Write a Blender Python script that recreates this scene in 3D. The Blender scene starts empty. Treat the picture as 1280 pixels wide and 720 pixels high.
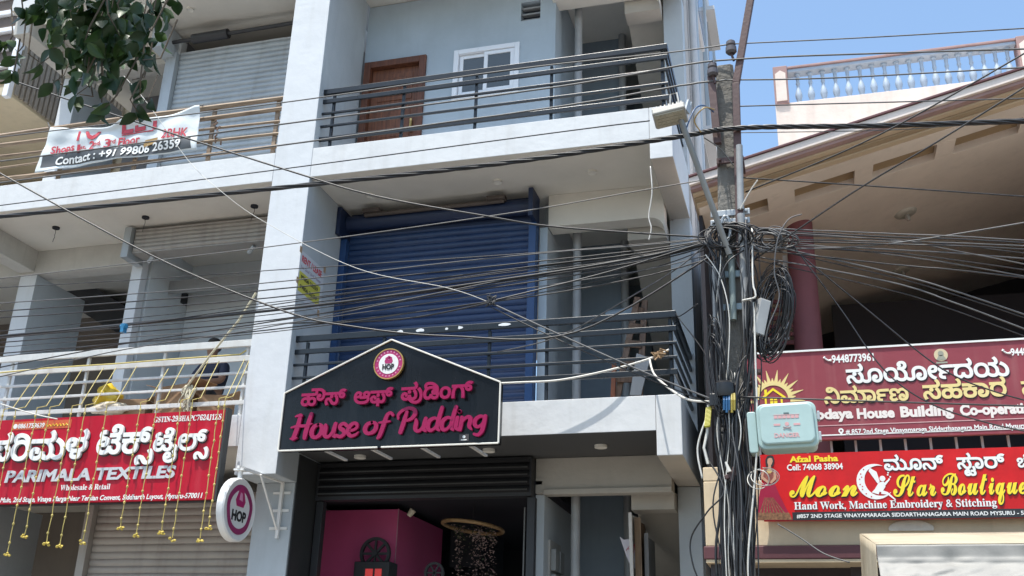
import bpy, bmesh, math, random, json, zlib, base64
from mathutils import Vector, Matrix, noise
sc = bpy.context.scene
C = sc.collection
rnd = random.Random(7)
R = math.radians

# ---------------------------------------------------------------- camera
FPX = 1282.22
PITCH, YAW, ROLL = R(21.70262), R(-16.35051), R(1.80173)
CAMP = Vector((0, 0, 1.6))
fw = Vector((math.sin(YAW) * math.cos(PITCH), math.cos(YAW) * math.cos(PITCH), math.sin(PITCH)))
ri0 = Vector((math.cos(YAW), -math.sin(YAW), 0))
up0 = ri0.cross(fw)
ri = math.cos(ROLL) * ri0 + math.sin(ROLL) * up0
up = -math.sin(ROLL) * ri0 + math.cos(ROLL) * up0
cd = bpy.data.cameras.new('camera')
cam = bpy.data.objects.new('camera', cd)
C.objects.link(cam)
m = Matrix((ri, up, -fw)).transposed().to_4x4()
m.translation = CAMP
cam.matrix_world = m
cd.sensor_width = 36
cd.lens = 36 * FPX / 1280
cd.clip_start = .05
cd.clip_end = 2000
sc.camera = cam

# ---------------------------------------------------------------- light
SUN = Vector((-0.5, -1.0, 3.5)).normalized()          # towards the sun
elev = math.asin(SUN.z)
world = bpy.data.worlds.new('World')
sc.world = world
world.use_nodes = True
nt = world.node_tree
sky = nt.nodes.new('ShaderNodeTexSky')
sky.sky_type = 'NISHITA'
sky.sun_disc = False
sky.sun_elevation = elev
sky.sun_rotation = math.atan2(SUN.x, SUN.y)
sky.air_density = 1.0
sky.dust_density = 2.2
sky.ozone_density = .7
bg = nt.nodes['Background']
bg.inputs['Strength'].default_value = .15
tint = nt.nodes.new('ShaderNodeMix'); tint.data_type = 'RGBA'; tint.blend_type = 'MULTIPLY'      # hazy tropical noon: a little less violet
tint.inputs[0].default_value = 1; tint.inputs[7].default_value = (.95, 1.055, 1.06, 1)
nt.links.new(sky.outputs[0], tint.inputs[6]); nt.links.new(tint.outputs[2], bg.inputs['Color'])
sl = bpy.data.lights.new('sun', 'SUN')
sl.energy = 3.3
sl.angle = R(.5)
sl.color = (1, .955, .88)
so = bpy.data.objects.new('sun', sl)
C.objects.link(so)
so.rotation_euler = SUN.to_track_quat('Z', 'Y').to_euler()
sc.view_settings.view_transform = 'Standard'
sc.view_settings.look = 'None'
sc.view_settings.gamma = 1
sc.view_settings.exposure = .9
sc.render.engine = 'CYCLES'
sc.cycles.max_bounces = 8
sc.cycles.diffuse_bounces = 5
sc.cycles.use_denoising = True

# ---------------------------------------------------------------- helpers
def ray(px, py):
    return ri * ((px - 640) / FPX) + up * ((360 - py) / FPX) + fw
def at(px, py, Y):
    d = ray(px, py)
    return CAMP + d * (Y / d.y)
def atX(px, py, X):
    d = ray(px, py)
    return CAMP + d * (X / d.x)
def atZ(px, py, Z):
    d = ray(px, py)
    return CAMP + d * ((Z - CAMP.z) / d.z)

LOC = {}
def thing(name, label, cat, loc, group=None):
    o = bpy.data.objects.new(name, None)
    C.objects.link(o)
    o.empty_display_size = .2
    o.location = loc
    LOC[o.name] = Vector(loc)
    o['label'] = label
    o['category'] = cat
    if group: o['group'] = group
    return o
def tag(o, label=None, cat=None, group=None, kind=None):
    if label: o['label'] = label
    if cat: o['category'] = cat
    if group: o['group'] = group
    if kind: o['kind'] = kind
    return o

class MB:
    def __init__(s):
        s.v, s.f, s.m = [], [], []
        s.cuts = []                # where each line of lettering starts
    def face(s, pts, mi=0):
        b = len(s.v)
        s.v += [Vector(p) for p in pts]
        s.f.append(tuple(range(b, b + len(pts))))
        s.m.append(mi)
    def box(s, x0, x1, y0, y1, z0, z1, mi=0, M=None):
        x0, x1 = sorted((x0, x1)); y0, y1 = sorted((y0, y1)); z0, z1 = sorted((z0, z1))
        p = [Vector((x, y, z)) for z in (z0, z1) for y in (y0, y1) for x in (x0, x1)]
        if M: p = [M @ q for q in p]
        b = len(s.v)
        s.v += p
        ms = mi if isinstance(mi, (list, tuple)) else [mi] * 6   # bottom, top, front(-y), back, left(-x), right(+x)
        for f, k in zip(((0, 2, 3, 1), (4, 5, 7, 6), (0, 1, 5, 4), (2, 6, 7, 3), (0, 4, 6, 2), (1, 3, 7, 5)), ms):
            s.f.append(tuple(b + i for i in f)); s.m.append(k)
        return s
    def prism(s, poly, d0, d1, fn, mi=0):
        """poly: list of 2d points; fn(u, v, d) -> 3d"""
        n = len(poly); b = len(s.v)
        s.v += [Vector(fn(u, v, d0)) for u, v in poly] + [Vector(fn(u, v, d1)) for u, v in poly]
        s.f.append(tuple(b + i for i in range(n))); s.m.append(mi)
        s.f.append(tuple(b + n + i for i in reversed(range(n)))); s.m.append(mi)
        for i in range(n):
            j = (i + 1) % n
            s.f.append((b + i, b + n + i, b + n + j, b + j)); s.m.append(mi)
        return s
    def tube(s, pts, r, n=6, mi=0, cap=True):
        pts = [Vector(p) for p in pts]
        rs = r if isinstance(r, (list, tuple)) else [r] * len(pts)
        ref = None; b0 = len(s.v)
        for i, p in enumerate(pts):
            t = (pts[min(i + 1, len(pts) - 1)] - pts[max(i - 1, 0)])
            if t.length < 1e-9: t = Vector((0, 0, 1))
            t.normalize()
            if ref is None:
                a = Vector((0, 0, 1)) if abs(t.z) < .9 else Vector((0, 1, 0))
                ref = t.cross(a).normalized()
            else:
                ref = (ref - t * ref.dot(t))
                if ref.length < 1e-6: ref = t.orthogonal()
                ref.normalize()
            w = t.cross(ref)
            for k in range(n):
                a = 2 * math.pi * k / n
                s.v.append(p + (ref * math.cos(a) + w * math.sin(a)) * rs[i])
        for i in range(len(pts) - 1):
            for k in range(n):
                q = (k + 1) % n
                s.f.append((b0 + i * n + k, b0 + i * n + q, b0 + (i + 1) * n + q, b0 + (i + 1) * n + k)); s.m.append(mi)
        if cap:
            s.f.append(tuple(b0 + k for k in reversed(range(n)))); s.m.append(mi)
            e = b0 + (len(pts) - 1) * n
            s.f.append(tuple(e + k for k in range(n))); s.m.append(mi)
        return s
    def bar(s, p, q, w, h=None, mi=0):
        p, q = Vector(p), Vector(q); h = h or w
        d = q - p; L = d.length; d.normalize()
        a = Vector((0, 0, 1)) if abs(d.z) < .95 else Vector((0, 1, 0))
        x = a.cross(d).normalized(); y = d.cross(x)
        M = Matrix((x, y, d)).transposed().to_4x4(); M.translation = p
        return s.box(-w / 2, w / 2, -h / 2, h / 2, 0, L, mi, M)
    def lathe(s, prof, n=16, M=None, mi=0):
        b = len(s.v)
        for r, z in prof:
            for k in range(n):
                a = 2 * math.pi * k / n
                p = Vector((r * math.cos(a), r * math.sin(a), z))
                s.v.append(M @ p if M else p)
        for i in range(len(prof) - 1):
            for k in range(n):
                q = (k + 1) % n
                s.f.append((b + i * n + k, b + i * n + q, b + (i + 1) * n + q, b + (i + 1) * n + k)); s.m.append(mi)
        s.f.append(tuple(b + k for k in reversed(range(n)))); s.m.append(mi)
        e = b + (len(prof) - 1) * n
        s.f.append(tuple(e + k for k in range(n))); s.m.append(mi)
        return s
    def grid(s, fn, nu, nv, mi=0, uv=None):
        b = len(s.v)
        for j in range(nv + 1):
            for i in range(nu + 1):
                s.v.append(Vector(fn(i / nu, j / nv)))
        for j in range(nv):
            for i in range(nu):
                k = b + j * (nu + 1) + i
                s.f.append((k, k + 1, k + nu + 2, k + nu + 1)); s.m.append(mi)
        return s
    def build(s, name, mats, parent=None, smooth=False, bevel=0, origin=None, solid=0):
        if not isinstance(mats, (list, tuple)): mats = [mats]
        if len(s.cuts) > 1:        # one object per line of lettering
            ends = s.cuts[1:] + [(len(s.v), len(s.f))]
            for k, ((v0, f0), (v1, f1)) in enumerate(zip(s.cuts, ends)):
                if k == 0: v0 = f0 = 0
                q = MB(); q.v = s.v[v0:v1]; q.f = [tuple(i - v0 for i in f) for f in s.f[f0:f1]]; q.m = s.m[f0:f1]
                o = q.build(name, mats, parent, smooth, bevel, origin, solid)
            return o
        me = bpy.data.meshes.new(name)
        if parent:
            off = LOC[parent.name]
            loc = Vector((0, 0, 0))
        else:
            if origin is None:
                xs = [v.x for v in s.v]; ys = [v.y for v in s.v]; zs = [v.z for v in s.v]
                origin = Vector(((min(xs) + max(xs)) / 2, (min(ys) + max(ys)) / 2, min(zs)))
            off = Vector(origin); loc = off
        me.from_pydata([tuple(v - off) for v in s.v], [], s.f)
        for mt in mats: me.materials.append(mt)
        me.polygons.foreach_set('material_index', s.m)
        me.validate()
        bm = bmesh.new(); bm.from_mesh(me)
        bmesh.ops.recalc_face_normals(bm, faces=bm.faces)
        bm.to_mesh(me); bm.free()
        if smooth:
            me.polygons.foreach_set('use_smooth', [True] * len(me.polygons))
            if smooth != 'full': me.set_sharp_from_angle(angle=R(40))
        o = bpy.data.objects.new(name, me)
        C.objects.link(o)
        o.location = loc
        if parent: o.parent = parent
        LOC[o.name] = off
        if bevel:
            bv = o.modifiers.new('bevel', 'BEVEL'); bv.width = bevel; bv.segments = 2; bv.limit_method = 'ANGLE'
        if solid:
            sm = o.modifiers.new('solid', 'SOLIDIFY'); sm.thickness = solid; sm.offset = 0
        return o

# ---------------------------------------------------------------- materials
def mat(name, col, rough=.7, var=.12, scale=1.5, bump=.0, bscale=30, metal=0, streak=0, stain=None, spec=.5, coat=0, trans=0):
    if name in bpy.data.materials: return bpy.data.materials[name]
    mt = bpy.data.materials.new(name)
    mt.use_nodes = True
    t = mt.node_tree; N = t.nodes.new; L = t.links.new
    b = t.nodes['Principled BSDF']
    b.inputs['Roughness'].default_value = rough
    b.inputs['Metallic'].default_value = metal
    b.inputs['Specular IOR Level'].default_value = spec
    if coat: b.inputs['Coat Weight'].default_value = coat
    tc = N('ShaderNodeTexCoord')
    n1 = N('ShaderNodeTexNoise'); n1.inputs['Scale'].default_value = scale; n1.inputs['Detail'].default_value = 6; n1.inputs['Roughness'].default_value = .62
    L(tc.outputs['Object'], n1.inputs['Vector'])
    mr = N('ShaderNodeMapRange'); mr.inputs['From Min'].default_value = .28; mr.inputs['From Max'].default_value = .72
    mr.inputs['To Min'].default_value = 1 - var; mr.inputs['To Max'].default_value = 1 + var * .6
    L(n1.outputs['Fac'], mr.inputs['Value'])
    mx = N('ShaderNodeMix'); mx.data_type = 'RGBA'; mx.blend_type = 'MULTIPLY'; mx.inputs['Factor'].default_value = 1
    mx.inputs[6].default_value = (*col, 1)
    L(mr.outputs[0], mx.inputs[7])
    out = mx.outputs[2]
    if streak or stain:
        mp = N('ShaderNodeMapping'); mp.inputs['Scale'].default_value = (7, 7, .7)
        L(tc.outputs['Object'], mp.inputs['Vector'])
        n2 = N('ShaderNodeTexNoise'); n2.inputs['Scale'].default_value = 1.3; n2.inputs['Detail'].default_value = 5
        L(mp.outputs[0], n2.inputs['Vector'])
        m2 = N('ShaderNodeMapRange'); m2.inputs['From Min'].default_value = .52; m2.inputs['From Max'].default_value = .78
        m2.inputs['To Min'].default_value = 0; m2.inputs['To Max'].default_value = streak or .4
        L(n2.outputs['Fac'], m2.inputs['Value'])
        x2 = N('ShaderNodeMix'); x2.data_type = 'RGBA'
        x2.inputs[7].default_value = (*(stain or [c * .45 for c in col]), 1)
        L(m2.outputs[0], x2.inputs[0]); L(out, x2.inputs[6])
        out = x2.outputs[2]
    L(out, b.inputs['Base Color'])
    # roughness breaks up too
    r2 = N('ShaderNodeMapRange'); r2.inputs['To Min'].default_value = max(rough - .12, .03); r2.inputs['To Max'].default_value = min(rough + .12, 1)
    L(n1.outputs['Fac'], r2.inputs['Value']); L(r2.outputs[0], b.inputs['Roughness'])
    if bump:
        n3 = N('ShaderNodeTexNoise'); n3.inputs['Scale'].default_value = bscale; n3.inputs['Detail'].default_value = 4
        L(tc.outputs['Object'], n3.inputs['Vector'])
        bp = N('ShaderNodeBump'); bp.inputs['Strength'].default_value = bump; bp.inputs['Distance'].default_value = .02
        L(n3.outputs['Fac'], bp.inputs['Height']); L(bp.outputs[0], b.inputs['Normal'])
    if trans:
        tr = N('ShaderNodeBsdfTranslucent'); L(out, tr.inputs['Color'])
        ms = N('ShaderNodeMixShader'); ms.inputs[0].default_value = trans
        o = t.nodes['Material Output']
        L(b.outputs[0], ms.inputs[1]); L(tr.outputs[0], ms.inputs[2]); L(ms.outputs[0], o.inputs['Surface'])
    return mt
def emit(name, col, s):
    mt = bpy.data.materials.new(name); mt.use_nodes = True
    b = mt.node_tree.nodes['Principled BSDF']
    b.inputs['Base Color'].default_value = (*col, 1)
    b.inputs['Emission Color'].default_value = (*col, 1); b.inputs['Emission Strength'].default_value = s
    return mt
def glass(name, col=(.05, .06, .07), rough=.08):
    return mat(name, col, rough, .1, 1, spec=.6)
def wood(name, c0, c1, axis=2, sc_=6):
    if name in bpy.data.materials: return bpy.data.materials[name]
    mt = bpy.data.materials.new(name); mt.use_nodes = True
    t = mt.node_tree; N = t.nodes.new; L = t.links.new; b = t.nodes['Principled BSDF']
    tc = N('ShaderNodeTexCoord'); mp = N('ShaderNodeMapping')
    s = [sc_ * 3] * 3; s[axis] = sc_ * .25
    mp.inputs['Scale'].default_value = s
    L(tc.outputs['Object'], mp.inputs['Vector'])
    n = N('ShaderNodeTexNoise'); n.inputs['Scale'].default_value = 2; n.inputs['Detail'].default_value = 8; n.inputs['Distortion'].default_value = .6
    L(mp.outputs[0], n.inputs['Vector'])
    cr = N('ShaderNodeValToRGB'); cr.color_ramp.elements[0].position = .3; cr.color_ramp.elements[1].position = .7
    cr.color_ramp.elements[0].color = (*c0, 1); cr.color_ramp.elements[1].color = (*c1, 1)
    L(n.outputs['Fac'], cr.inputs[0]); L(cr.outputs[0], b.inputs['Base Color'])
    bp = N('ShaderNodeBump'); bp.inputs['Strength'].default_value = .25; bp.inputs['Distance'].default_value = .01
    L(n.outputs['Fac'], bp.inputs['Height']); L(bp.outputs[0], b.inputs['Normal'])
    b.inputs['Roughness'].default_value = .55
    return mt

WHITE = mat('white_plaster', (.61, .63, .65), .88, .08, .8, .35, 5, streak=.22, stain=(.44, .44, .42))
FASCIA = mat('white_fascia_plaster', (.63, .64, .645), .88, .08, .8, .4, 5, streak=.28, stain=(.43, .42, .40))
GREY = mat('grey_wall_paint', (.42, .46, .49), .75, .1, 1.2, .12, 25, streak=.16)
GREYB = mat('blue_grey_wall_paint', (.40, .47, .53), .7, .12, 1.2, .1, 25, streak=.12)
GREYD = mat('dim_grey_plaster', (.30, .31, .32), .8, .15, 1.5, .15, 20, streak=.2)
SOFFIT = mat('cream_soffit_paint', (.66, .63, .57), .8, .1, 1.1, .12, 18, streak=.0)
BEIGE = mat('beige_plaster', (.43, .405, .365), .85, .14, 1.4, .15, 18, streak=.1)
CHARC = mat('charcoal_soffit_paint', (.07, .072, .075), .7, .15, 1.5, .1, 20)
BLACKP = mat('black_paint', (.022, .023, .027), .5, .2, 2, .08, 20)
DARK = mat('dark_interior_paint', (.02, .022, .03), .8, .2, 1)
RAILB = mat('charcoal_rail_enamel', (.014, .018, .023), .3, .2, 4, .03, 40, spec=.4)
RAILW = mat('grey_white_rail_enamel', (.60, .60, .58), .4, .15, 4, .04, 40, streak=.3, stain=(.3, .22, .16))
BLUE = mat('navy_blue_shutter_paint', (.012, .036, .105), .42, .25, 1.5, .05, 30, streak=.25, stain=(.03, .06, .13))
BLUED = mat('dark_blue_shutter_paint', (.010, .022, .065), .5, .2, 1.5)
GALV = mat('galvanised_steel', (.40, .43, .45), .45, .16, 2, .05, 30, metal=.25, streak=.35, stain=(.22, .21, .19))
GALVB = mat('brown_grey_steel', (.35, .325, .30), .5, .16, 2, .05, 30, metal=.2, streak=.4, stain=(.16, .14, .12))
DOORW = wood('brown_teak', (.10, .035, .018), (.23, .085, .04), 2)
BAMBOO = wood('weathered_timber', (.13, .085, .055), (.34, .25, .17), 0)
PVC = mat('white_pvc', (.50, .52, .54), .35, .12, 3, streak=.2)
STEELW = mat('white_powder_steel', (.72, .71, .69), .4, .1, 4)
FRAMEW = mat('white_upvc', (.78, .80, .84), .3, .05, 4)
GLASSD = glass('dark_window_glass', (.06, .075, .085))
CONC = mat('weathered_concrete', (.18, .17, .152), .9, .3, 5, .7, 30, streak=.5, stain=(.10, .085, .07))
CABK = mat('black_cable_sheath', (.018, .018, .02), .42, .3, 12)
CABG = mat('grey_cable_sheath', (.09, .09, .093), .5, .3, 12)
CABW = mat('white_cable_sheath', (.62, .60, .55), .45, .2, 12)
ALU = mat('bare_aluminium_wire', (.15, .147, .143), .55, .25, 12, metal=.5)
LAMPD = mat('frosted_downlight', (.70, .68, .62), .4, .05, 4)
# ================================================================ setting
g = MB(); g.face([(-300, -300, 0), (300, -300, 0), (300, 400, 0), (-300, 400, 0)])
tag(g.build('ground', mat('dusty_earth', (.22, .19, .155), .95, .3, .3, .4, 8), origin=(0, 0, 0)), kind='structure')
g = MB(); g.face([(-150, -3.6, .004), (150, -3.6, .004), (150, 7.4, .004), (-150, 7.4, .004)])
tag(g.build('road', mat('worn_asphalt', (.125, .12, .112), .9, .3, .6, .4, 60), origin=(0, 2, 0)), kind='structure')
g = MB(); g.box(-60, 60, 7.4, 7.55, -.1, .15); g.box(-60, 60, 7.55, 10.9, -.1, .144)
tag(g.build('pavement', mat('pavement_concrete', (.36, .33, .29), .9, .25, 1.2, .3, 30), bevel=.01, origin=(0, 9, 0)), kind='structure')

F = 10.2                     # plane of the shop fronts
XL, XR = -5.66, -1.16        # the middle bay: right edge of the pillar, right edge of the building
B1, T1 = 4.15, 4.52          # first slab
B2, T2 = 7.53, 7.94          # second slab
B3, T3 = 10.95, 11.36        # third slab
BW = 11.35                   # back of the balconies

def corr(mb, x0, x1, z0, z1, Y, pitch, depth=.014, mi=0):
    """roller shutter curtain: a real corrugated sheet"""
    prof = [(0, 0), (.55, .12), (.9, .3), (1, .5), (.9, .7), (.55, .88), (0, .96)]
    pts = []
    n = int(math.ceil((z1 - z0) / pitch))
    for i in range(n):
        o = rnd.uniform(-.0025, .0025)                # no two slats hang quite alike
        for d, t in prof:
            z = z0 + (i + t) * pitch
            if z < z1: pts.append((Y - d * depth + o, z, i))
    b = len(mb.v); nx = 22
    for y, z, i in pts:
        for k in range(nx + 1):
            x = x0 + (x1 - x0) * k / nx
            dent = .007 * noise.noise(Vector((x * 1.5, z * 1.2, Y))) + .003 * noise.noise(Vector((x * 4, i * 1.7, Y)))
            mb.v.append(Vector((x, y + dent, z + .006 * noise.noise(Vector((x * 1.1, i * .6, Y + 5))))))
    for i in range(len(pts) - 1):
        for k in range(nx):
            a = b + i * (nx + 1) + k
            mb.f.append((a, a + 1, a + nx + 2, a + nx + 1)); mb.m.append(mi)

def railing(parent, name, pts_x, y, zs, hs, posts, mt, ret=None, post_w=.035, thick=.04):
    """horizontal rails at heights zs between x0, x1; each rail and post a sub-part"""
    x0, x1 = pts_x
    r = MB()
    z, h = zs[0], hs[0]
    r.box(x0, x1, y - thick / 2, y + thick / 2, z - h / 2, z + h / 2)
    if ret: r.box(x1 - .05, x1, y + thick / 2 + .001, ret, z - h / 2, z + h / 2)
    ro = r.build(name, mt, parent, bevel=.005)
    for z, h in zip(zs[1:], hs[1:]):
        q = MB(); q.box(x0, x1, y - .014, y + .014, z - h / 2, z + h / 2)
        if ret: q.box(x1 - .035, x1 - .005, y + .016, ret, z - h / 2, z + h / 2)
        q.build('rail', mt, ro, bevel=.004)
    for px, z0 in posts:
        q = MB(); q.box(px - post_w / 2, px + post_w / 2, y + .016, y + .016 + post_w, z0, zs[0] - hs[0] / 2 - .002)
        q.build('post', mt, ro, bevel=.004)
    return ro

# ================================================================ middle building
bld = thing('shop_building', 'white and grey three storey shop building with blue shutter and black railings', 'building', (-3.4, 13, 0))
# the fin pillar that hangs over the pavement, white front and grey flank
p = MB()
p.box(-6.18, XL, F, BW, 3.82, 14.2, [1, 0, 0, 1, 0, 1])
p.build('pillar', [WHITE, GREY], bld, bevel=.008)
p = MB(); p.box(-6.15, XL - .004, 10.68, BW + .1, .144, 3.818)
p.build('lower_pillar', GREY, bld, bevel=.006)
# slabs: white fascia, cream soffit, dark soffit over the shop
def slab(z0, z1, soff, name):
    s = MB()
    s.box(XL + .002, -1.422, F, F + .14, z0, z1, [1, 0, 0, 0, 0, 0])
    s.box(XL + .002, -1.422, F + .141, 18, z0 + .012, z1 - .004, [1, 0, 0, 0, 0, 0])
    o = s.build(name, [FASCIA, soff], bld, bevel=.006)
    s = MB()
    s.box(-1.42, XR, F - .002, 11.83, z0 - .26, z1 + .001, [1, 0, 0, 1, 1, 2])
    s.build('side_beam', [FASCIA, BEIGE, GREYB], bld, bevel=.008)
    return o
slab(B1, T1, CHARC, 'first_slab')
slab(B2, T2, SOFFIT, 'second_slab')
slab(B3, T3, SOFFIT, 'third_slab')
s = MB()
s.box(XL + .01, XR, F + .2, 18, 14.2, 14.6); s.build('roof', WHITE, bld)
# columns at the back right corner and the flank wall seen past them
for z0, z1 in ((.144, 3.89), (T1, 7.268), (T2, 10.688), (T3, 14.2)):
    c = MB(); c.box(-1.42, XR - .002, 11.84, 12.1, z0, z1 + .0, [0, 0, 0, 0, 0, 1]); c.build('column', [GREY, GREYB], bld, bevel=.006)
# flank wall with three shallow panels and windows
w = MB()
w.box(-1.40, XR, 12.102, 19.5, .1, 14.2)
w.build('side_wall', mat('stained_side_wall', (.50, .50, .49), .85, .2, .8, .2, 16, streak=.45, stain=(.28, .25, .21)), bld)
for yy in (13.4, 15.2, 17.2):
    q = MB(); q.box(XR + .002, XR + .07, yy, yy + .22, .2, 14.1); q.build('side_pilaster', GREYB, bld, bevel=.006)
for z in (8.3, 11.9):
    for yy in (13.9, 15.8):
        q = MB(); q.box(XR + .002, XR + .05, yy, yy + 1.1, z, z + 1.3, 0); fo = q.build('side_window', FRAMEW, bld)
        q = MB(); q.box(XR + .051, XR + .056, yy + .07, yy + 1.03, z + .07, z + 1.23); q.build('pane', GLASSD, fo)
        q = MB(); q.box(XR + .002, XR + .2, yy - .1, yy + 1.2, z + 1.36, z + 1.44); q.build('sunshade', WHITE, bld)
for yy, r in ((12.6, .05), (12.85, .035)):
    q = MB(); q.tube([(XR + .07, yy, .2), (XR + .07, yy, 14.1)], r, 10); q.build('drain_pipe', PVC, bld, smooth=True)

# ---- shop front (ground floor)
s = MB(); s.box(XL + .002, XL + .012, 10.7, 11.26, .144, B1 - .002); s.build('black_jamb', mat('black_jamb_paint', (.03, .032, .034), .6, .2, 2), bld)
s = MB()
s.box(-5.64, -2.98, 11.17, 11.32, 3.70, 4.14, 1)
corr(s, -5.6, -3.0, 3.74, 4.13, 11.165, .085, .018)
hood = s.build('rolled_shutter', [mat('sooty_shutter_paint', (.010, .010, .012), .65, .2, 2, spec=.25), BLACKP], bld, smooth=True)
q = MB()
for z in (3.76, 3.845, 3.93, 4.015): q.box(-5.6, -3.02, 11.128, 11.14, z, z + .014)
q.build('shutter_edge', mat('worn_steel_edge', (.07, .07, .07), .4, .3, 6, metal=.4), hood)
for x in (-5.63, -3.03):
    q = MB(); q.box(x, x + .09, 11.2, 11.3, .144, 3.69); q.build('shutter_guide', BLACKP, bld, bevel=.004)
# inside of the shop: dark ceiling, magenta walls
MAG = mat('magenta_wall_paint', (.55, .08, .22), .55, .12, 1.5, .05, 20)
s = MB(); s.box(-6.4, -2.9, 11.36, 17, 3.86, 3.9); s.build('shop_ceiling', DARK, bld)
s = MB(); s.box(-6.38, -5.02, 12.3, 12.42, .15, 3.775); s.box(-5.14, -5.02, 12.422, 14.0, .15, 3.775); s.build('magenta_wall', MAG, bld)
s = MB(); s.box(-6.5, -6.39, 11.46, 17, .15, 3.86); s.box(-6.38, -2.93, 16.8, 17, .15, 3.86); s.box(-5.0, -4.55, 14.3, 15.5, 3.3, 3.85)
s.build('shop_inner_wall', DARK, bld)
s = MB(); s.box(-6.38, -3.0, 11.46, 16.8, .15, .18); s.build('shop_floor', mat('dark_tile', (.06, .055, .05), .3, .2, 2), bld)
q = MB(); q.tube([(-5.02, 12.296, 3.78), (-5.02, 12.296, 2.6)], .008, 6); q.build('conduit', mat('pink_conduit', (.45, .2, .27), .5), bld)
q = MB(); q.lathe([(.0, 0), (.03, 0), (.045, .09), (.0, .1)], 12, Matrix.Translation((-4.72, 11.9, 3.62)) @ Matrix.Rotation(R(35), 4, 'Y')); q.build('track_light', mat('pale_track_light', (.5, .45, .35), .5), bld, smooth=True)
q = MB(); q.box(-3.1, -3.085, 11.33, 11.345, .2, 3.6); q.build('glass_edge', ALU, bld)

# ---- first floor: blue shutter bay
s = MB(); s.box(-2.99, -2.885, BW, 14.6, T1, 7.098, [0, 0, 1, 0, 0, 0]); s.box(-2.99, -2.885, 11.601, 14.6, 7.099, B2 + .01); s.box(-2.99, -2.885, 11.42, 14.6, .15, 3.755)
s.build('stair_wall', [GREY, GREYB], bld, bevel=.005)
s = MB(); corr(s, -5.56, -3.10, T1 + .01, 7.2, 11.30, .085, .016)
sh = s.build('blue_shutter', BLUE, bld, smooth=True)
for x0_, x1_ in ((-5.655, -5.57), (-3.095, -3.0)):
    q = MB(); q.box(x0_, x1_, 11.2, 11.36, T1 + .002, 7.12); q.build('guide', mat('blue_guide_paint', (.013, .05, .15), .4, .2, 3), sh, bevel=.004)
for x0_, x1_ in ((-5.655, -5.60), (-3.06, -3.0)):
    q = MB(); q.box(x0_, x1_, 11.02, 11.36, 7.125, 7.51); q.build('side_plate', BLUED, sh, bevel=.004)
q = MB(); q.tube([(-5.59, 11.26, 7.36), (-3.07, 11.26, 7.36)], .105, 20); q.box(-5.59, -3.07, 11.33, 11.36, 7.1, 7.53)
q.build('roll', BLUED, sh, smooth=True)
q = MB(); q.tube([(-5.3, 11.12, 7.40), (-3.4, 11.12, 7.41)], .028, 10)
for x in (-5.2, -3.5): q.box(x - .12, x + .12, 11.06, 11.16, 7.42, 7.47)
q.build('spring_shaft', mat('rusty_shaft', (.09, .07, .06), .6, .3, 5), sh, smooth=True)
# beams over the stair bay, rounded haunch
def haunch(z0, z1, y0, y1, mt, lip=False):
    r = .18; pts = [(-2.88, z1), (-2.88, z0), (-1.425 - r, z0)]
    for i in range(1, 8):
        a = math.pi / 2 * i / 7
        pts.append((-1.425 - r + r * math.sin(a), z0 - r + r * math.cos(a)))
    pts += [(-1.425, z1)]
    b = MB(); b.prism(pts, y0, y1, lambda u, v, d: (u, d, v)); return b.build('beam', mt, bld, bevel=.004)
haunch(7.10, B2 + .01, BW, BW + .25, SOFFIT)
haunch(10.55, B3 + .01, BW, BW + .25, SOFFIT)
b = MB(); b.box(-2.98, -1.424, 11.36, 11.6, 3.76, 4.16); b.box(-2.88, -1.424, 11.33, 11.359, 3.74, 3.80); b.build('beam', BEIGE, bld, bevel=.006)

# ---- stair bay behind (all floors)
for z0, z1 in ((.15, B1), (T1, B2), (T2, B3), (T3, 14.2)):
    s = MB(); s.box(-2.9, -1.43, 14.6, 14.75, z0, z1 + .01); s.build('stair_back_wall', GREYB, bld)
    s = MB(); s.box(-2.88, -2.2, 13.0, 13.15, z0, z1 + .01); s.build('stair_cross_wall', mat('slate_stair_paint', (.20, .25, .30), .7, .15, 1.5, streak=.2), bld)
    for x, y in ((-2.60, 11.78), (-2.18, 12.92)):
        q = MB(); q.tube([(x, y, z0), (x, y, z1)], .055, 12); q.build('drain_pipe', mat('shaded_pipe', (.34, .35, .36), .45, .2, 3, streak=.3), bld, smooth=True)  # PVC colour darkened for the bay's shade, plus dirt streaks
    q = MB(); q.box(-2.06, -1.5, 14.55, 14.6, z1 - 1.15, z1 - .55); wo = q.build('stair_window', mat('dark_louvre', (.03, .035, .04), .5), bld)
    q = MB()
    for k in range(7): q.box(-2.04, -1.52, 14.52, 14.548, z1 - 1.12 + k * .08, z1 - 1.09 + k * .08)
    q.build('louvre', GREYD, wo)
def flight(zt, zb, mt=BEIGE):
    """stair flight rising towards the street: its soffit and stepped top"""
    pts = [(11.9, zt - .02), (14.3, zb), (14.3, zb + .14)]
    n = 9
    for i in range(n):
        y = 14.3 - (i + 1) * 2.4 / n; z = zb + .14 + (i + .6) * (zt - zb) / n
        pts += [(y + 2.4 / n, z), (y, z)]
    b = MB(); b.prism(pts, -1.92, -1.435, lambda u, v, d: (d, u, v)); b.build('stair_flight', mt, bld)
    b = MB(); b.box(-1.92, -1.435, 11.62, 11.898, zt - .14, zt + .06); b.build('stair_landing', mt, bld)
flight(7.08, 5.9); flight(10.5, 9.2); flight(3.74, 2.5, BEIGE)
s = MB(); s.box(-1.44, -1.425, 12.1, 14.6, .15, 14.1); s.build('stair_inner_wall', BEIGE, bld)

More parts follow.
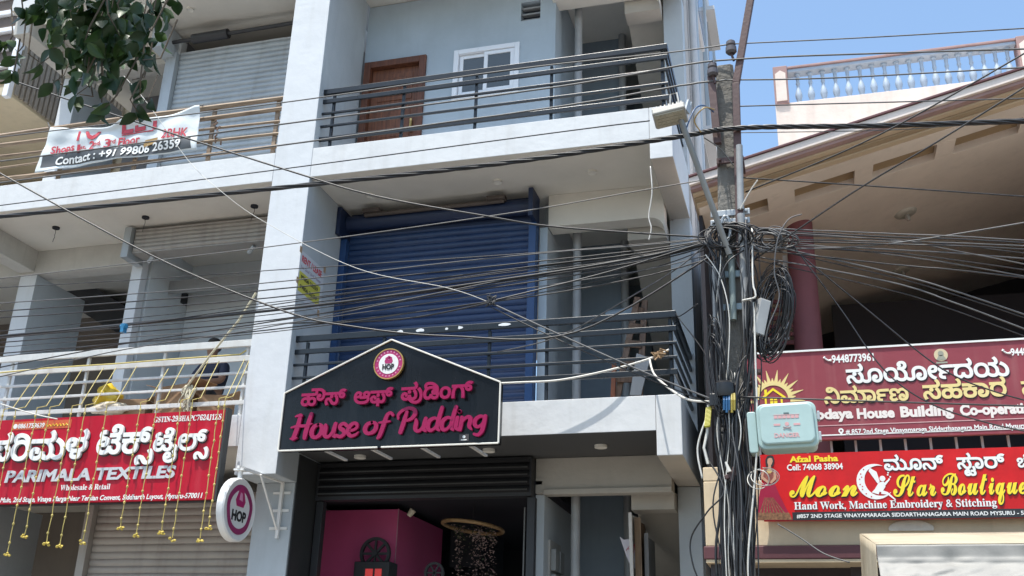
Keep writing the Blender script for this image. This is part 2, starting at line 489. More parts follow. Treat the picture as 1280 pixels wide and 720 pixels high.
# ---- second floor: grey wall, teak door, white window, vent
s = MB()
s.box(XL + .001, -5.66 + .02, 11.4, 11.6, T2, B3)
s.box(-5.64, -4.70, 11.4, 11.6, 9.97, B3)
s.box(-4.70, -4.29, 11.4, 11.6, T2, B3)
s.box(-4.29, -3.34, 11.4, 11.6, T2, 9.17)
s.box(-4.29, -3.34, 11.4, 11.6, 9.97, B3)
s.box(-3.34, -2.84, 11.4, 11.6, T2, 10.32); s.box(-3.34, -2.84, 11.4, 11.6, 10.63, B3)
s.box(-3.06, -2.84, 11.4, 11.6, 10.32, 10.63)
s.box(-2.99, -2.84, 11.6, 14.6, T2, B3)
s.build('back_wall', GREYB, bld)
d = MB(); d.box(-5.64, -5.54, 11.36, 11.55, T2, 9.97); d.box(-4.80, -4.70, 11.36, 11.55, T2, 9.97); d.box(-5.54, -4.80, 11.36, 11.55, 9.87, 9.97)
dr = MB(); dr.box(-5.535, -4.805, 11.45, 11.49, T2 + .01, 9.865)
for zc, hh in ((9.55, .22), (8.95, .28), (8.3, .25)):
    dr.box(-5.43, -4.91, 11.438, 11.449, zc - hh, zc + hh)
    dr.box(-5.35, -4.99, 11.43, 11.437, zc - hh + .07, zc + hh - .07)
do = dr.build('door', DOORW, bld, bevel=.006)
d.build('frame', wood('dark_teak_frame', (.08, .028, .015), (.17, .06, .03), 2), do, bevel=.005)
q = MB(); q.tube([(-4.88, 11.40, 8.82), (-4.88, 11.40, 8.94)], .010, 8); q.box(-4.895, -4.865, 11.405, 11.429, 8.78, 8.98); q.build('handle', mat('brass', (.55, .38, .14), .3, metal=.8), do)
wi = MB(); x0, x1, z0, z1 = -4.29, -3.34, 9.17, 9.97
wi.box(x0, x0 + .07, 11.37, 11.5, z0, z1); wi.box(x1 - .07, x1, 11.37, 11.5, z0, z1); wi.box(x0 + .07, x1 - .07, 11.37, 11.5, z0, z0 + .07); wi.box(x0 + .07, x1 - .07, 11.37, 11.5, z1 - .07, z1)
wo = wi.build('window', FRAMEW, bld, bevel=.005)
for a, b_, yy in ((-4.215, -3.79, 11.42), (-3.85, -3.415, 11.39)):
    q = MB(); q.box(a, a + .055, yy, yy + .03, z0 + .075, z1 - .075); q.box(b_ - .055, b_, yy, yy + .03, z0 + .075, z1 - .075)
    q.box(a + .055, b_ - .055, yy, yy + .03, z0 + .075, z0 + .13); q.box(a + .055, b_ - .055, yy, yy + .03, z1 - .13, z1 - .075); q.build('sash', FRAMEW, wo, bevel=.004)
    q = MB(); q.box(a + .056, b_ - .056, yy + .012, yy + .018, z0 + .131, z1 - .131); q.build('pane', GLASSD, wo)
q = MB(); q.box(-3.34, -3.06, 11.56, 11.6, 10.32, 10.63); vo = q.build('vent', DARK, bld)
q = MB()
for k in range(3): q.box(-3.335, -3.065, 11.44, 11.5, 10.34 + k * .1, 10.365 + k * .1)
q.build('louvre', GREYD, vo)
# downlights
def downlight(px, py, z, parent, r=.055, hole=False):
    c = atZ(px, py, z)
    q = MB(); q.lathe([(0, -.002), (r * .8, -.004), (r, -.012), (r, .02)], 18, Matrix.Translation((c.x, c.y, z + (.0 if hole else -.004))))
    o = q.build('downlight', DARK if hole else LAMPD, parent, smooth=True)
    if hole:
        q = MB(); k = [Vector((c.x, c.y, z))]
        for i in range(6): k.append(k[-1] + Vector((rnd.uniform(-.012, .006), rnd.uniform(-.01, .01), -.035)))
        q.tube(k, .004, 5); q.build('wire', CABK, o)
GREYL = mat('grey_downlight', (.33, .31, .29), .5)
for px, py in ((622, 227), (463, 244), (740, 215)):
    downlight(px, py, B2, bld)
for px, py in ((751, 558), (450, 571), (611, 563)): downlight(px, py, B1, bld, .07)
# railings
ZT = [8.83, 8.69, 8.51, 8.32, 8.13]
railing(bld, 'railing', (XL + .0, -1.20), 10.33, ZT, [.075, .06, .03, .03, .06], [(-5.52, T2), (-4.55, T2), (-3.58, T2), (-2.62, T2), (-1.27, T2)], RAILB, ret=11.83)
ZF = [5.44, 5.28, 5.12, 4.96, 4.80]
ro = railing(bld, 'railing', (XL + .0, -1.20), 10.33, ZF, [.075, .06, .03, .03, .06], [(-5.52, T1), (-4.55, T1), (-3.28, T1), (-2.62, T1), (-1.27, T1)], RAILB, ret=11.83)
for px, py, w_ in ((500, 412, .09), (525, 410, .12), (558, 409, .04), (575, 407, .07), (631, 404, .16)):
    q = MB(); c = at(px, py, 10.3); n = 9
    q.prism([(w_ / 2 * math.cos(a) * rnd.uniform(.6, 1.1), .024 * math.sin(a) * rnd.uniform(.5, 1.1)) for a in [2 * math.pi * i / n for i in range(n)]], 10.306, 10.309, lambda u, v, d: (c.x + u, d, ZF[0] + v))
    q.build('paper_scrap', mat('white_paper_scrap', (.72, .74, .76), .8), ro)
# clean-out lip, plaster runs under the beam, meter board
q = MB(); q.box(-2.884, -2.86, 11.62, 12.15, 2.6, 3.28); mb_ = q.build('meter_board', mat('plaster_patch', (.40, .39, .37), .9, .2, 4), bld)
for k in range(2):
    for j in range(2):
        q = MB(); q.box(-2.858, -2.80, 11.66 + k * .24, 11.86 + k * .24, 2.66 + j * .28, 2.9 + j * .28); q.build('meter', mat('meter_case', (.25, .26, .26), .5), mb_, bevel=.006)
# ================================================================ left building
lb = thing('textile_building', 'grey white building with open balconies and steel shutters left of the tall white pillar', 'building', (-9.5, 13, 0))
XE = -6.184
for z0, z1, so_ in ((B1, T1, SOFFIT), (B2, T2, SOFFIT), (B3, T3, SOFFIT)):
    s = MB(); xw = -14.5 if z0 < 10 else -10.98
    s.box(xw, XE, F + .003, F + .14, z0, z1, [1, 0, 0, 0, 0, 0])
    s.box(xw, XE, F + .141, 17, z0 + .012, z1 - .004, [1, 0, 0, 0, 0, 0])
    s.build('slab', [FASCIA, so_], lb, bevel=.006)
s = MB(); s.box(-10.98, XE, F + .2, 17, 14.2, 14.6); s.build('roof', WHITE, lb)
BEAM = mat('grimy_beam_plaster', (.50, .485, .45), .85, .16, 1.6, .2, 16, streak=.25)
for z, d in ((B2, .36), (B3, .36), (B1, .3)):
    b = MB(); b.box(-14.4 if z < 10 else -10.95, -8.9, 11.5, 11.75, z - d, z + .011); b.box(-11.0, -10.72, F + .16, 11.498, z - d + .04, z + .01)
    b.build('beam', BEAM, lb, bevel=.006)
for z0, z1 in ((.144, B1 - .31), (T1, B2 - .37), (T2, B3 - .37)):
    c = MB(); c.box(-10.95, -10.66, 11.5, 12.6, z0, z1, [0, 0, 1, 0, 0, 0]); c.build('column', [GREY, WHITE], lb, bevel=.006)
    c = MB(); c.box(-8.93, -8.76, 11.36, 11.5, z0, z1 + .3, 0); c.build('column', WHITE, lb, bevel=.005)
# party wall and inner rooms
s = MB(); s.box(-6.3, -6.19, BW + .02, 16.5, .144, 14.2, [0, 0, 0, 0, 0, 0]); s.build('party_wall', GREYD, lb)
s = MB()
s.box(-8.74, -6.31, 12.5, 12.65, T1, B2 + .01); s.box(-8.86, -8.745, 11.55, 12.65, T1, B2 + .01)
s.build('room_wall', mat('pale_blue_room_paint', (.60, .64, .66), .75, .1, 1.2, streak=.12), lb)
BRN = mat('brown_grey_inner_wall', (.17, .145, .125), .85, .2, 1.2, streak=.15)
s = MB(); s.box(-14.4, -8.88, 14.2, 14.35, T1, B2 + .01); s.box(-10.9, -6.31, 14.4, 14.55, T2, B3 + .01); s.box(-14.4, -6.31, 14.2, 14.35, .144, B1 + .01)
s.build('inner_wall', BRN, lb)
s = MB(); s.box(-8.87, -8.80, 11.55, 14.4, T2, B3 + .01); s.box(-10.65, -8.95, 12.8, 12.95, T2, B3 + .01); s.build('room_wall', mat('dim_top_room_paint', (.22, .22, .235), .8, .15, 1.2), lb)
# a stair seen in the open bay
pts = [at(78, 345, 13.0), at(92, 343, 13.0), at(156, 383, 13.0), at(160, 405, 13.0), at(128, 406, 13.0), at(74, 372, 13.0)]
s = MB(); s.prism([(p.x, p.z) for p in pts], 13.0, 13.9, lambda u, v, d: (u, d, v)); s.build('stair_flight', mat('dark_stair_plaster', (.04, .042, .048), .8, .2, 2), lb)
# shutters
s = MB(); corr(s, -8.74, -6.2, .15, 3.85, 11.32, .088, .016); so_ = s.build('ground_shutter', GALVB, lb, smooth=True)
q = MB(); q.box(-8.86, -8.745, 11.22, 11.358, .15, 3.84); q.build('guide', GALVB, so_, bevel=.004)
s = MB(); corr(s, -8.74, -6.2, T2 + .01, 10.62, 11.36, .088, .016); so_ = s.build('top_shutter', GALV, lb, smooth=True)
q = MB(); q.box(-8.92, -8.745, 11.26, 11.355, T2 + .001, 10.58); q.build('guide', GALV, so_, bevel=.004)
q = MB(); q.tube([(-8.9, 11.2, 10.72), (-6.2, 11.2, 10.74)], .03, 10); q.tube([(-8.45, 11.2, 10.722), (-7.85, 11.2, 10.726)], .075, 16); q.tube([(-6.75, 11.2, 10.73), (-6.2, 11.2, 10.735)], .075, 16)
q.build('shaft', mat('dark_motor', (.035, .035, .04), .5, .2, 4), so_, smooth=True)
q = MB(); q.box(-9.0, -8.8, 10.95, 11.4, 10.5, 10.945); q.build('bracket_block', GREY, so_, bevel=.006)
s = MB(); s.box(-8.74, -6.2, 11.06, 11.3, 7.14, 7.5)
corr(s, -8.72, -6.2, 7.16, 7.48, 11.055, .06, .02); so_ = s.build('rolled_shutter', GALVB, lb, smooth=True)
q = MB(); q.box(-8.86, -8.75, 10.98, 11.34, 7.06, 7.51); q.build('side_plate', GALV, so_, bevel=.004)
for x in (-8.55, -7.0):
    q = MB(); q.tube([(x, 11.2, 7.05), (x + .1, 11.15, 7.12)], .03, 8); q.build('latch', GALV, so_)
s = MB(); s.box(-8.74, -6.31, 12.0, 12.02, 6.9, 7.1); s.build('lintel', GREYD, lb)
for px, py in ((70, 285), (182, 272), (318, 258)): downlight(px, py, B2, lb, .05, True)
downlight(238, 12, B3, lb, .05, False)
# speaker-like box on the room wall
q = MB(); c = at(223, 373, 12.4); q.box(c.x - .10, c.x + .10, 12.33, 12.498, c.z - .1, c.z + .1); q.box(c.x - .02, c.x + .02, 12.4, 12.49, c.z - .24, c.z - .11)
q.build('wall_speaker', BLACKP, lb, bevel=.01)
# railings
zs = [5.44, 5.25, 5.07, 4.90, 4.71]
posts = [(at(px, 470, 10.37).x, T1) for px in (305, 202, 107, 12)] + [(-10.8, T1)]
railing(lb, 'railing', (-14.2, XE - .06), 10.35, zs, [.085, .07, .03, .03, .05], posts, RAILW)
tr_ = MB(); zt = [8.84, 8.67, 8.49, 8.31, 8.12]
def twig(mb, x0, x1, y, z, h):
    n = 7; pts = [Vector((x0 + (x1 - x0) * i / n, y + rnd.uniform(-.008, .008), z + rnd.uniform(-.012, .012))) for i in range(n + 1)]
    mb.tube(pts, [h * rnd.uniform(.42, .58) for _ in pts], 6)
twig(tr_, -14, XE - .02, 10.32, zt[0], .07); to = tr_.build('timber_railing', BAMBOO, lb)
for z, h in zip(zt[1:], (.055, .035, .035, .05)):
    q = MB(); twig(q, -14, XE - .03, 10.32, z, h); q.build('rail', BAMBOO, to)
for x in (-6.32, -7.27, -8.4, -9.6, -11):
    q = MB(); q.bar((x, 10.355, T2), (x + rnd.uniform(-.01, .02), 10.355, 8.84), .05, .035); q.build('post', BAMBOO, to)
q = MB()
for k in range(14):
    a = at(272 + rnd.uniform(-4, 4), 150 + k * 2.6, 10.28); q.tube([a, a + Vector((rnd.uniform(-.04, .04), rnd.uniform(-.02, .02), rnd.uniform(-.05, .05)))], .012, 5)
q.build('rope_tie', mat('brown_rope', (.16, .10, .07), .9), to)

# ================================================================ far left building
fb = thing('louvred_building', 'cream house with white and brown louvred bay at the upper left behind the leaves', 'building', (-13.5, 12, 0))
CREAM = mat('cream_wall_paint', (.55, .47, .34), .8, .12, 1.4, .1, 16, streak=.2)
LBRN = mat('brown_cladding', (.13, .095, .075), .6, .2, 3)
LRIB = mat('taupe_ribbed_sheet', (.30, .265, .225), .5, .15, 3)
s = MB(); s.box(-17, -12.0, 11.5, 14.2, 10.45, 10.6); s.box(-17, -12.0, 11.6, 14.2, 10.602, 13.4); s.build('bay', CREAM, fb, bevel=.01)
for k in range(7):
    z = 10.75 + k * .36
    q = MB(); q.box(-17, -12.02, 11.54, 11.598, z, z + .22); q.build('cladding_board', LBRN, fb)
    q = MB(); q.box(-17, -11.99, 11.48, 11.598, z + .24, z + .33); q.build('white_slat', FRAMEW, fb, bevel=.01)
q = MB(); q.box(-12.09, -11.985, 11.46, 11.56, 10.4, 13.4); q.build('corner_post', FRAMEW, fb, bevel=.008)
s = MB(); n = 24
for k in range(n):
    y = 11.6 + k * 2.6 / n; s.box(-11.998, -11.955, y, y + 2.6 / n * .55, 10.5, 13.2)
s.build('ribbed_sheet', LRIB, fb)
s = MB(); s.box(-17, -11.4, 14.25, 14.5, .1, 13.6); s.box(-17, -14.6, 11.6, 14.2, .1, 10.4); s.build('wall', CREAM, fb)
for k in range(6):
    q = MB(); q.bar((-14.55 + k * .4, 13.3, 9.75), (-13.7 + k * .4, 13.3, 8.2), .13, .05); q.build('slanted_slat', LBRN, fb)

# ================================================================ right building
rb = thing('boutique_building', 'cream and maroon building with sloping canopy and rooftop balustrade behind the cable covered pole', 'building', (2, 13, 0))
SL = .25
zs_ = lambda X: 6.90 + SL * (X + .13)
def atS(px, py, off=0):
    d = ray(px, py); nrm = Vector((-SL, 0, 1)); t = (6.90 + SL * .13 + off - nrm.dot(CAMP)) / nrm.dot(d)
    return CAMP + d * t
TAN = mat('tan_canopy_paint', (.55, .43, .31), .8, .12, 2, .1, 18, streak=.1)
SOFR = mat('peach_grey_soffit', (.74, .65, .585), .85, .14, .8, .1, 16, streak=.15)
PINK = mat('dusty_pink_paint', (.36, .235, .225), .8, .2, 3)
PALE = mat('pale_pink_plaster', (.72, .63, .57), .85, .12, 2, .2, 16, streak=.3, stain=(.45, .38, .33))
MAR = mat('maroon_paint', (.10, .03, .035), .55, .2, 2)
MARC = mat('dusty_maroon_column', (.20, .065, .075), .7, .15, 2, .1, 18)
PANB = mat('brown_recess_paint', (.32, .23, .14), .8, .15, 2)
CR = mat('cream_band_plaster', (.58, .46, .31), .85, .16, 1.6, .2, 14, streak=.35, stain=(.36, .27, .18))
XA, XB = -.92, 4.8
def sbox(mb, x0, x1, y0, y1, n0, n1, mi=0):
    p = [Vector((x, y, zs_(x) + n)) for n in (n0, n1) for y in (y0, y1) for x in (x0, x1)]
    b = len(mb.v); mb.v += p
    for f in ((0, 2, 3, 1), (4, 5, 7, 6), (0, 1, 5, 4), (2, 6, 7, 3), (0, 4, 6, 2), (1, 3, 7, 5)):
        mb.f.append(tuple(b + i for i in f)); mb.m.append(mi)
cp = MB()
sbox(cp, XA, XB, 11.05, 16.3, 0, .235)
sbox(cp, XA, XB, 10.42, 10.7, 0, .09); sbox(cp, XA, XB, 10.701, 11.049, .09, .235, 1)
edges = [XA]
for px in (930, 975, 995, 1083, 1098, 1188, 1203, 1290): edges.append(atS(px, 200 - (px - 995) * .42, 0).x)
xs = [(XA, -.62), (-.18, .12), (.78, .98), (1.66, 1.86), (2.55, 2.75), (3.45, 3.65), (4.4, XB)]
for a, b_ in xs: sbox(cp, a, b_, 10.701, 11.049, 0, .089)
cp.build('canopy', [SOFR, PANB], rb, bevel=.004)
for nm, mt_, y0, n0, n1 in (('cornice', MAR, 10.02, .212, .24), ('cornice', PALE, 10.04, .12, .211), ('cornice', PINK, 10.08, .08, .119), ('cornice', TAN, 10.16, .055, .079), ('cornice', mat('deep_tan_paint', (.36, .27, .18), .8), 10.24, .03, .054), ('cornice', TAN, 10.32, .006, .029)):
    q = MB(); sbox(q, XA - (10.42 - y0) * .15, XB, y0, 10.419, n0, n1); sbox(q, XA - (10.42 - y0) * .15, XA - .001, 10.42, 14, n0, n1); q.build(nm, mt_, rb, bevel=.004)
q = MB(); sbox(q, XA - .06, XB, 10.42, 16.3, .242, .28); q.build('canopy_roof', PALE, rb)
# round column carrying the canopy
c = atS(1000, 262); CY = 11.7
x = at(1000, 300, CY).x
q = MB(); q.tube([(x, CY, 3.75), (x, CY, zs_(x) + .03)], .158, 28); q.build('round_column', MARC, rb, smooth=True)
# soffit lamps
for px, py in ((1132, 266), (1127, 337)):
    c = atS(px, py); M = Matrix.Translation(c) @ Matrix.Rotation(-math.atan(SL), 4, 'Y')
    q = MB(); q.lathe([(0, -.03), (.10, -.035), (.13, -.02), (.14, .0), (.13, .003)], 20, M); l_ = q.build('soffit_lamp', mat('aged_white_lamp', (.48, .45, .40), .5), rb, smooth=True)
    q = MB(); q.lathe([(0, -.12), (.02, -.11), (.032, -.07), (.022, -.032), (0, -.03)], 12, M); q.build('bulb', mat('cloudy_bulb', (.35, .33, .30), .2), l_, smooth=True)
# dark rooms: the void's shade is put into near-black wall colours
s = MB(); s.prism([(-.9, .15), (4.75, .15), (4.75, zs_(4.75) + .2), (-.9, zs_(-.9) + .2)], 16.0, 16.2, lambda u, v, d: (u, d, v)); s.box(3.6, 3.7, 11.2, 16.3, 3.75, 8.6); s.box(-.94, -.9, 10.6, 16.3, 3.75, 6.8); s.build('inner_wall', mat('dark_hall_shade', (.022, .02, .026), .8, .2, 1), rb)
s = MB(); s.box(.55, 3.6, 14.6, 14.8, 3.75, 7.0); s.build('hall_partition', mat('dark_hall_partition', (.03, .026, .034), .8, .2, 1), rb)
q = MB()
for k in range(6): q.box(-.35, .0, 12.5, 12.53, 5.75 + k * .11, 5.80 + k * .11)
q.build('maroon_louvre', MARC, rb)
q = MB(); q.bar(at(981, 320, 11.9), at(984, 425, 11.9), .05); q.build('window_post', FRAMEW, rb)
# balcony slab and parapet, cream band, maroon strip
s = MB(); s.box(-.97, 6, F, F + .16, 2.995, 3.62); s.box(-.97, -.45, F, F + .16, 3.621, 3.76); s.box(-.97, 6, F + .161, 16, 3.0, 3.3); s.build('parapet', CR, rb, bevel=.01)
s = MB(); s.box(-.99, 6, F - .03, F + .4, 2.87, 2.993); s.build('maroon_strip', MAR, rb, bevel=.01)
s = MB(); s.box(-.97, 6, F - .02, F + .4, 2.84, 2.868); s.build('drip_edge', CR, rb)
s = MB(); s.box(-.94, -.72, F + .1, F + .5, .15, 2.84); s.box(-.9, 6, 12.0, 12.2, .15, 3.0); s.box(.35, .5, F + .35, F + .45, .15, 2.84); s.build('ground_wall', mat('dark_brown_shopfront', (.05, .04, .045), .6, .2, 1.5), rb)
for k in range(16):
    q = MB(); xx = -.42 + k * .225; q.box(xx, xx + .022, F + .05, F + .072, 3.622, 3.99); q.build('railing_bar', RAILW, rb)
# rooftop parapet: wall, posts, balusters, handrail
TY = 12.6
pL, pR = at(966, 90, TY), at(1285, 48, TY)
zb_, zt_ = at(990, 128, TY).z, at(990, 86, TY).z
s = MB(); s.prism([(pL.x, zs_(pL.x) + .281), (min(5.2, (zb_ - 7.18) / SL - .13 - .05), zb_ - .01), (min(5.2, (zb_ - 7.18) / SL - .13 - .05), zb_), (pL.x, zb_)], TY, TY + .2, lambda u, v, d: (u, d, v)); s.build('roof_parapet', PALE, rb, bevel=.008)
BB = mat('pale_blue_baluster_paint', (.36, .44, .54), .6, .12, 5, streak=.2)
for xx in (pL.x, at(1271, 60, TY).x):
    q = MB(); q.box(xx, xx + .19, TY - .03, TY + .2, zb_ - .02, zt_ + .05); po = q.build('parapet_post', PINK, rb, bevel=.01)
    q = MB(); x0, x1 = xx + .025, xx + .165; h0, h1 = zb_ + .02, zt_ - .03
    q.prism([(x0, h0), (x1, h0), (x1, h1 - .05), ((x0 + x1) / 2, h1), (x0, h1 - .05)], TY - .045, TY - .031, lambda u, v, d: (u, d, v)); q.build('post_panel', PALE, po)
q = MB(); q.box(pL.x + .192, at(1271, 60, TY).x - .002, TY, TY + .16, zt_ - .05, zt_ + .0); q.build('handrail', BB, rb, bevel=.008)
q = MB(); q.box(pL.x + .192, at(1271, 60, TY).x - .002, TY - .02, TY + .18, zt_ + .002, zt_ + .035); q.build('handrail_cap', PINK, rb, bevel=.006)
hh = zt_ - .05 - zb_
for k in range(18):
    px = 997 + k * 15.75; xx = at(px, 100, TY + .08).x
    prof = [(.0, 0), (.045, 0), (.045, .06), (.03, .08), (.05, .22), (.055, .30), (.042, .42), (.024, .54), (.022, .62), (.034, .68), (.024, .74), (.03, .92), (.045, .94), (.045, 1), (0, 1)]
    q = MB(); q.lathe([(r * .88, z * hh) for r, z in prof], 12, Matrix.Translation((xx, TY + .08, zb_))); q.build('baluster', BB, rb, smooth=True)
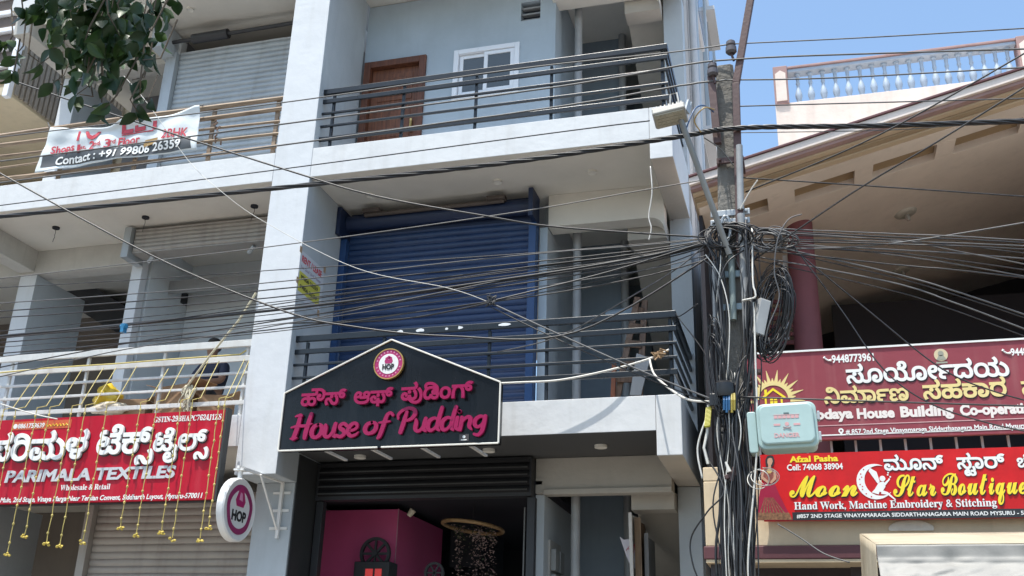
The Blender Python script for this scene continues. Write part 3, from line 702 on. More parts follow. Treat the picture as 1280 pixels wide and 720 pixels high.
KGLYPH = {  # letter outlines in 1/500 em: a start point, then steps
 165: [[116,-6,-29,3,-24,8,-20,15,-15,19,-9,23,-3,28,3,27,9,24,15,19,20,16,25,8,14,3,25,0,22,-4,21,-11,14,-14,-2,0,0,14,-4,18,-6,13,-9,11,-11,9,-18,10,-30,7,76,3,15,-10,12,-13,8,-17,4,-15,1,-16,-1,-14,11,11,18,11,21,6,19,2,15,-1,26,-6,22,-13,9,-8,13,-20,8,-23,2,-13,0,-27,-2,-13,-9,-23,-14,-20,-20,-15,-25,-9,-37,-3,-27,5,-22,10,-17,16,-15,26,9,-1,-4,-10,-14,-19,-14,-11,-16,-9,-12,-4],[118,32,29,4,7,3,12,9,8,12,5,14,2,25,-7,23,-9,12,-12,9,-23,7,-29,-2,-20,-8,-14,-14,-8,-19,-1,-24,7,-23,15,-17,13,-7],[280,32,20,1,22,10,10,11,9,20,1,28,-6,20,-6,8,-11,10,-19,8,-28,2,-25,-7,-17,-16,-7,-13,-3,-14,0,-17,4,-16,12,-19,19,-12],[17,237,0,39,307,0,0,-39]],
 72: [[14,304,-2,-20,-5,-16,-10,-12,-16,-11,-17,-5,-19,-2,-70,-1,0,39,64,0,14,3,8,3,10,11,3,18,-5,21,-13,22,42,4,8,-15,5,-13],[202,236,-1,-25,-5,-23,-7,-20,-10,-17,-12,-15,-15,-11,-17,-9,-18,-5,-21,-1,-18,1,-15,3,-14,6,-17,13,-8,10,-7,12,-5,20,-1,21,3,19,7,15,13,15,13,6,19,3,16,-2,8,-4,7,-6,6,-11,1,-15,-3,-11,-7,-9,-14,-6,-12,1,-7,2,-7,7,-4,7,-2,13,4,1,-5,-16,0,-18,5,-17,10,-13,11,-7,23,-3,19,3,16,7,13,12,9,18,5,14,3,25,-1,27,-2,17,-7,21,-9,19,-12,14,-16,12,-13,6,-17,5,-20,4,-36,1,-162,0,0,39,192,-1,36,-4,35,-12,28,-19,15,-15,10,-15,11,-26,5,-19]],
 201: [[242,-6,-32,4,-23,13,-18,19,-46,69,-14,11,-18,4,-10,-1,-13,-6,-8,-11,-4,-16,0,-17,4,-16,8,-17,13,-22,-39,-15,-14,24,-7,20,-5,29,1,22,5,20,11,17,19,17,18,8,14,2,20,0,17,-4,14,-7,21,-19,36,-57,18,-19,11,-8,9,-3,15,-1,15,2,13,6,13,16,7,22,1,25,-4,22,-8,24,-16,25,-14,18,34,24,27,-36,9,-18,7,-20,6,-31,-3,-43,-8,-26,-6,-12,-16,-18,-10,-7,-23,-10],[170,158,-11,2,-9,6,-6,10,-2,11,2,11,6,10,9,6,11,2,12,-2,9,-6,6,-10,3,-11,-3,-11,-6,-10,-9,-6],[16,237,0,39,264,0,0,-39],[430,148,-21,2,-19,8,-16,12,-11,18,-7,22,-2,26,1,26,7,28,9,16,17,20,22,13,16,6,19,3,28,-1,22,-5,21,-10,-22,-31,-25,10,-24,1,-24,-6,-16,-13,-10,-22,-4,-23,1,-29,4,-13,5,-10,13,-11,11,-3,14,0,13,5,6,8,2,17,-4,11,-9,8,-9,4,-18,2,-148,0,0,39,138,0,28,-2,18,-4,10,-5,16,-12,8,-10,6,-16,2,-19,-2,-18,-6,-15,-11,-12,-14,-9,-16,-5]],
 10: [[218,-6,-22,1,-39,4,-18,4,-32,12,-27,15,-12,9,-20,21,-8,12,-6,12,-10,27,-5,29,0,29,3,24,6,21,9,19,17,22,15,12,24,11,18,3,24,0,19,-5,15,-9,12,-12,8,-15,3,-19,0,-14,-6,-25,-7,-11,-8,-10,-11,-8,-13,-7,-15,-4,-17,-3,-31,2,-28,12,-24,21,12,33,18,-19,22,-11,27,-3,21,5,13,10,7,13,1,16,-6,17,-9,8,-12,3,-14,0,-17,-5,-14,-11,-11,-15,-10,-31,-2,-26,1,-18,5,-22,6,-14,8,-14,16,-18,15,-11,16,-9,19,-8,23,-5,39,-4,57,2,34,7,25,10,13,9,9,10,6,11,3,11,-1,19,-4,7,-8,8,-16,9,-7,7,-38,19,-13,11,-11,12,-6,16,-2,27,5,16,10,14,22,14,29,7,29,-1,15,-3,13,-6,20,-16,7,-10,6,-17,2,-25,-3,-14,-5,-13,-13,-17,-15,-14,-22,-13,-19,-6,-42,-5,-112,-1,0,38,139,0,16,5,16,10,9,9,7,12,4,12,0,9,-5,14,-6,7,-8,6,-10,4,-24,0,-16,-8,-9,-14,0,-18,5,-9,11,-11,24,-14,31,-13,19,-15,9,-13,6,-15,2,-18,-1,-13,-5,-19,-9,-18,-15,-16,-21,-15,-29,-11,-22,-6,-27,-4]],
 189: [[113,-6,-27,3,-16,5,-14,7,-19,15,-13,19,-7,23,-1,32,8,25,12,16,14,13,13,5,13,4,16,1,16,-1,14,-5,17,-11,7,-10,4,-13,0,-12,-2,-13,-4,-11,-34,3,2,14,0,9,-4,8,-9,6,-9,1,-14,-3,-8,-4,-7,-8,-4,-9,-3,-11,2,-21,9,-18,10,-9,23,-9,30,-1,27,7,7,5,10,11,8,14,6,27,38,0,3,-21,7,-16,10,-12,12,-9,14,-5,21,-1,15,3,15,11,7,11,6,20,1,17,-2,23,-7,23,-8,17,-25,35,35,24,15,-18,16,-27,12,-30,4,-21,1,-35,-3,-21,-9,-26,-14,-20,-18,-15,-21,-8,-23,-3,-29,3,-22,9,-9,6,-12,12,-18,26,16,2,-19,-26,-19,-17,-11,-6,-18,-6],[182,-72,4,80,38,0,4,-80],[200,148,-11,3,-9,6,-6,9,-2,12,2,11,6,10,9,6,11,3,12,-3,10,-6,6,-10,2,-11,-2,-12,-6,-9,-10,-6],[16,237,0,39,305,0,0,-39],[472,148,-22,2,-18,8,-16,12,-12,18,-7,22,-2,26,1,26,8,28,8,16,17,20,22,13,17,6,19,3,28,-1,21,-5,22,-10,-22,-31,-25,10,-24,1,-25,-6,-16,-13,-10,-22,-3,-23,1,-29,3,-13,6,-10,12,-11,12,-3,14,0,13,5,6,8,2,17,-4,11,-9,8,-10,4,-18,2,-147,0,0,39,137,0,29,-2,17,-4,11,-5,16,-12,7,-10,7,-16,2,-19,-2,-18,-7,-15,-10,-12,-14,-9,-16,-5]],
 43: [[113,-6,-27,3,-16,5,-14,7,-19,15,-13,19,-7,23,-1,32,8,25,12,16,14,13,13,5,13,4,16,1,16,-1,14,-5,17,-11,7,-10,4,-13,0,-12,-2,-13,-4,-11,-34,3,2,14,0,9,-4,8,-9,6,-9,1,-14,-3,-8,-4,-7,-8,-4,-9,-3,-11,2,-21,9,-18,10,-9,23,-9,30,-1,27,7,7,5,10,11,8,14,6,27,38,0,3,-21,7,-16,10,-12,12,-9,14,-5,21,-1,15,3,15,11,7,11,6,20,1,17,-2,23,-7,23,-8,17,-25,35,35,24,15,-18,16,-27,12,-30,4,-21,1,-35,-3,-21,-9,-26,-14,-20,-18,-15,-21,-8,-23,-3,-29,3,-22,9,-9,6,-12,12,-18,26,16,2,-19,-26,-19,-17,-11,-6,-18,-6],[200,148,-11,3,-9,6,-6,9,-2,12,2,11,6,10,9,6,11,3,12,-3,10,-6,6,-10,2,-11,-2,-12,-6,-9,-10,-6],[16,237,0,39,263,0,25,1,16,5,9,6,5,8,1,11,0,13,-3,11,-7,16,-22,27,33,21,24,-32,12,-29,4,-28,-5,-28,-11,-16,-23,-16,-24,-7,-24,-2]],
 276: [[-178,20,24,-24,19,-15,28,-16,24,-7,25,-4,33,2,20,4,26,13,20,20,14,26,8,32,1,37,-6,39,-14,40,-14,26,-29,37,34,27,31,-43,16,-30,15,-46,6,-32,2,-45,-5,-36,-11,-30,-15,-26,-20,-20,-15,-11,-17,-9,-38,-11,-43,-2,-42,7,-27,11,-25,14,-23,19,-29,29]],
 216: [[108,-6,-17,1,-15,5,-20,12,-11,12,-9,14,-10,29,-4,22,-1,26,3,33,10,30,9,19,12,17,21,23,26,17,31,13,22,6,36,3,33,-2,32,-8,22,-10,27,-19,17,-21,19,-52,-9,-34,-10,-13,-14,-11,-17,-7,-20,-2,-21,3,-14,5,-15,12,-7,12,-4,21,4,23,8,11,17,12,21,5,27,-2,20,-7,23,-16,12,-12,10,-16,7,-17,5,-29,0,-20,-2,-18,-6,-16,-12,-21,-17,-16,-20,-12,-23,-5,-30,1,-26,8,-20,15,-13,15,-12,19,16,2,-17,-28,-18,-18,-22,-10],[114,34,22,4,17,12,12,19,7,23,38,0,5,-18,7,-15,10,-11,18,-11,14,-3,12,0,14,2,13,6,11,9,5,7,7,21,0,26,-7,30,-9,15,-12,12,-15,7,-15,1,-14,-5,-5,-6,-1,-5,2,-16,4,-4,8,-4,17,-1,14,5,12,11,5,14,0,19,-7,18,-9,12,-18,13,-22,9,-19,5,-22,2,-35,0,-36,-7,-30,-14,-18,-15,-18,-26,-10,-31,-4,-34,3,-36,11,-23,16,-13],[144,372,27,-2,38,-6,32,-12,29,-15,25,-19,21,-21,16,-23,14,-34,6,-26,2,-27,-2,-23,-6,-18,-40,66,17,6,-4,9,-14,25,-19,23,-30,24,-31,17,-32,11,-37,5,-26,-1,-20,-3,-14,-5,-13,-11,-6,-13,1,-19,7,-18,11,-14,-31,-24,-15,21,-10,24,-4,20,2,22,5,15,13,18,12,10,22,10,26,6]],
 6: [[136,-6,-23,2,-21,5,-27,13,-15,13,-17,25,-8,21,-5,23,-2,26,2,24,5,22,13,30,12,16,24,20,19,9,21,5,24,2,26,-2,22,-6,19,-9,23,-20,11,-16,9,-20,7,-32,1,-23,-1,-24,-8,-32,-10,-19,-12,-17,-23,-20,-20,-9,-22,-5],[136,32,14,0,22,6,10,5,15,14,10,19,6,21,2,38,-5,24,-8,20,-14,16,-8,7,-9,4,-21,6,-21,0,-16,-2,-14,-6,-12,-7,-9,-10,-8,-12,-8,-28,-2,-38,5,-24,3,-11,12,-18,7,-7,17,-11,21,-6]],
 170: [[250,276,0,-39,-18,0,2,2,9,-7,22,-23,11,-18,12,-29,6,-32,4,-32,1,-98,-45,0,-1,86,-5,52,-8,30,-9,20,-10,17,-17,20,-14,8,-27,5,-20,-3,-17,-7,-19,-17,-14,-22,-11,-27,-6,-23,-4,-34,-2,-105,-45,0,0,77,4,49,11,45,8,20,11,18,14,16,26,19,9,-7,-84,0,0,39],[400,148,-22,2,-18,8,-16,12,-12,18,-7,22,-2,26,1,26,8,28,8,16,17,20,22,13,17,6,19,3,28,-1,21,-5,22,-10,-22,-31,-25,10,-24,1,-25,-6,-16,-13,-10,-22,-3,-23,1,-29,3,-13,6,-10,12,-11,12,-3,14,0,13,5,6,8,2,17,-4,11,-9,8,-10,4,-18,2,-147,0,0,39,137,0,29,-2,17,-4,11,-5,16,-12,7,-10,7,-16,2,-19,-2,-18,-7,-15,-10,-12,-14,-9,-16,-5]],
 230: [[163,-6,-38,4,-35,11,-29,20,-15,17,-12,21,-5,12,-7,43,0,35,4,18,6,17,18,31,26,25,31,18,35,9,39,0,29,-8,27,-15,23,-25,2,1,-16,34,-17,24,-26,24,-25,14,-27,7,-35,0,-21,-7,-9,-7,-6,-9,-3,-11,1,-17,5,-14,11,-16,-27,-28,-19,27,-8,19,-3,12,1,31,4,15,8,13,9,10,12,9,29,10,25,3,21,0,34,-6,20,-8,18,-10,16,-13,16,-15,25,-35,9,-19,10,-29,9,-52,2,-56,-8,-42,-9,-24,-21,-29,-28,-22,-35,-13],[164,34,21,2,19,4,16,8,13,10,11,12,9,14,6,16,4,17,1,19,-1,20,-5,18,-7,16,-10,14,-12,12,-14,9,-24,9,-27,3,-20,-1,-18,-5,-23,-11,-13,-11,-16,-20,-6,-16,-5,-18,-1,-19,3,-30,4,-13,12,-23,19,-17,22,-12,13,-4]],
 47: [[113,-6,-27,3,-16,5,-14,7,-19,15,-13,19,-7,23,-1,32,8,25,16,21,16,11,13,4,15,3,16,0,15,-3,13,-6,11,-8,7,-10,4,-13,0,-12,-2,-13,-4,-11,-34,3,2,15,-1,11,-5,7,-10,4,-11,1,-9,-3,-12,-8,-6,-8,-3,-10,-1,-13,3,-21,12,-16,20,-11,18,-3,21,0,27,7,13,10,9,13,6,15,3,19,38,0,3,-21,7,-16,10,-12,12,-9,21,-6,17,0,15,4,6,4,9,10,6,13,4,14,1,26,-5,28,-13,33,-19,28,-25,22,-27,15,-27,7,77,4,8,-6,22,-18,24,-30,16,-33,8,-27,2,-41,-5,-30,-12,-25,-15,-18,-19,-12,-21,-7,-24,-1,-27,5,-11,4,-14,9,-19,22,-11,16,16,2,-19,-26,-19,-17,-11,-6,-18,-6],[16,237,0,39,263,0,25,1,16,5,9,6,5,8,1,11,0,13,-3,11,-7,16,-22,27,33,21,24,-32,12,-29,4,-28,-5,-28,-11,-16,-23,-16,-24,-7,-24,-2],[454,-6,-36,5,-21,8,-28,20,-33,35,26,26,21,-23,15,-12,14,-10,16,-6,18,-3,19,0,17,4,14,9,11,13,7,16,4,19,0,21,-3,22,-5,19,-8,18,-11,16,-12,15,-15,12,-25,17,-19,9,22,38,32,-18,28,-23,24,-27,13,-21,14,-34,5,-25,2,-26,-3,-31,-5,-19,-8,-17,-10,-15,-14,-12,-15,-10,-19,-6]],
 52: [[181,-6,-25,3,-17,5,-11,5,-13,11,-6,10,-4,11,0,21,8,19,17,15,-3,-10,-21,5,-28,11,-25,15,-19,19,-9,15,-6,17,-4,17,1,26,4,16,6,14,8,12,10,11,19,12,14,5,17,2,28,-1,16,-5,10,-5,15,-15,5,-10,4,-17,-1,-18,-5,-16,-8,-14,-9,-8,-17,-10,-15,-4,-18,-2,-22,0,-23,6,-15,6,3,32,14,-6,14,-3,30,-1,13,4,9,4,10,14,1,8,-2,11,-7,9,-11,5,-13,1,-14,-1,-12,-5,-10,-7,-9,-16,-3,-20,2,-21,9,-19,17,-15,24,-13,34,-8,32,-4,31,0,32,5,25,8,19,11,12,15,6,17,1,17,-5,18,-16,18,-19,11,-48,0,0,39,58,1,14,4,9,5,6,8,2,8,-1,23,-9,22,-21,27,32,21,20,-25,12,-22,6,-21,2,-21,-3,-21,-9,-18,-9,-10,-11,-8,-14,-5,-6,14,18,-12,12,-11,10,-12,6,-13,4,-28,0,-15,-6,-20,-6,-11,-11,-15,-14,-12,-16,-10,-22,-9,-23,-6,-4,13,14,-12,9,-14,3,-19,-6,-23,-14,-19,-16,-9,-19,-5],[182,30,16,1,12,5,8,8,3,12,-3,12,-8,10,-13,6,-15,2,-18,-3,-12,-6,-7,-9,-3,-12,3,-10,7,-9,13,-6]],
 248: [[122,-6,-29,3,-24,10,-21,16,-12,16,-11,27,-4,24,-1,30,6,32,11,29,17,23,22,17,17,7,29,4,24,-3,21,-10,14,-15,6,-15,3,-18,-3,-18,-4,-11,-10,-15,-9,-8,-24,-11,-24,-3,-25,1,-14,3,-19,10,-21,18,10,33,16,-16,15,-10,12,-3,22,-1,19,3,12,7,6,11,1,16,-8,13,-6,4,-11,3,-24,-3,-15,-10,-12,-14,-8,-18,-4,-22,-2,-28,2,-23,9,-22,12,-11,18,-9,25,-3,30,4,14,8,11,12,12,22,4,18,39,0,6,-29,9,-15,5,-5,13,-9,14,-5,24,-1,21,6,13,12,7,17,0,25,-8,22,-15,17,-19,13,-23,8,34,22,16,-7,20,-13,15,-15,12,-16,5,-13,5,-20,0,-14,-2,-23,-7,-20,-6,-9,-14,-16,-9,-5,-23,-8,-13,-2,-29,0,-18,3,-17,7,-14,10,-13,13,-17,23,17,1,-20,-25,-20,-17,-11,-6,-17,-6],[94,206,-23,11,-16,15,-9,18,-3,12,0,11,5,19,13,16,21,12,23,5,19,1,4,-38,-21,-2,-14,-5,-8,-8,-3,-14,5,-11,9,-8,27,-11],[249,153,0,37,53,2,14,3,10,8,3,8,-1,14,-6,9,-12,10,38,16,10,-9,7,-11,5,-18,-2,-21,-8,-17,-13,-14,-16,-9,-24,-7],[212,237,0,39,69,0,26,1,21,6,13,9,8,15,2,25,-5,17,-8,9,-9,7,-11,4,-13,1,-12,-1,-16,-7,-9,-7,-6,-8,-3,-9,1,-15,-15,21,22,2,13,-3,6,-7,2,-5,0,-13,-7,-11,-9,-4,-7,-2,-10,0,-9,3,-11,9,-7,18,0,15,6,20,10,14,14,12,12,6,29,6,33,-2,14,-5,13,-7,15,-14,8,-12,5,-13,4,-15,1,-22,-2,-17,-8,-20,-10,-13,-21,-15,-28,-9,-36,-3]],
 168: [[142,-6,-33,3,-28,9,-22,13,-17,19,-10,22,-3,17,1,19,4,20,13,21,15,15,14,8,7,-6,-65,-1,0,35,104,0,9,10,4,11,-2,14,-7,15,23,6,17,-6,6,-12,2,-20,-2,-10,-4,-8,102,0,0,-35,-68,1,8,5,18,-10,17,-17,9,-19,4,-20,-1,-24,-8,-23,-9,-14,-18,-17,-25,-13,-20,-5],[144,33,34,4,16,8,16,18,6,13,2,16,-1,12,-5,16,-13,16,-15,10,-11,4,-29,3,-30,-3,-12,-5,-15,-9,-12,-17,-5,-15,-1,-12,5,-24,14,-19,6,-5,17,-7],[18,237,0,39,194,0,0,-39],[364,148,-22,2,-19,8,-15,12,-12,18,-7,22,-3,26,2,26,7,28,9,16,17,20,22,13,16,6,19,3,28,-1,22,-5,21,-10,-21,-31,-26,10,-24,1,-24,-6,-16,-13,-10,-22,-4,-23,1,-29,4,-13,5,-10,13,-11,11,-3,14,0,13,5,6,8,2,17,-4,11,-9,8,-10,4,-17,2,-148,0,0,39,137,0,29,-2,18,-4,10,-5,16,-12,8,-10,6,-16,3,-19,-3,-18,-6,-15,-11,-12,-14,-9,-16,-5]],
 129: [[2,-164,-26,3,-20,9,-14,13,-38,49,-9,7,-13,3,-8,-1,-9,-4,-7,-9,-2,-10,0,-12,3,-11,15,-27,-34,-12,-4,4,-14,28,-4,27,4,23,14,19,20,12,16,4,17,0,15,-2,12,-6,20,-17,31,-40,16,-14,12,-4,12,0,14,3,7,5,6,10,4,15,2,19,-2,24,-7,26,-7,17,-20,31,34,16,22,-35,14,-38,4,-33,-2,-35,-8,-22,-7,-11,-10,-10,-23,-11]],
 75: [[-42,-208,-23,2,-20,4,-17,7,-22,15,-11,12,-11,23,-5,16,-1,26,4,21,9,18,18,19,17,10,21,5,26,-2,18,-7,13,-13,7,-21,-1,-25,-9,-18,-17,-13,-16,-5,-29,-2,-18,3,-17,8,-6,37,14,-10,14,-5,22,-2,14,3,9,5,5,11,-1,13,-7,8,-15,4,-15,-3,-12,-8,-10,-16,-3,-24,4,-26,14,-19,14,-9,29,-7,28,0,28,7,13,6,11,8,9,10,7,12,5,15,1,26,-2,15,-8,20,-10,19,-12,15,14,14,8,10,4,12,1,14,-3,13,-7,13,-19,19,26,27,15,-14,15,-18,10,-24,2,-12,0,-20,-5,-15,-16,-22,-3,-2,-3,15,10,-14,11,-20,8,-29,2,-37,-7,-32,-14,-25,-13,-13,-16,-11,-29,-11,-23,-4]],
 196: [[190,-6,-35,2,-31,7,-27,11,-24,16,-19,19,-16,22,-11,26,-6,27,-2,43,3,24,5,21,9,19,11,16,13,13,15,11,17,7,29,4,21,-2,23,-9,16,-16,8,-15,3,-19,-1,-20,-5,-19,-11,-17,-15,-12,-20,-10,-25,-4,-23,1,-18,4,-20,10,5,36,27,-14,11,-2,14,0,15,3,11,5,8,7,5,9,3,10,-1,15,-2,9,-9,9,-11,5,-14,0,-16,-4,-10,-4,-9,-8,-8,-10,-9,-19,-6,-27,0,-32,3,-20,7,-19,10,-18,14,-16,16,-13,20,-10,36,-10,41,-1,26,3,22,5,20,8,17,11,14,14,10,15,7,18,4,31,-2,23,-7,21,-11,20,-15,17,-17,14,-21,12,24,25,35,-21,26,-26,19,-31,7,-25,3,-19,0,-23,-8,-37,-17,-33,-16,-20,-10,-8,-24,-15,-28,-11,-34,-7],[219,237,0,39,91,0,0,-39],[466,148,-22,2,-19,8,-15,12,-12,18,-7,22,-3,26,2,26,7,28,9,16,17,20,22,13,16,6,19,3,28,-1,22,-5,21,-10,-21,-31,-26,10,-24,1,-24,-6,-16,-13,-10,-22,-4,-23,1,-29,4,-13,5,-10,13,-11,11,-3,14,0,13,5,6,8,2,17,-4,11,-9,8,-10,4,-17,2,-148,0,0,39,137,0,29,-2,18,-4,10,-5,16,-12,8,-10,6,-16,3,-19,-3,-18,-6,-15,-11,-12,-14,-9,-16,-5]],
 56: [[242,-6,-32,4,-23,13,-18,19,-46,69,-14,11,-18,4,-10,-1,-13,-6,-8,-11,-4,-16,0,-17,4,-16,8,-17,13,-22,-39,-15,-14,24,-7,20,-5,29,1,22,5,20,11,17,19,17,18,8,14,2,20,0,17,-4,14,-7,21,-19,36,-57,18,-19,11,-8,9,-3,15,-1,15,2,13,6,13,16,7,22,1,25,-4,22,-8,24,-16,25,-14,18,34,24,27,-36,9,-18,7,-20,6,-31,-3,-43,-8,-26,-6,-12,-16,-18,-10,-7,-23,-10],[170,158,-11,2,-9,6,-6,10,-2,11,2,11,6,10,9,6,11,2,12,-2,9,-6,6,-10,3,-11,-3,-11,-6,-10,-9,-6],[16,237,0,39,229,0,22,2,15,5,7,7,5,10,0,9,-2,16,-8,22,-22,27,32,21,20,-25,15,-29,4,-14,2,-21,-4,-23,-4,-9,-9,-12,-18,-14,-22,-8,-30,-3]],
 64: [[45,-6,-31,4,-18,8,-25,18,-31,32,26,28,26,-29,13,-9,12,-7,14,-4,21,-1,12,3,10,5,9,13,4,17,-4,102,4,23,7,20,17,26,24,19,29,13,33,6,24,0,22,-3,20,-5,19,-9,16,-10,14,-13,12,-15,14,-25,7,-19,7,-30,2,-33,-1,-25,-5,-23,-6,-19,-10,-18,-19,-20,-16,-10,-17,-6,-21,-4,-20,0,-16,3,-15,4,-13,8,-15,13,-11,18,-5,20,-1,21,3,19,7,15,13,15,13,6,19,4,16,-3,12,-7,8,-10,2,-19,-3,-11,-7,-9,-10,-5,-12,-1,-11,3,-7,7,-5,11,-1,9,4,1,-5,-16,0,-18,2,-12,9,-15,15,-10,23,-4,19,3,11,4,10,7,11,14,6,11,5,14,3,25,-3,41,-5,20,-7,18,-10,17,-12,14,-24,16,-31,7,-20,0,-16,-2,-21,-8,-17,-12,-13,-16,-5,-14,-4,-16,-1,-17,4,-89,-3,-18,-5,-14,-13,-18,-16,-12,-19,-8]],
 284: [[154,-6,-23,1,-31,8,-24,14,-20,18,-15,21,-11,24,-7,26,-3,34,2,26,5,24,9,22,20,29,27,21,21,11,23,6,26,2,24,-1,30,-8,17,-9,22,-17,16,-20,12,-23,9,-33,3,-32,-2,-27,-5,-25,-9,-23,-20,-29,-26,-22,-21,-10,-23,-6],[153,34,18,1,16,4,21,11,12,11,14,21,6,17,4,19,1,22,-1,19,-6,26,-7,15,-9,13,-18,16,-15,7,-17,4,-20,2,-16,-2,-23,-6,-14,-8,-12,-10,-14,-20,-7,-17,-4,-19,-1,-22,1,-21,4,-19,6,-17,13,-21,12,-10,14,-8,15,-6],[360,-6,-35,5,-21,8,-28,20,-33,35,26,26,21,-23,14,-12,15,-10,16,-6,26,-3,19,2,16,6,12,11,10,14,5,18,2,20,-3,31,-6,20,-8,17,-17,24,-15,13,-25,17,-29,11,69,4,29,-23,17,-19,14,-22,9,-24,5,-27,0,-33,-3,-20,-5,-20,-10,-18,-12,-16,-17,-12,-14,-7,-25,-6],[300,237,0,39,51,0,32,2,19,7,10,9,5,8,3,11,0,25,-8,16,-14,11,-11,4,-13,1,-12,-1,-16,-7,-8,-7,-6,-8,-3,-9,0,-15,-15,21,22,2,13,-3,6,-7,3,-5,0,-13,-7,-11,-13,-5,-18,0,-12,8,-8,12,-3,18,4,21,9,15,18,16,11,6,14,4,33,2,16,-2,14,-5,12,-7,15,-14,11,-18,5,-14,3,-24,-2,-18,-4,-16,-7,-14,-11,-12,-10,-7,-25,-11,-33,-4],[530,-6,-31,4,-18,8,-25,18,-31,32,25,28,27,-29,12,-9,13,-7,13,-4,22,-1,12,3,9,5,9,13,4,17,-3,102,4,23,7,20,17,26,23,19,29,13,33,6,24,0,23,-3,20,-5,18,-9,16,-10,14,-13,12,-15,14,-25,8,-19,6,-30,2,-33,-1,-25,-4,-23,-7,-19,-10,-18,-18,-20,-16,-10,-18,-6,-20,-4,-20,0,-17,3,-15,4,-12,8,-16,13,-10,18,-6,20,-1,21,3,19,7,15,14,15,13,6,18,4,17,-3,12,-7,7,-10,2,-19,-3,-11,-7,-9,-9,-5,-12,-1,-11,3,-8,7,-3,7,-2,13,4,1,-5,-16,-1,-18,3,-12,8,-15,16,-10,23,-4,19,3,11,4,9,7,12,14,6,11,4,14,3,25,-2,41,-5,20,-7,18,-10,17,-13,14,-24,16,-30,7,-21,0,-16,-2,-21,-8,-17,-12,-12,-16,-6,-14,-3,-16,-2,-17,4,-89,-2,-18,-6,-14,-12,-18,-16,-12,-19,-8]],
 74: [[191,215,-1,-14,-6,-19,-11,-16,-10,-10,-18,-10,-15,-4,-36,-3,-16,3,-15,5,-18,12,-17,15,12,34,18,-20,18,-10,19,-4,21,1,18,7,11,11,5,15,0,15,-5,12,-6,6,-8,3,-15,2,-10,0,-14,-6,-16,-14,-13,-21,-5,-21,0,-33,3,-20,9,-26,10,-16,11,-14,30,-24,35,-19,-21,-38,-32,18,-29,22,-23,26,-13,19,-13,33,-5,24,-2,38,6,32,12,28,17,22,13,11,16,8,27,6,31,-2,12,-3,16,-9,8,-8,9,-14,5,-17]],
 93: [[276,237,-175,-1,-22,-5,-14,-9,-7,-15,0,-21,7,-12,12,-10,11,-3,18,-3,84,0,0,-39,-92,-2,-17,-5,-14,-11,-6,-17,1,-14,3,-8,10,-12,20,-8,29,-2,0,-40,-27,1,-30,7,-19,10,-15,14,-10,19,-3,30,6,24,8,14,10,9,16,10,2,-4,-18,12,-15,15,-7,12,-5,14,-1,17,3,18,5,12,10,15,23,15,14,5,22,4,37,2,146,1]],
 40: [[108,-6,-24,3,-11,4,-10,6,-18,16,-13,23,-5,13,-3,16,-3,35,2,30,4,18,10,26,8,15,17,20,21,16,15,9,8,-7,-85,0,0,39,243,0,26,1,13,4,9,5,6,8,3,13,-1,13,-3,11,-7,16,-22,27,33,21,25,-32,12,-29,4,-28,-6,-28,-8,-12,-15,-14,-18,-8,-23,-6,0,4,20,-14,22,-24,16,-30,8,-26,4,-38,-3,-35,-8,-29,-14,-23,-18,-16,-21,-10,-26,-3,-26,3,-16,5,-10,5,-21,21,-16,24,16,2,-17,-28,-18,-18,-22,-10],[114,34,22,4,18,13,12,20,6,27,38,0,3,-21,7,-16,10,-12,19,-12,13,-3,14,0,14,4,12,7,9,12,6,17,3,22,0,30,-5,24,-5,16,-11,21,-9,13,-18,16,-21,12,-17,5,-27,5,-39,-1,-26,-6,-23,-10,-19,-14,-16,-18,-14,-28,-7,-33,-1,-32,3,-22,11,-23,16,-13]],
 48: [[154,-6,-23,1,-31,8,-24,14,-20,18,-15,21,-11,24,-7,26,-3,34,2,26,5,24,15,33,14,18,27,22,21,10,23,6,26,3,24,-2,30,-8,17,-8,22,-17,16,-21,12,-23,9,-33,3,-32,-2,-27,-5,-25,-9,-23,-20,-29,-26,-22,-21,-10,-23,-6],[153,34,18,1,16,4,21,11,12,11,14,21,6,17,4,19,1,22,-1,19,-6,26,-7,15,-9,14,-18,15,-15,7,-17,5,-20,1,-16,-1,-23,-7,-14,-8,-12,-10,-14,-20,-7,-17,-4,-19,-1,-22,1,-21,4,-19,6,-17,13,-21,12,-10,14,-8,15,-6],[360,-6,-35,5,-21,8,-28,20,-33,35,26,26,21,-23,14,-12,15,-10,16,-6,26,-3,19,2,16,6,12,11,10,14,5,18,2,20,-3,31,-6,20,-8,17,-17,24,-15,13,-25,17,-29,11,69,2,29,-21,17,-19,14,-22,9,-24,5,-27,0,-33,-3,-20,-5,-20,-10,-18,-12,-16,-17,-12,-14,-7,-25,-6],[544,-6,-36,5,-21,8,-27,20,-34,35,26,26,21,-23,15,-12,15,-10,16,-6,17,-3,19,0,17,4,14,9,11,13,7,16,4,19,0,21,-3,22,-5,19,-8,18,-11,16,-12,15,-15,12,-25,17,-19,9,22,38,32,-18,28,-23,17,-18,20,-30,14,-34,5,-25,2,-26,-3,-31,-5,-19,-8,-17,-10,-15,-13,-12,-16,-10,-18,-6],[462,306,-4,-23,-6,-13,-15,-15,-15,-9,-17,-6,-22,-2,-83,-1,0,39,79,0,15,2,14,5,7,7,5,10,1,9,-2,16,-9,22,-22,27,33,21,20,-25,12,-22,6,-21]],
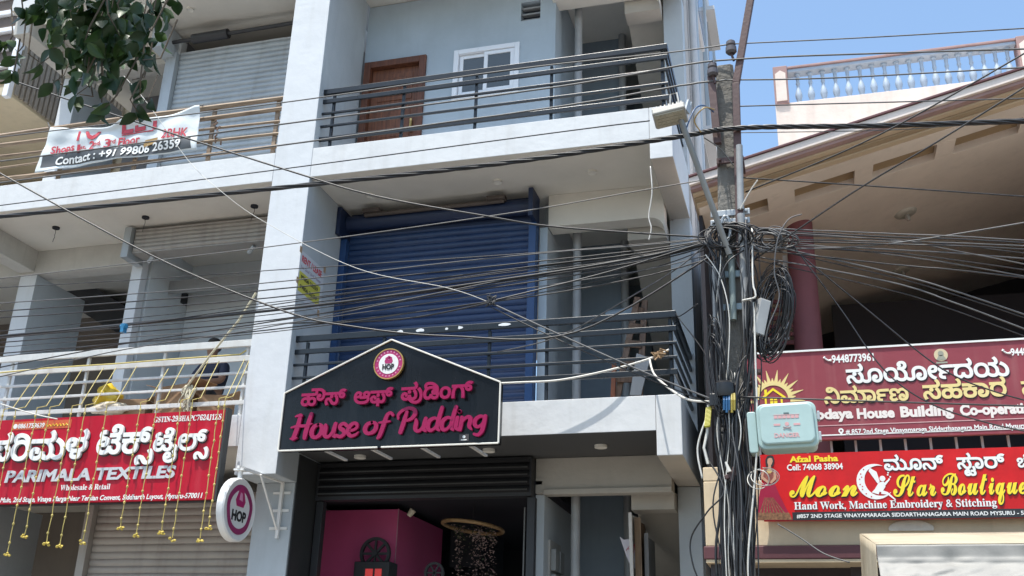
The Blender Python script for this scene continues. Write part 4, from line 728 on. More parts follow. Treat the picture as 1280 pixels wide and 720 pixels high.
 223: [[240,-6,-30,4,-24,13,-9,9,-13,15,-42,64,-14,11,-18,4,-10,-1,-13,-6,-8,-11,-4,-16,0,-17,4,-16,8,-17,13,-22,-39,-15,-14,24,-7,20,-5,28,1,23,8,26,8,11,14,14,17,9,13,3,14,1,19,-1,23,-9,18,-15,12,-15,33,-52,17,-17,17,-8,15,-1,15,1,18,7,13,13,10,17,6,22,2,34,-1,30,-5,28,-8,26,-16,38,-21,32,-26,27,-29,20,-20,10,-32,7,-16,0,-13,-3,-9,-7,-5,-9,0,-10,3,-10,7,-8,10,-4,15,0,11,2,15,8,7,8,6,12,3,16,38,-3,-9,-33,-16,-23,-21,-14,-18,-6,-14,-2,-20,0,-18,4,-15,8,-9,7,-9,13,-3,11,-2,12,1,17,5,15,9,13,14,11,16,7,20,3,22,0,41,-8,39,-18,34,-26,29,-34,24,-39,17,-45,9,-49,2,-49,-3,-27,-7,-24,-14,-28,-20,-21,-25,-13,-19,-4]],
 156: [[113,-6,-27,3,-16,5,-14,7,-19,15,-13,19,-7,23,-1,32,8,25,16,21,16,11,13,4,15,3,16,0,15,-3,13,-6,11,-8,7,-10,4,-13,0,-12,-2,-13,-4,-11,-34,3,2,15,-1,11,-5,7,-10,4,-11,1,-9,-3,-12,-8,-5,-8,-4,-10,-1,-13,4,-21,12,-16,19,-11,18,-3,21,0,27,7,13,10,9,13,6,15,3,19,38,0,3,-21,7,-16,10,-12,12,-9,21,-6,17,0,15,4,6,4,9,10,6,13,4,14,1,26,-5,28,-13,33,-19,28,-25,22,-27,15,-27,7,77,4,8,-6,22,-18,24,-30,16,-33,8,-27,2,-41,-5,-30,-12,-25,-15,-18,-19,-12,-21,-7,-24,-1,-27,5,-11,4,-14,9,-19,22,-11,16,16,2,-19,-26,-19,-17,-11,-6,-18,-6],[16,237,0,39,263,0,25,1,16,5,9,6,5,8,1,11,0,13,-3,11,-7,16,-22,27,33,21,24,-32,12,-29,4,-28,-5,-28,-11,-16,-23,-16,-24,-7,-24,-2],[454,-6,-36,5,-21,8,-28,20,-33,35,26,26,21,-23,15,-12,14,-10,16,-6,26,-3,20,2,15,6,13,11,9,14,6,18,1,20,-3,31,-5,20,-9,17,-11,17,-20,20,-25,17,-29,11,68,2,29,-22,17,-19,14,-21,9,-24,5,-27,1,-33,-3,-20,-6,-20,-9,-18,-13,-16,-17,-12,-14,-7,-24,-6],[400,237,0,39,103,0,0,-39]],
 60: [[204,120,-2,-25,-4,-23,-7,-20,-9,-17,-12,-15,-15,-11,-17,-8,-19,-5,-21,-2,-18,1,-16,4,-13,6,-17,12,-9,11,-6,12,-6,20,-1,21,3,19,7,15,14,15,13,6,19,4,16,-3,8,-4,7,-6,5,-12,1,-14,-3,-11,-7,-9,-13,-6,-12,1,-7,2,-8,7,-3,7,-2,13,4,1,-5,-16,-1,-18,5,-17,10,-14,12,-6,23,-4,19,2,15,8,13,12,9,17,5,15,3,26,0,27,-3,17,-6,21,-6,13,-13,16,-14,13,-12,7,-16,6,-19,4,-33,2,-165,0,0,39,186,-1,36,-5,29,-8,18,-10,15,-13,15,-15,10,-15,10,-25,6,-20]],
 37: [[301,-6,-13,1,-23,4,-19,10,-16,14,-11,18,-4,10,-2,11,0,22,4,18,8,16,13,13,7,6,16,7,10,1,26,0,20,-8,11,-8,7,-10,3,-19,-4,-26,-2,-4,-34,3,3,16,-4,15,-11,6,-14,0,-13,-8,-6,-11,-2,-22,5,-16,6,-9,10,-7,13,-4,17,-1,13,1,17,5,10,6,9,9,10,18,7,24,2,31,-1,26,-5,28,-10,24,-14,19,-12,9,-13,6,-15,4,-18,0,-17,-4,-14,-8,-12,-11,-8,-14,-7,-27,-38,0,-8,29,-9,14,-12,10,-15,7,-18,4,-19,0,-21,-6,-11,-6,-10,-15,-3,-12,1,-19,8,-15,15,-13,22,-6,28,-1,0,-35,-21,0,-30,-4,-9,-5,-11,-9,-4,-10,-3,-15,3,-15,4,-8,6,-8,9,-6,23,-2,23,4,26,16,24,-30,-23,-15,-20,-8,-21,-4,-28,0,-23,4,-17,10,-13,13,-9,16,-4,18,0,16,2,15,6,14,13,16,18,12,19,7,-2,-12,-21,13,-16,15,-11,18,-5,20,1,26,6,20,13,18,17,13,21,10,25,4,32,-1,20,-4,17,-8,15,-11,14,-15,12,-18,-14,0,15,23,18,17,22,11,26,6,28,0,22,-4,20,-9,17,-13,15,-16,12,-19,9,-23,6,-26,3,-28,0,-25,-3,-27,-6,-24,-6,-15,-12,-20,-9,-11,-18,-13,-14,-7,-24,-6]],
 57: [[116,-6,-29,3,-24,8,-20,15,-15,19,-9,23,-3,28,3,27,9,24,15,19,20,16,25,8,14,3,25,0,22,-4,21,-11,14,-14,-2,0,0,14,-4,18,-6,13,-9,11,-11,9,-18,10,-30,7,76,3,15,-10,12,-13,8,-17,4,-15,1,-16,-1,-14,11,11,18,11,21,6,19,2,15,-1,26,-6,22,-13,9,-8,13,-20,8,-23,2,-13,0,-27,-2,-13,-9,-23,-14,-20,-20,-15,-25,-9,-37,-3,-27,5,-22,10,-17,16,-15,26,9,-1,-4,-10,-14,-19,-14,-11,-16,-9,-12,-4],[118,32,29,4,7,3,12,9,8,12,5,14,2,25,-7,23,-9,12,-12,9,-23,7,-30,-2,-20,-8,-14,-14,-7,-19,-1,-24,7,-23,15,-17,13,-7],[280,32,20,1,22,10,10,11,9,20,1,28,-6,20,-6,8,-11,10,-19,8,-28,2,-25,-7,-17,-16,-7,-13,-3,-14,0,-17,4,-16,12,-19,19,-12],[17,237,0,39,270,0,25,1,16,5,8,6,5,8,2,11,0,13,-3,11,-7,16,-22,27,33,21,24,-32,12,-29,4,-28,-6,-28,-7,-12,-7,-8,-20,-12,-23,-7,-24,-2]],
 134: [[142,-6,-33,3,-28,9,-22,13,-17,19,-10,22,-3,17,1,19,4,20,13,21,15,15,14,8,7,-6,-65,-1,0,35,104,0,9,10,4,11,-2,14,-7,15,23,6,17,-6,6,-12,2,-20,-2,-10,-4,-8,102,0,0,-35,-68,1,8,5,18,-10,17,-17,9,-19,4,-20,-1,-24,-8,-23,-9,-14,-18,-17,-25,-13,-20,-5],[144,33,34,4,16,8,16,18,6,13,2,16,-1,12,-5,16,-13,16,-15,10,-11,4,-29,3,-30,-3,-12,-5,-15,-9,-12,-17,-5,-15,-1,-12,5,-24,14,-19,6,-5,17,-7],[18,237,0,39,194,0,0,-39]],
 49: [[163,-6,-26,2,-24,5,-33,14,-27,21,-19,29,-8,23,-4,26,0,32,7,32,13,27,18,22,24,17,9,-7,-72,0,0,39,187,0,25,1,14,4,9,5,5,8,3,10,0,10,-3,17,-5,10,-19,27,-5,6,32,21,25,-32,12,-29,4,-21,0,-14,-4,-16,-6,-13,-13,-14,-13,-9,-21,-7,-2,4,17,-13,15,-15,8,-12,9,-19,7,-22,2,-17,-1,-43,-6,-23,-9,-22,-13,-18,-16,-16,-20,-13,-22,-9,-26,-6],[164,34,21,2,19,4,16,8,13,10,11,12,9,15,6,16,4,17,1,18,-1,21,-5,18,-7,16,-10,14,-12,12,-14,9,-24,9,-27,3,-20,-1,-18,-5,-23,-11,-19,-17,-10,-14,-6,-16,-5,-18,-1,-20,3,-30,4,-13,12,-23,19,-17,22,-12,13,-4]],
 26: [[113,-6,-27,3,-23,8,-20,13,-15,18,-9,22,-3,26,4,27,11,23,14,14,11,7,13,4,15,3,24,-1,14,-5,12,-6,9,-10,5,-11,2,-13,-2,-19,-4,-11,-34,3,2,15,-1,11,-5,7,-10,4,-11,1,-9,-3,-12,-8,-5,-8,-4,-10,-1,-13,4,-21,12,-16,19,-11,18,-3,21,0,27,7,7,5,10,11,11,22,3,19,38,0,3,-21,7,-16,10,-12,12,-9,14,-5,21,-1,15,3,12,7,10,12,6,16,1,12,-2,22,-11,27,-14,20,-12,14,34,23,-4,-26,23,-23,13,-16,9,-17,4,-13,0,-19,-3,-18,-5,-15,-13,-20,-16,-15,-27,-11,-23,-3,-29,3,-22,9,-9,6,-12,12,-18,26,16,2,-19,-26,-19,-17,-11,-6,-18,-6],[182,-72,4,80,38,0,4,-80],[200,148,-11,3,-9,6,-6,9,-2,12,2,11,6,10,9,6,11,3,12,-3,10,-6,6,-10,2,-11,-2,-12,-6,-9,-10,-6],[16,237,0,39,275,0,25,1,17,5,8,6,5,8,2,11,-1,13,-3,11,-7,16,-21,27,32,21,25,-32,12,-29,3,-28,-5,-28,-8,-12,-7,-8,-19,-12,-24,-7,-24,-2],[408,103,-20,2,-18,8,-18,13,-18,19,-11,13,7,32,32,-36,11,-8,12,-5,19,-3,19,3,12,9,7,12,2,22,-3,14,-5,13,-13,19,-23,20,26,32,23,-20,19,-25,9,-18,7,-31,0,-19,-2,-16,-5,-13,-11,-15,-9,-8,-17,-9,-12,-3]],
 187: [[242,-6,-32,4,-23,13,-18,19,-46,69,-14,11,-18,4,-10,-1,-13,-6,-8,-11,-4,-16,0,-17,4,-16,8,-17,13,-22,-39,-15,-16,30,-9,28,-1,29,6,28,15,22,21,15,26,7,26,-1,23,-9,18,-15,12,-15,33,-52,17,-17,17,-8,16,-1,16,2,12,6,9,10,8,20,3,23,-2,23,-5,21,-8,21,-11,19,-21,24,-16,14,-18,10,-29,10,-168,0,0,39,265,0,0,-39,-30,0,3,3,31,-23,18,-21,15,-24,10,-26,5,-27,1,-20,-2,-30,-8,-26,-14,-21,-8,-9,-21,-12,-12,-4],[432,148,-22,2,-19,8,-15,12,-12,18,-7,22,-3,26,2,26,7,28,9,16,17,20,22,13,16,6,19,3,28,-1,22,-5,21,-10,-21,-31,-26,10,-24,1,-24,-6,-16,-13,-10,-22,-4,-23,1,-29,4,-13,5,-10,13,-11,11,-3,14,0,13,5,6,8,2,17,-4,11,-9,8,-10,4,-17,2,-148,0,0,39,137,0,29,-2,18,-4,10,-5,16,-12,8,-10,6,-16,3,-19,-3,-18,-6,-15,-11,-12,-14,-9,-16,-5]],
 106: [[-120,-184,-19,2,-17,6,-10,7,-13,14,-8,18,-3,14,-1,23,4,21,8,18,13,15,16,11,12,5,21,2,16,-1,13,-4,13,-12,5,-10,3,-11,-1,-19,-5,-11,-8,-10,-18,-8,-15,-3,-20,0,-14,4,-15,8,-8,6,5,29,10,-10,9,-5,12,-3,13,0,11,2,7,4,3,5,0,9,-2,5,-5,4,-15,1,-14,-4,-12,-11,-5,-11,-4,-24,2,-15,6,-15,7,-7,9,-5,13,-2,17,1,10,4,8,6,8,12,4,13,34,0,6,-16,5,-8,6,-6,13,-5,20,0,12,5,8,8,4,12,0,11,-3,12,-11,13,-15,8,-16,3,13,27,22,-7,15,-7,14,-10,7,-9,6,-10,3,-12,1,-13,-2,-21,-4,-11,-6,-9,-17,-14,-27,-8,-20,-1,-15,3,-12,4,-11,8,-12,13,-6,11,14,1,-13,-16,-13,-12,-20,-9],[-34,-82,0,32,41,2,8,4,7,7,2,11,0,13,-10,34,-7,17,37,10,12,-31,5,-24,1,-24,-6,-22,-12,-15,-21,-11,-14,-2]],
 194: [[163,-6,-26,2,-24,5,-33,14,-27,21,-19,29,-8,23,-4,26,0,32,7,32,13,27,18,22,24,17,9,-7,-72,0,0,39,230,0,0,-39,-5,0,0,5,7,-5,25,-23,15,-24,7,-21,5,-41,-2,-25,-6,-23,-9,-22,-13,-18,-26,-23,-21,-11,-24,-8],[164,34,21,2,19,4,16,8,13,10,11,12,9,15,6,16,4,17,1,18,-1,21,-5,18,-7,16,-10,14,-12,12,-14,9,-24,9,-27,3,-20,-1,-18,-5,-23,-11,-19,-17,-10,-14,-6,-16,-5,-18,-1,-20,3,-30,4,-13,12,-23,19,-17,22,-12,13,-4],[402,148,-22,2,-18,8,-16,12,-12,18,-7,22,-2,26,1,26,8,28,8,16,17,20,22,13,17,6,19,3,28,-1,21,-5,22,-10,-22,-31,-25,10,-24,1,-25,-6,-16,-13,-10,-22,-3,-23,1,-29,3,-13,6,-10,12,-11,12,-3,14,0,13,5,6,8,2,17,-4,11,-9,8,-10,4,-18,2,-147,0,0,39,137,0,29,-2,17,-4,11,-5,16,-12,7,-10,7,-16,2,-19,-2,-18,-7,-15,-10,-12,-14,-9,-16,-5]],
 260: [[109,-6,-18,1,-15,4,-14,6,-17,12,-8,10,-8,17,-4,18,0,13,5,25,6,10,11,15,21,18,43,30,17,15,5,8,2,10,0,12,-2,9,-9,11,-16,6,-26,0,-15,-5,-9,-10,-4,-13,1,-18,9,-16,-36,-16,-6,12,-6,17,-3,26,4,17,8,15,13,12,18,10,22,5,27,1,26,-4,19,-10,13,-13,8,-15,5,-22,-1,-17,-4,-16,-12,-19,-13,-13,-21,-16,-44,-32,-7,-8,-6,-9,-2,-17,1,-11,4,-10,12,-9,16,-6,13,0,20,1,16,6,13,10,9,13,6,15,2,19,39,0,3,-21,7,-16,11,-12,20,-12,15,-3,16,0,23,8,18,18,9,25,2,31,-3,20,-6,20,-13,26,-19,22,-16,13,-17,10,-29,11,68,4,15,-11,20,-18,16,-20,9,-15,10,-24,4,-18,2,-28,-1,-22,-8,-29,-13,-25,-18,-19,-24,-13,-19,-4,-21,-2,-18,1,-17,5,-15,7,-14,11,-12,16,-12,18,16,0,-17,-26,-18,-17,-11,-5,-17,-6],[216,237,0,39,51,0,32,2,19,7,10,9,5,8,3,11,0,25,-8,16,-13,11,-12,4,-13,1,-12,-1,-16,-7,-8,-7,-6,-8,-3,-9,0,-15,-15,21,22,2,13,-3,6,-7,3,-5,0,-13,-7,-11,-13,-5,-18,0,-12,8,-8,12,-3,18,4,21,9,15,18,16,11,6,14,4,33,2,16,-2,14,-5,12,-7,15,-14,11,-18,5,-14,3,-24,-2,-18,-4,-16,-8,-14,-10,-12,-10,-7,-26,-11,-33,-4]],
 214: [[122,-6,-29,3,-24,10,-21,16,-12,16,-11,27,-4,24,-1,30,6,32,11,29,17,23,22,17,17,7,29,4,24,-3,21,-10,14,-15,6,-15,3,-18,-3,-18,-4,-11,-10,-15,-9,-8,-24,-11,-24,-3,-25,1,-14,3,-19,10,-21,18,10,33,16,-16,15,-10,12,-3,22,-1,19,3,12,7,6,11,1,16,-8,13,-6,4,-11,3,-24,-3,-15,-10,-12,-14,-8,-18,-4,-22,-2,-28,2,-23,9,-22,12,-11,18,-9,25,-3,30,4,14,8,11,12,12,22,4,18,39,0,6,-29,9,-15,5,-5,13,-9,14,-5,24,-1,21,6,13,12,7,17,0,25,-8,22,-15,17,-19,13,-23,8,37,26,34,-21,15,-15,8,-11,8,-19,5,-21,0,-15,-2,-23,-7,-20,-6,-9,-14,-16,-9,-5,-23,-8,-13,-2,-29,0,-18,3,-17,7,-14,10,-13,13,-17,23,17,1,-20,-25,-20,-17,-11,-6,-17,-6],[94,206,-23,11,-16,15,-9,18,-3,12,0,11,5,19,13,16,21,12,23,5,19,1,4,-38,-21,-2,-14,-5,-8,-8,-3,-14,5,-11,9,-8,27,-11],[249,153,0,37,47,0,21,11,13,10,11,12,7,14,4,17,0,20,-3,14,-6,12,-13,13,-16,8,-14,1,-15,-1,-13,-8,-5,-12,2,-15,10,-10,14,-3,17,1,17,5,14,10,16,19,15,-23,-19,-24,-11,-9,-15,-7,-24,-5,-30,2,-15,5,-9,6,-11,11,-5,9,-5,22,5,24,15,19,14,10,28,8,29,-1,23,-8,19,-13,14,-17,9,-21,5,-32,-3,-25,-7,-24,-13,-21,-14,-13,-24,-15,-31,-11,-9,-2]],
}
KWORD = {
 'haus': [165,0,72,801,201,1231],
 'aaf': [10,0,189,841],
 'puding': [43,0,276,792,216,1044,6,1812,170,2362],
 'parimala': [43,0,230,792,47,1443,52,2599],
 'teks': [248,0,168,815,129,1702],
 'tails': [248,0,75,815,196,998,129,2089],
 'suryodaya': [56,0,64,709,284,1455,74,3170,93,3578,40,4145,48,4910],
 'nirmana': [223,0,156,742,60,1898,93,2347,37,2914],
 'sahakara': [56,0,57,709,134,1510,60,2084,49,2533],
 'sangha': [56,0,6,709,26,1259],
 'moon': [47,0,64,1156,187,1902],
 'star': [56,0,106,709,60,844,194,1293],
 'botik': [260,0,64,805,214,1551,168,2366],
}
# ================================================================ lettering
from mathutils import geometry
triangulate = [getattr(geometry, n) for n in dir(geometry) if n.startswith('delaunay')][0]      # Blender's constrained triangulation
def area2(c):
    return sum(a[0] * b[1] - b[0] * a[1] for a, b in zip(c, c[1:] + c[:1]))
def font_loops(text):
    """outlines of a text in the built-in font, in 1/1000 em"""
    cu = bpy.data.curves.new('outline', 'FONT')
    cu.body = text; cu.fill_mode = 'NONE'; cu.resolution_u = 3
    o = bpy.data.objects.new('outline', cu); C.objects.link(o)
    me = o.evaluated_get(bpy.context.evaluated_depsgraph_get()).to_mesh()
    vs = [(v.co.x * 1000, v.co.y * 1000) for v in me.vertices]
    nx = {}
    for e in me.edges:
        a, b = e.vertices; nx.setdefault(a, []).append(b); nx.setdefault(b, []).append(a)
    seen = set(); loops = []
    for st in range(len(vs)):
        if st in seen or st not in nx: continue
        lp = [st]; seen.add(st); cur = st
        while True:
            n = [k for k in nx[cur] if k not in seen]
            if not n: break
            cur = n[0]; seen.add(cur); lp.append(cur)
        loops.append([vs[k] for k in lp])
    bpy.data.objects.remove(o); bpy.data.curves.remove(cu)
    bb = [(min(p[0] for p in c), max(p[0] for p in c), min(p[1] for p in c), max(p[1] for p in c)) for c in loops]
    out = []
    for k, c in enumerate(loops):
        dp = sum(1 for q in range(len(loops)) if q != k and bb[q][0] < bb[k][0] and bb[q][1] > bb[k][1] and bb[q][2] < bb[k][2] and bb[q][3] > bb[k][3])
        if (area2(c) > 0) != (dp % 2 == 0): c = c[::-1]
        out.append(c)
    return out
def bold_serif(t):
    return ''.join(chr(0x1D400 + ord(c) - 65) if 'A' <= c <= 'Z' else chr(0x1D41A + ord(c) - 97) if 'a' <= c <= 'z' else chr(0x1D7CE + ord(c) - 48) if c.isdigit() else c for c in t)
def bold_script(t):
    return ''.join(chr(0x1D4D0 + ord(c) - 65) if c.isupper() else chr(0x1D4EA + ord(c) - 97) for c in t)
def kannada_loops(word):
    out = []; w = KWORD[word]
    for g, x in zip(w[0::2], w[1::2]):
        for c in KGLYPH[g]:
            px, py = c[0], c[1]; pts = [(px * 2 + x, py * 2)]
            for i in range(2, len(c), 2):
                px += c[i]; py += c[i + 1]; pts.append((px * 2 + x, py * 2))
            out.append(pts[::-1])          # outer outlines run counter-clockwise
    return out
_lc = {}
def loops_of(text, font):
    k = (text, font)
    if k not in _lc:
        _lc[k] = kannada_loops(text) if font == 'kan' else font_loops(bold_serif(text) if font == 'serif' else bold_script(text) if font == 'script' else text)
    return _lc[k]
def embolden(c, off):
    n = len(c); r = []
    c = [p for i, p in enumerate(c) if abs(p[0] - c[i - 1][0]) + abs(p[1] - c[i - 1][1]) > .5]
    n = len(c)
    for i in range(n):
        a, p, b = c[i - 1], c[i], c[(i + 1) % n]
        d1 = Vector((p[0] - a[0], p[1] - a[1])).normalized(); d2 = Vector((b[0] - p[0], b[1] - p[1])).normalized()
        n1, n2 = Vector((d1.y, -d1.x)), Vector((d2.y, -d2.x))
        m_ = (n1 + n2) / max(1 + n1.dot(n2), .35)
        r.append((p[0] + m_.x * off, p[1] + m_.y * off))
    return r
def glyphs(text, font, off):
    """filled outline: 2d points, triangles, loops"""
    cs = [embolden(c, off) for c in loops_of(text, font)]
    cs = [c for c in cs if len(c) > 2]
    vs, es = [], []
    for c in cs:
        b = len(vs); vs += [Vector(p) for p in c]; es += [(b + i, b + (i + 1) % len(c)) for i in range(len(c))]
    V, E, T = triangulate(vs, es, [], 0, .01)[:3]
    segs = [(vs[a].x, vs[a].y, vs[b].x, vs[b].y) for a, b in es]
    bins = {}
    for sgm in segs:
        for k in range(int(min(sgm[1], sgm[3]) // 20), int(max(sgm[1], sgm[3]) // 20) + 1): bins.setdefault(k, []).append(sgm)
    tris = []
    for t in T:
        x = sum(V[i].x for i in t) / 3; y = sum(V[i].y for i in t) / 3; w = 0
        for x0, y0, x1, y1 in bins.get(int(y // 20), ()):
            if y0 <= y < y1 or y1 <= y < y0:
                if x0 + (y - y0) / (y1 - y0) * (x1 - x0) > x: w += 1 if y1 > y0 else -1
        if w > 0: tris.append(tuple(t))
    return [(p.x, p.y) for p in V], tris, cs
_cap = {}
def write(mb, text, font, O, U, W, width, height=None, bold=0, depth=.006, shear=0, lift=0, mi=0):
    """text from O along U, up along W; width in metres, height = cap height in metres (None keeps proportions)"""
    V, T, cs = glyphs(text, font, bold)
    x0 = min(p[0] for c in cs for p in c); x1 = max(p[0] for c in cs for p in c)
    sx = width / (x1 - x0)
    if font == 'kan': cap = 540
    else:
        if font not in _cap: _cap[font] = max(p[1] for c in loops_of('H', font) for p in c)
        cap = _cap[font]
    sy = height / cap if height else sx
    N = U.cross(W)
    def P(x, y, z): return O + U * ((x - x0) * sx + shear * y * sy) + W * (y * sy) + N * (lift + z)
    b = len(mb.v)
    mb.v += [P(x, y, depth) for x, y in V]
    for t in T: mb.f.append(tuple(b + k for k in t)); mb.m.append(mi)
    for c in cs:
        b = len(mb.v); n = len(c)
        mb.v += [P(x, y, 0) for x, y in c] + [P(x, y, depth) for x, y in c]
        for i in range(n):
            j = (i + 1) % n; mb.f.append((b + i, b + j, b + n + j, b + n + i)); mb.m.append(mi)
UX, UZ = Vector((1, 0, 0)), Vector((0, 0, 1))
def put(mb, text, font, pl, pr, ptop, Y, **kw):
    """on a board facing the street: left baseline pixel, right end pixel x, top pixel y of a capital at the left"""
    mb.cuts.append((len(mb.v), len(mb.f)))
    tilt = kw.pop('tilt', 0)
    a = at(pl[0], pl[1], Y); b = at(pr, pl[1], Y)
    h = at(pl[0], ptop, Y).z - a.z if ptop is not None else None
    # the right end lies on the same horizontal
    w = b.x - a.x
    write(mb, text, font, a, Vector((1, 0, tilt)), UZ, w, h, **kw)
def disc(mb, c, r, y0, y1, n=40, rz=None, mi=0):
    mb.prism([(r * math.cos(2 * math.pi * i / n), (rz or r) * math.sin(2 * math.pi * i / n)) for i in range(n)], y0, y1, lambda u, v, d: (c[0] + u, d, c[1] + v), mi)
def ring(mb, c, r0, r1, y0, y1, n=48, mi=0):
    b = len(mb.v)
    for i in range(n):
        a = 2 * math.pi * i / n
        for r in (r0, r1):
            for y in (y0, y1): mb.v.append(Vector((c[0] + r * math.cos(a), y, c[1] + r * math.sin(a))))
    for i in range(n):
        j = (i + 1) % n; p, q = b + 4 * i, b + 4 * j
        for k in ((0, 2, 3, 1),):
            pass
        for u, v in ((0, 2), (2, 3), (3, 1), (1, 0)):
            mb.f.append((p + u, q + u, q + v, p + v)); mb.m.append(mi)
def flat(mb, pts, y0, y1, mi=0):
    mb.prism(pts, y0, y1, lambda u, v, d: (u, d, v), mi)

def flatmat(name, col, rough=.4, var=.05, **k): return mat(name, col, rough, var, 3, **k)
INKW = flatmat('white_vinyl', (.78, .78, .76), .4)
INKY = flatmat('yellow_vinyl', (.85, .66, .03), .4)
INKK = flatmat('black_vinyl', (.02, .02, .022), .4)
INKG = flatmat('pale_gold_vinyl', (.74, .60, .26), .4)
MAGL = flatmat('magenta_acrylic', (.31, .008, .075), .3, spec=.3)
MAGD = flatmat('magenta_print', (.40, .02, .13), .4)

# ---- House of Pudding board
YS = 9.62
sg = thing('pediment_signboard', 'black gable shaped shop sign with raised magenta lettering and white edge strip', 'sign', (-4.13, 9.7, 3.9))
bl, br, tr, ap, tl = [at(*p, YS) for p in ((348, 565), (621, 553), (625, 478), (490, 425), (355, 492))]
z0 = (bl.z + br.z) / 2; z1 = (tl.z + tr.z) / 2; x0, x1 = bl.x + .0, br.x + .02
poly = [(x0, z0), (x1, z0), (x1, z1), (ap.x, ap.z), (x0, z1)]
q = MB(); flat(q, poly, YS, YS + .09); q.build('board', mat('gloss_black_panel', (.006, .007, .009), .25, .2, 2, spec=.3, streak=.15, stain=(.05, .05, .055)), sg)
q = MB()
w_ = .017
def strip(mb, a, b):
    a, b = Vector((a[0], 0, a[1])), Vector((b[0], 0, b[1])); d = (b - a).normalized(); n = Vector((-d.z, 0, d.x))
    mb.prism([((a + n * s).x, (a + n * s).z) for s in (-w_ / 2, w_ / 2)] + [((b + n * s).x, (b + n * s).z) for s in (w_ / 2, -w_ / 2)], YS - .02, YS - .001, lambda u, v, d_: (u, d_, v))
for a, b in zip(poly, poly[1:] + poly[:1]):
    if a[1] == b[1]:
        mid = x0 + (x1 - x0) * .47
        strip(q, (x0 + .0, z0), (mid - .01, z0)); strip(q, (mid + .03, z0), (x1, z0))
    else: strip(q, a, b)
q.build('edge_strip', flatmat('warm_white_strip', (.76, .73, .66), .4), sg, bevel=.004)
q = MB()
put(q, 'haus', 'kan', (377, 508), 433, None, YS - .035, bold=30, depth=.03)
put(q, 'aaf', 'kan', (443, 505.5), 492, None, YS - .035, bold=30, depth=.03)
put(q, 'puding', 'kan', (502, 501), 592, None, YS - .035, bold=30, depth=.03)
q.build('kannada_lettering', MAGL, sg)
# brush lettering drawn stroke by stroke: letter -> strokes of (x, y, width)
BR = {
 'H': [[(.20, .98, .13), (.19, .6, .16), (.15, .25, .17), (.10, .0, .15)], [(.62, 1.02, .13), (.58, .6, .16), (.55, .25, .17), (.55, .02, .14)], [(-.06, .47, .06), (.2, .53, .11), (.45, .52, .10), (.72, .60, .05)], [(.02, .93, .06), (.14, .97, .10), (.27, .95, .06)], [(.0, .0, .06), (.12, .0, .10), (.24, .04, .05)]],
 'o': [[(.25, .55, .10), (.10, .46, .15), (.05, .25, .17), (.12, .06, .14), (.26, .02, .12), (.40, .14, .16), (.43, .35, .16), (.35, .52, .12), (.24, .55, .10)]],
 'u': [[(.04, .52, .10), (.07, .35, .16), (.07, .14, .16), (.16, .02, .12), (.28, .06, .11), (.38, .22, .12)], [(.42, .55, .14), (.40, .3, .16), (.41, .1, .14), (.50, .01, .09)]],
 's': [[(.36, .46, .12), (.24, .55, .12), (.12, .48, .13), (.14, .36, .14), (.28, .26, .15), (.33, .12, .14), (.2, .01, .12), (.04, .07, .11)]],
 'e': [[(.06, .24, .10), (.25, .27, .10), (.36, .38, .11), (.30, .53, .11), (.16, .52, .13), (.05, .36, .16), (.07, .14, .15), (.2, .02, .12), (.36, .07, .09), (.44, .16, .06)]],
 'f': [[(.44, .86, .10), (.34, .98, .11), (.24, .88, .14), (.20, .6, .16), (.16, .2, .16), (.12, -.10, .15), (.07, -.22, .10)], [(.0, .52, .06), (.18, .54, .10), (.38, .57, .06)]],
 'P': [[(.32, .88, .12), (.28, .55, .16), (.24, .25, .17), (.2, .0, .15)], [(.02, .60, .09), (.0, .78, .11), (.14, .95, .11), (.36, 1.04, .12), (.58, .98, .14), (.66, .80, .16), (.58, .60, .14), (.40, .50, .10)]],
 'd': [[(.40, .50, .10), (.24, .55, .12), (.08, .42, .16), (.06, .18, .16), (.16, .03, .13), (.30, .08, .11), (.40, .22, .11)], [(.50, 1.0, .14), (.46, .7, .16), (.43, .35, .16), (.43, .12, .14), (.53, .01, .08)]],
 'i': [[(.08, .53, .14), (.07, .3, .16), (.07, .12, .15), (.17, .01, .09)], [(.12, .78, .13), (.13, .80, .13)]],
 'n': [[(.05, .53, .13), (.06, .3, .16), (.05, .02, .15)], [(.06, .28, .09), (.18, .48, .12), (.32, .54, .14), (.40, .42, .16), (.39, .15, .15), (.49, .01, .08)]],
 'g': [[(.40, .50, .10), (.24, .55, .12), (.08, .42, .15), (.07, .22, .15), (.18, .10, .12), (.32, .16, .11), (.40, .30, .11)], [(.43, .54, .14), (.42, .25, .16), (.38, -.08, .15), (.26, -.24, .12), (.10, -.20, .09)]],
}
BW_ = {'H': .74, 'o': .50, 'u': .50, 's': .42, 'e': .46, 'f': .46, 'P': .70, 'd': .54, 'i': .20, 'n': .52, 'g': .52}
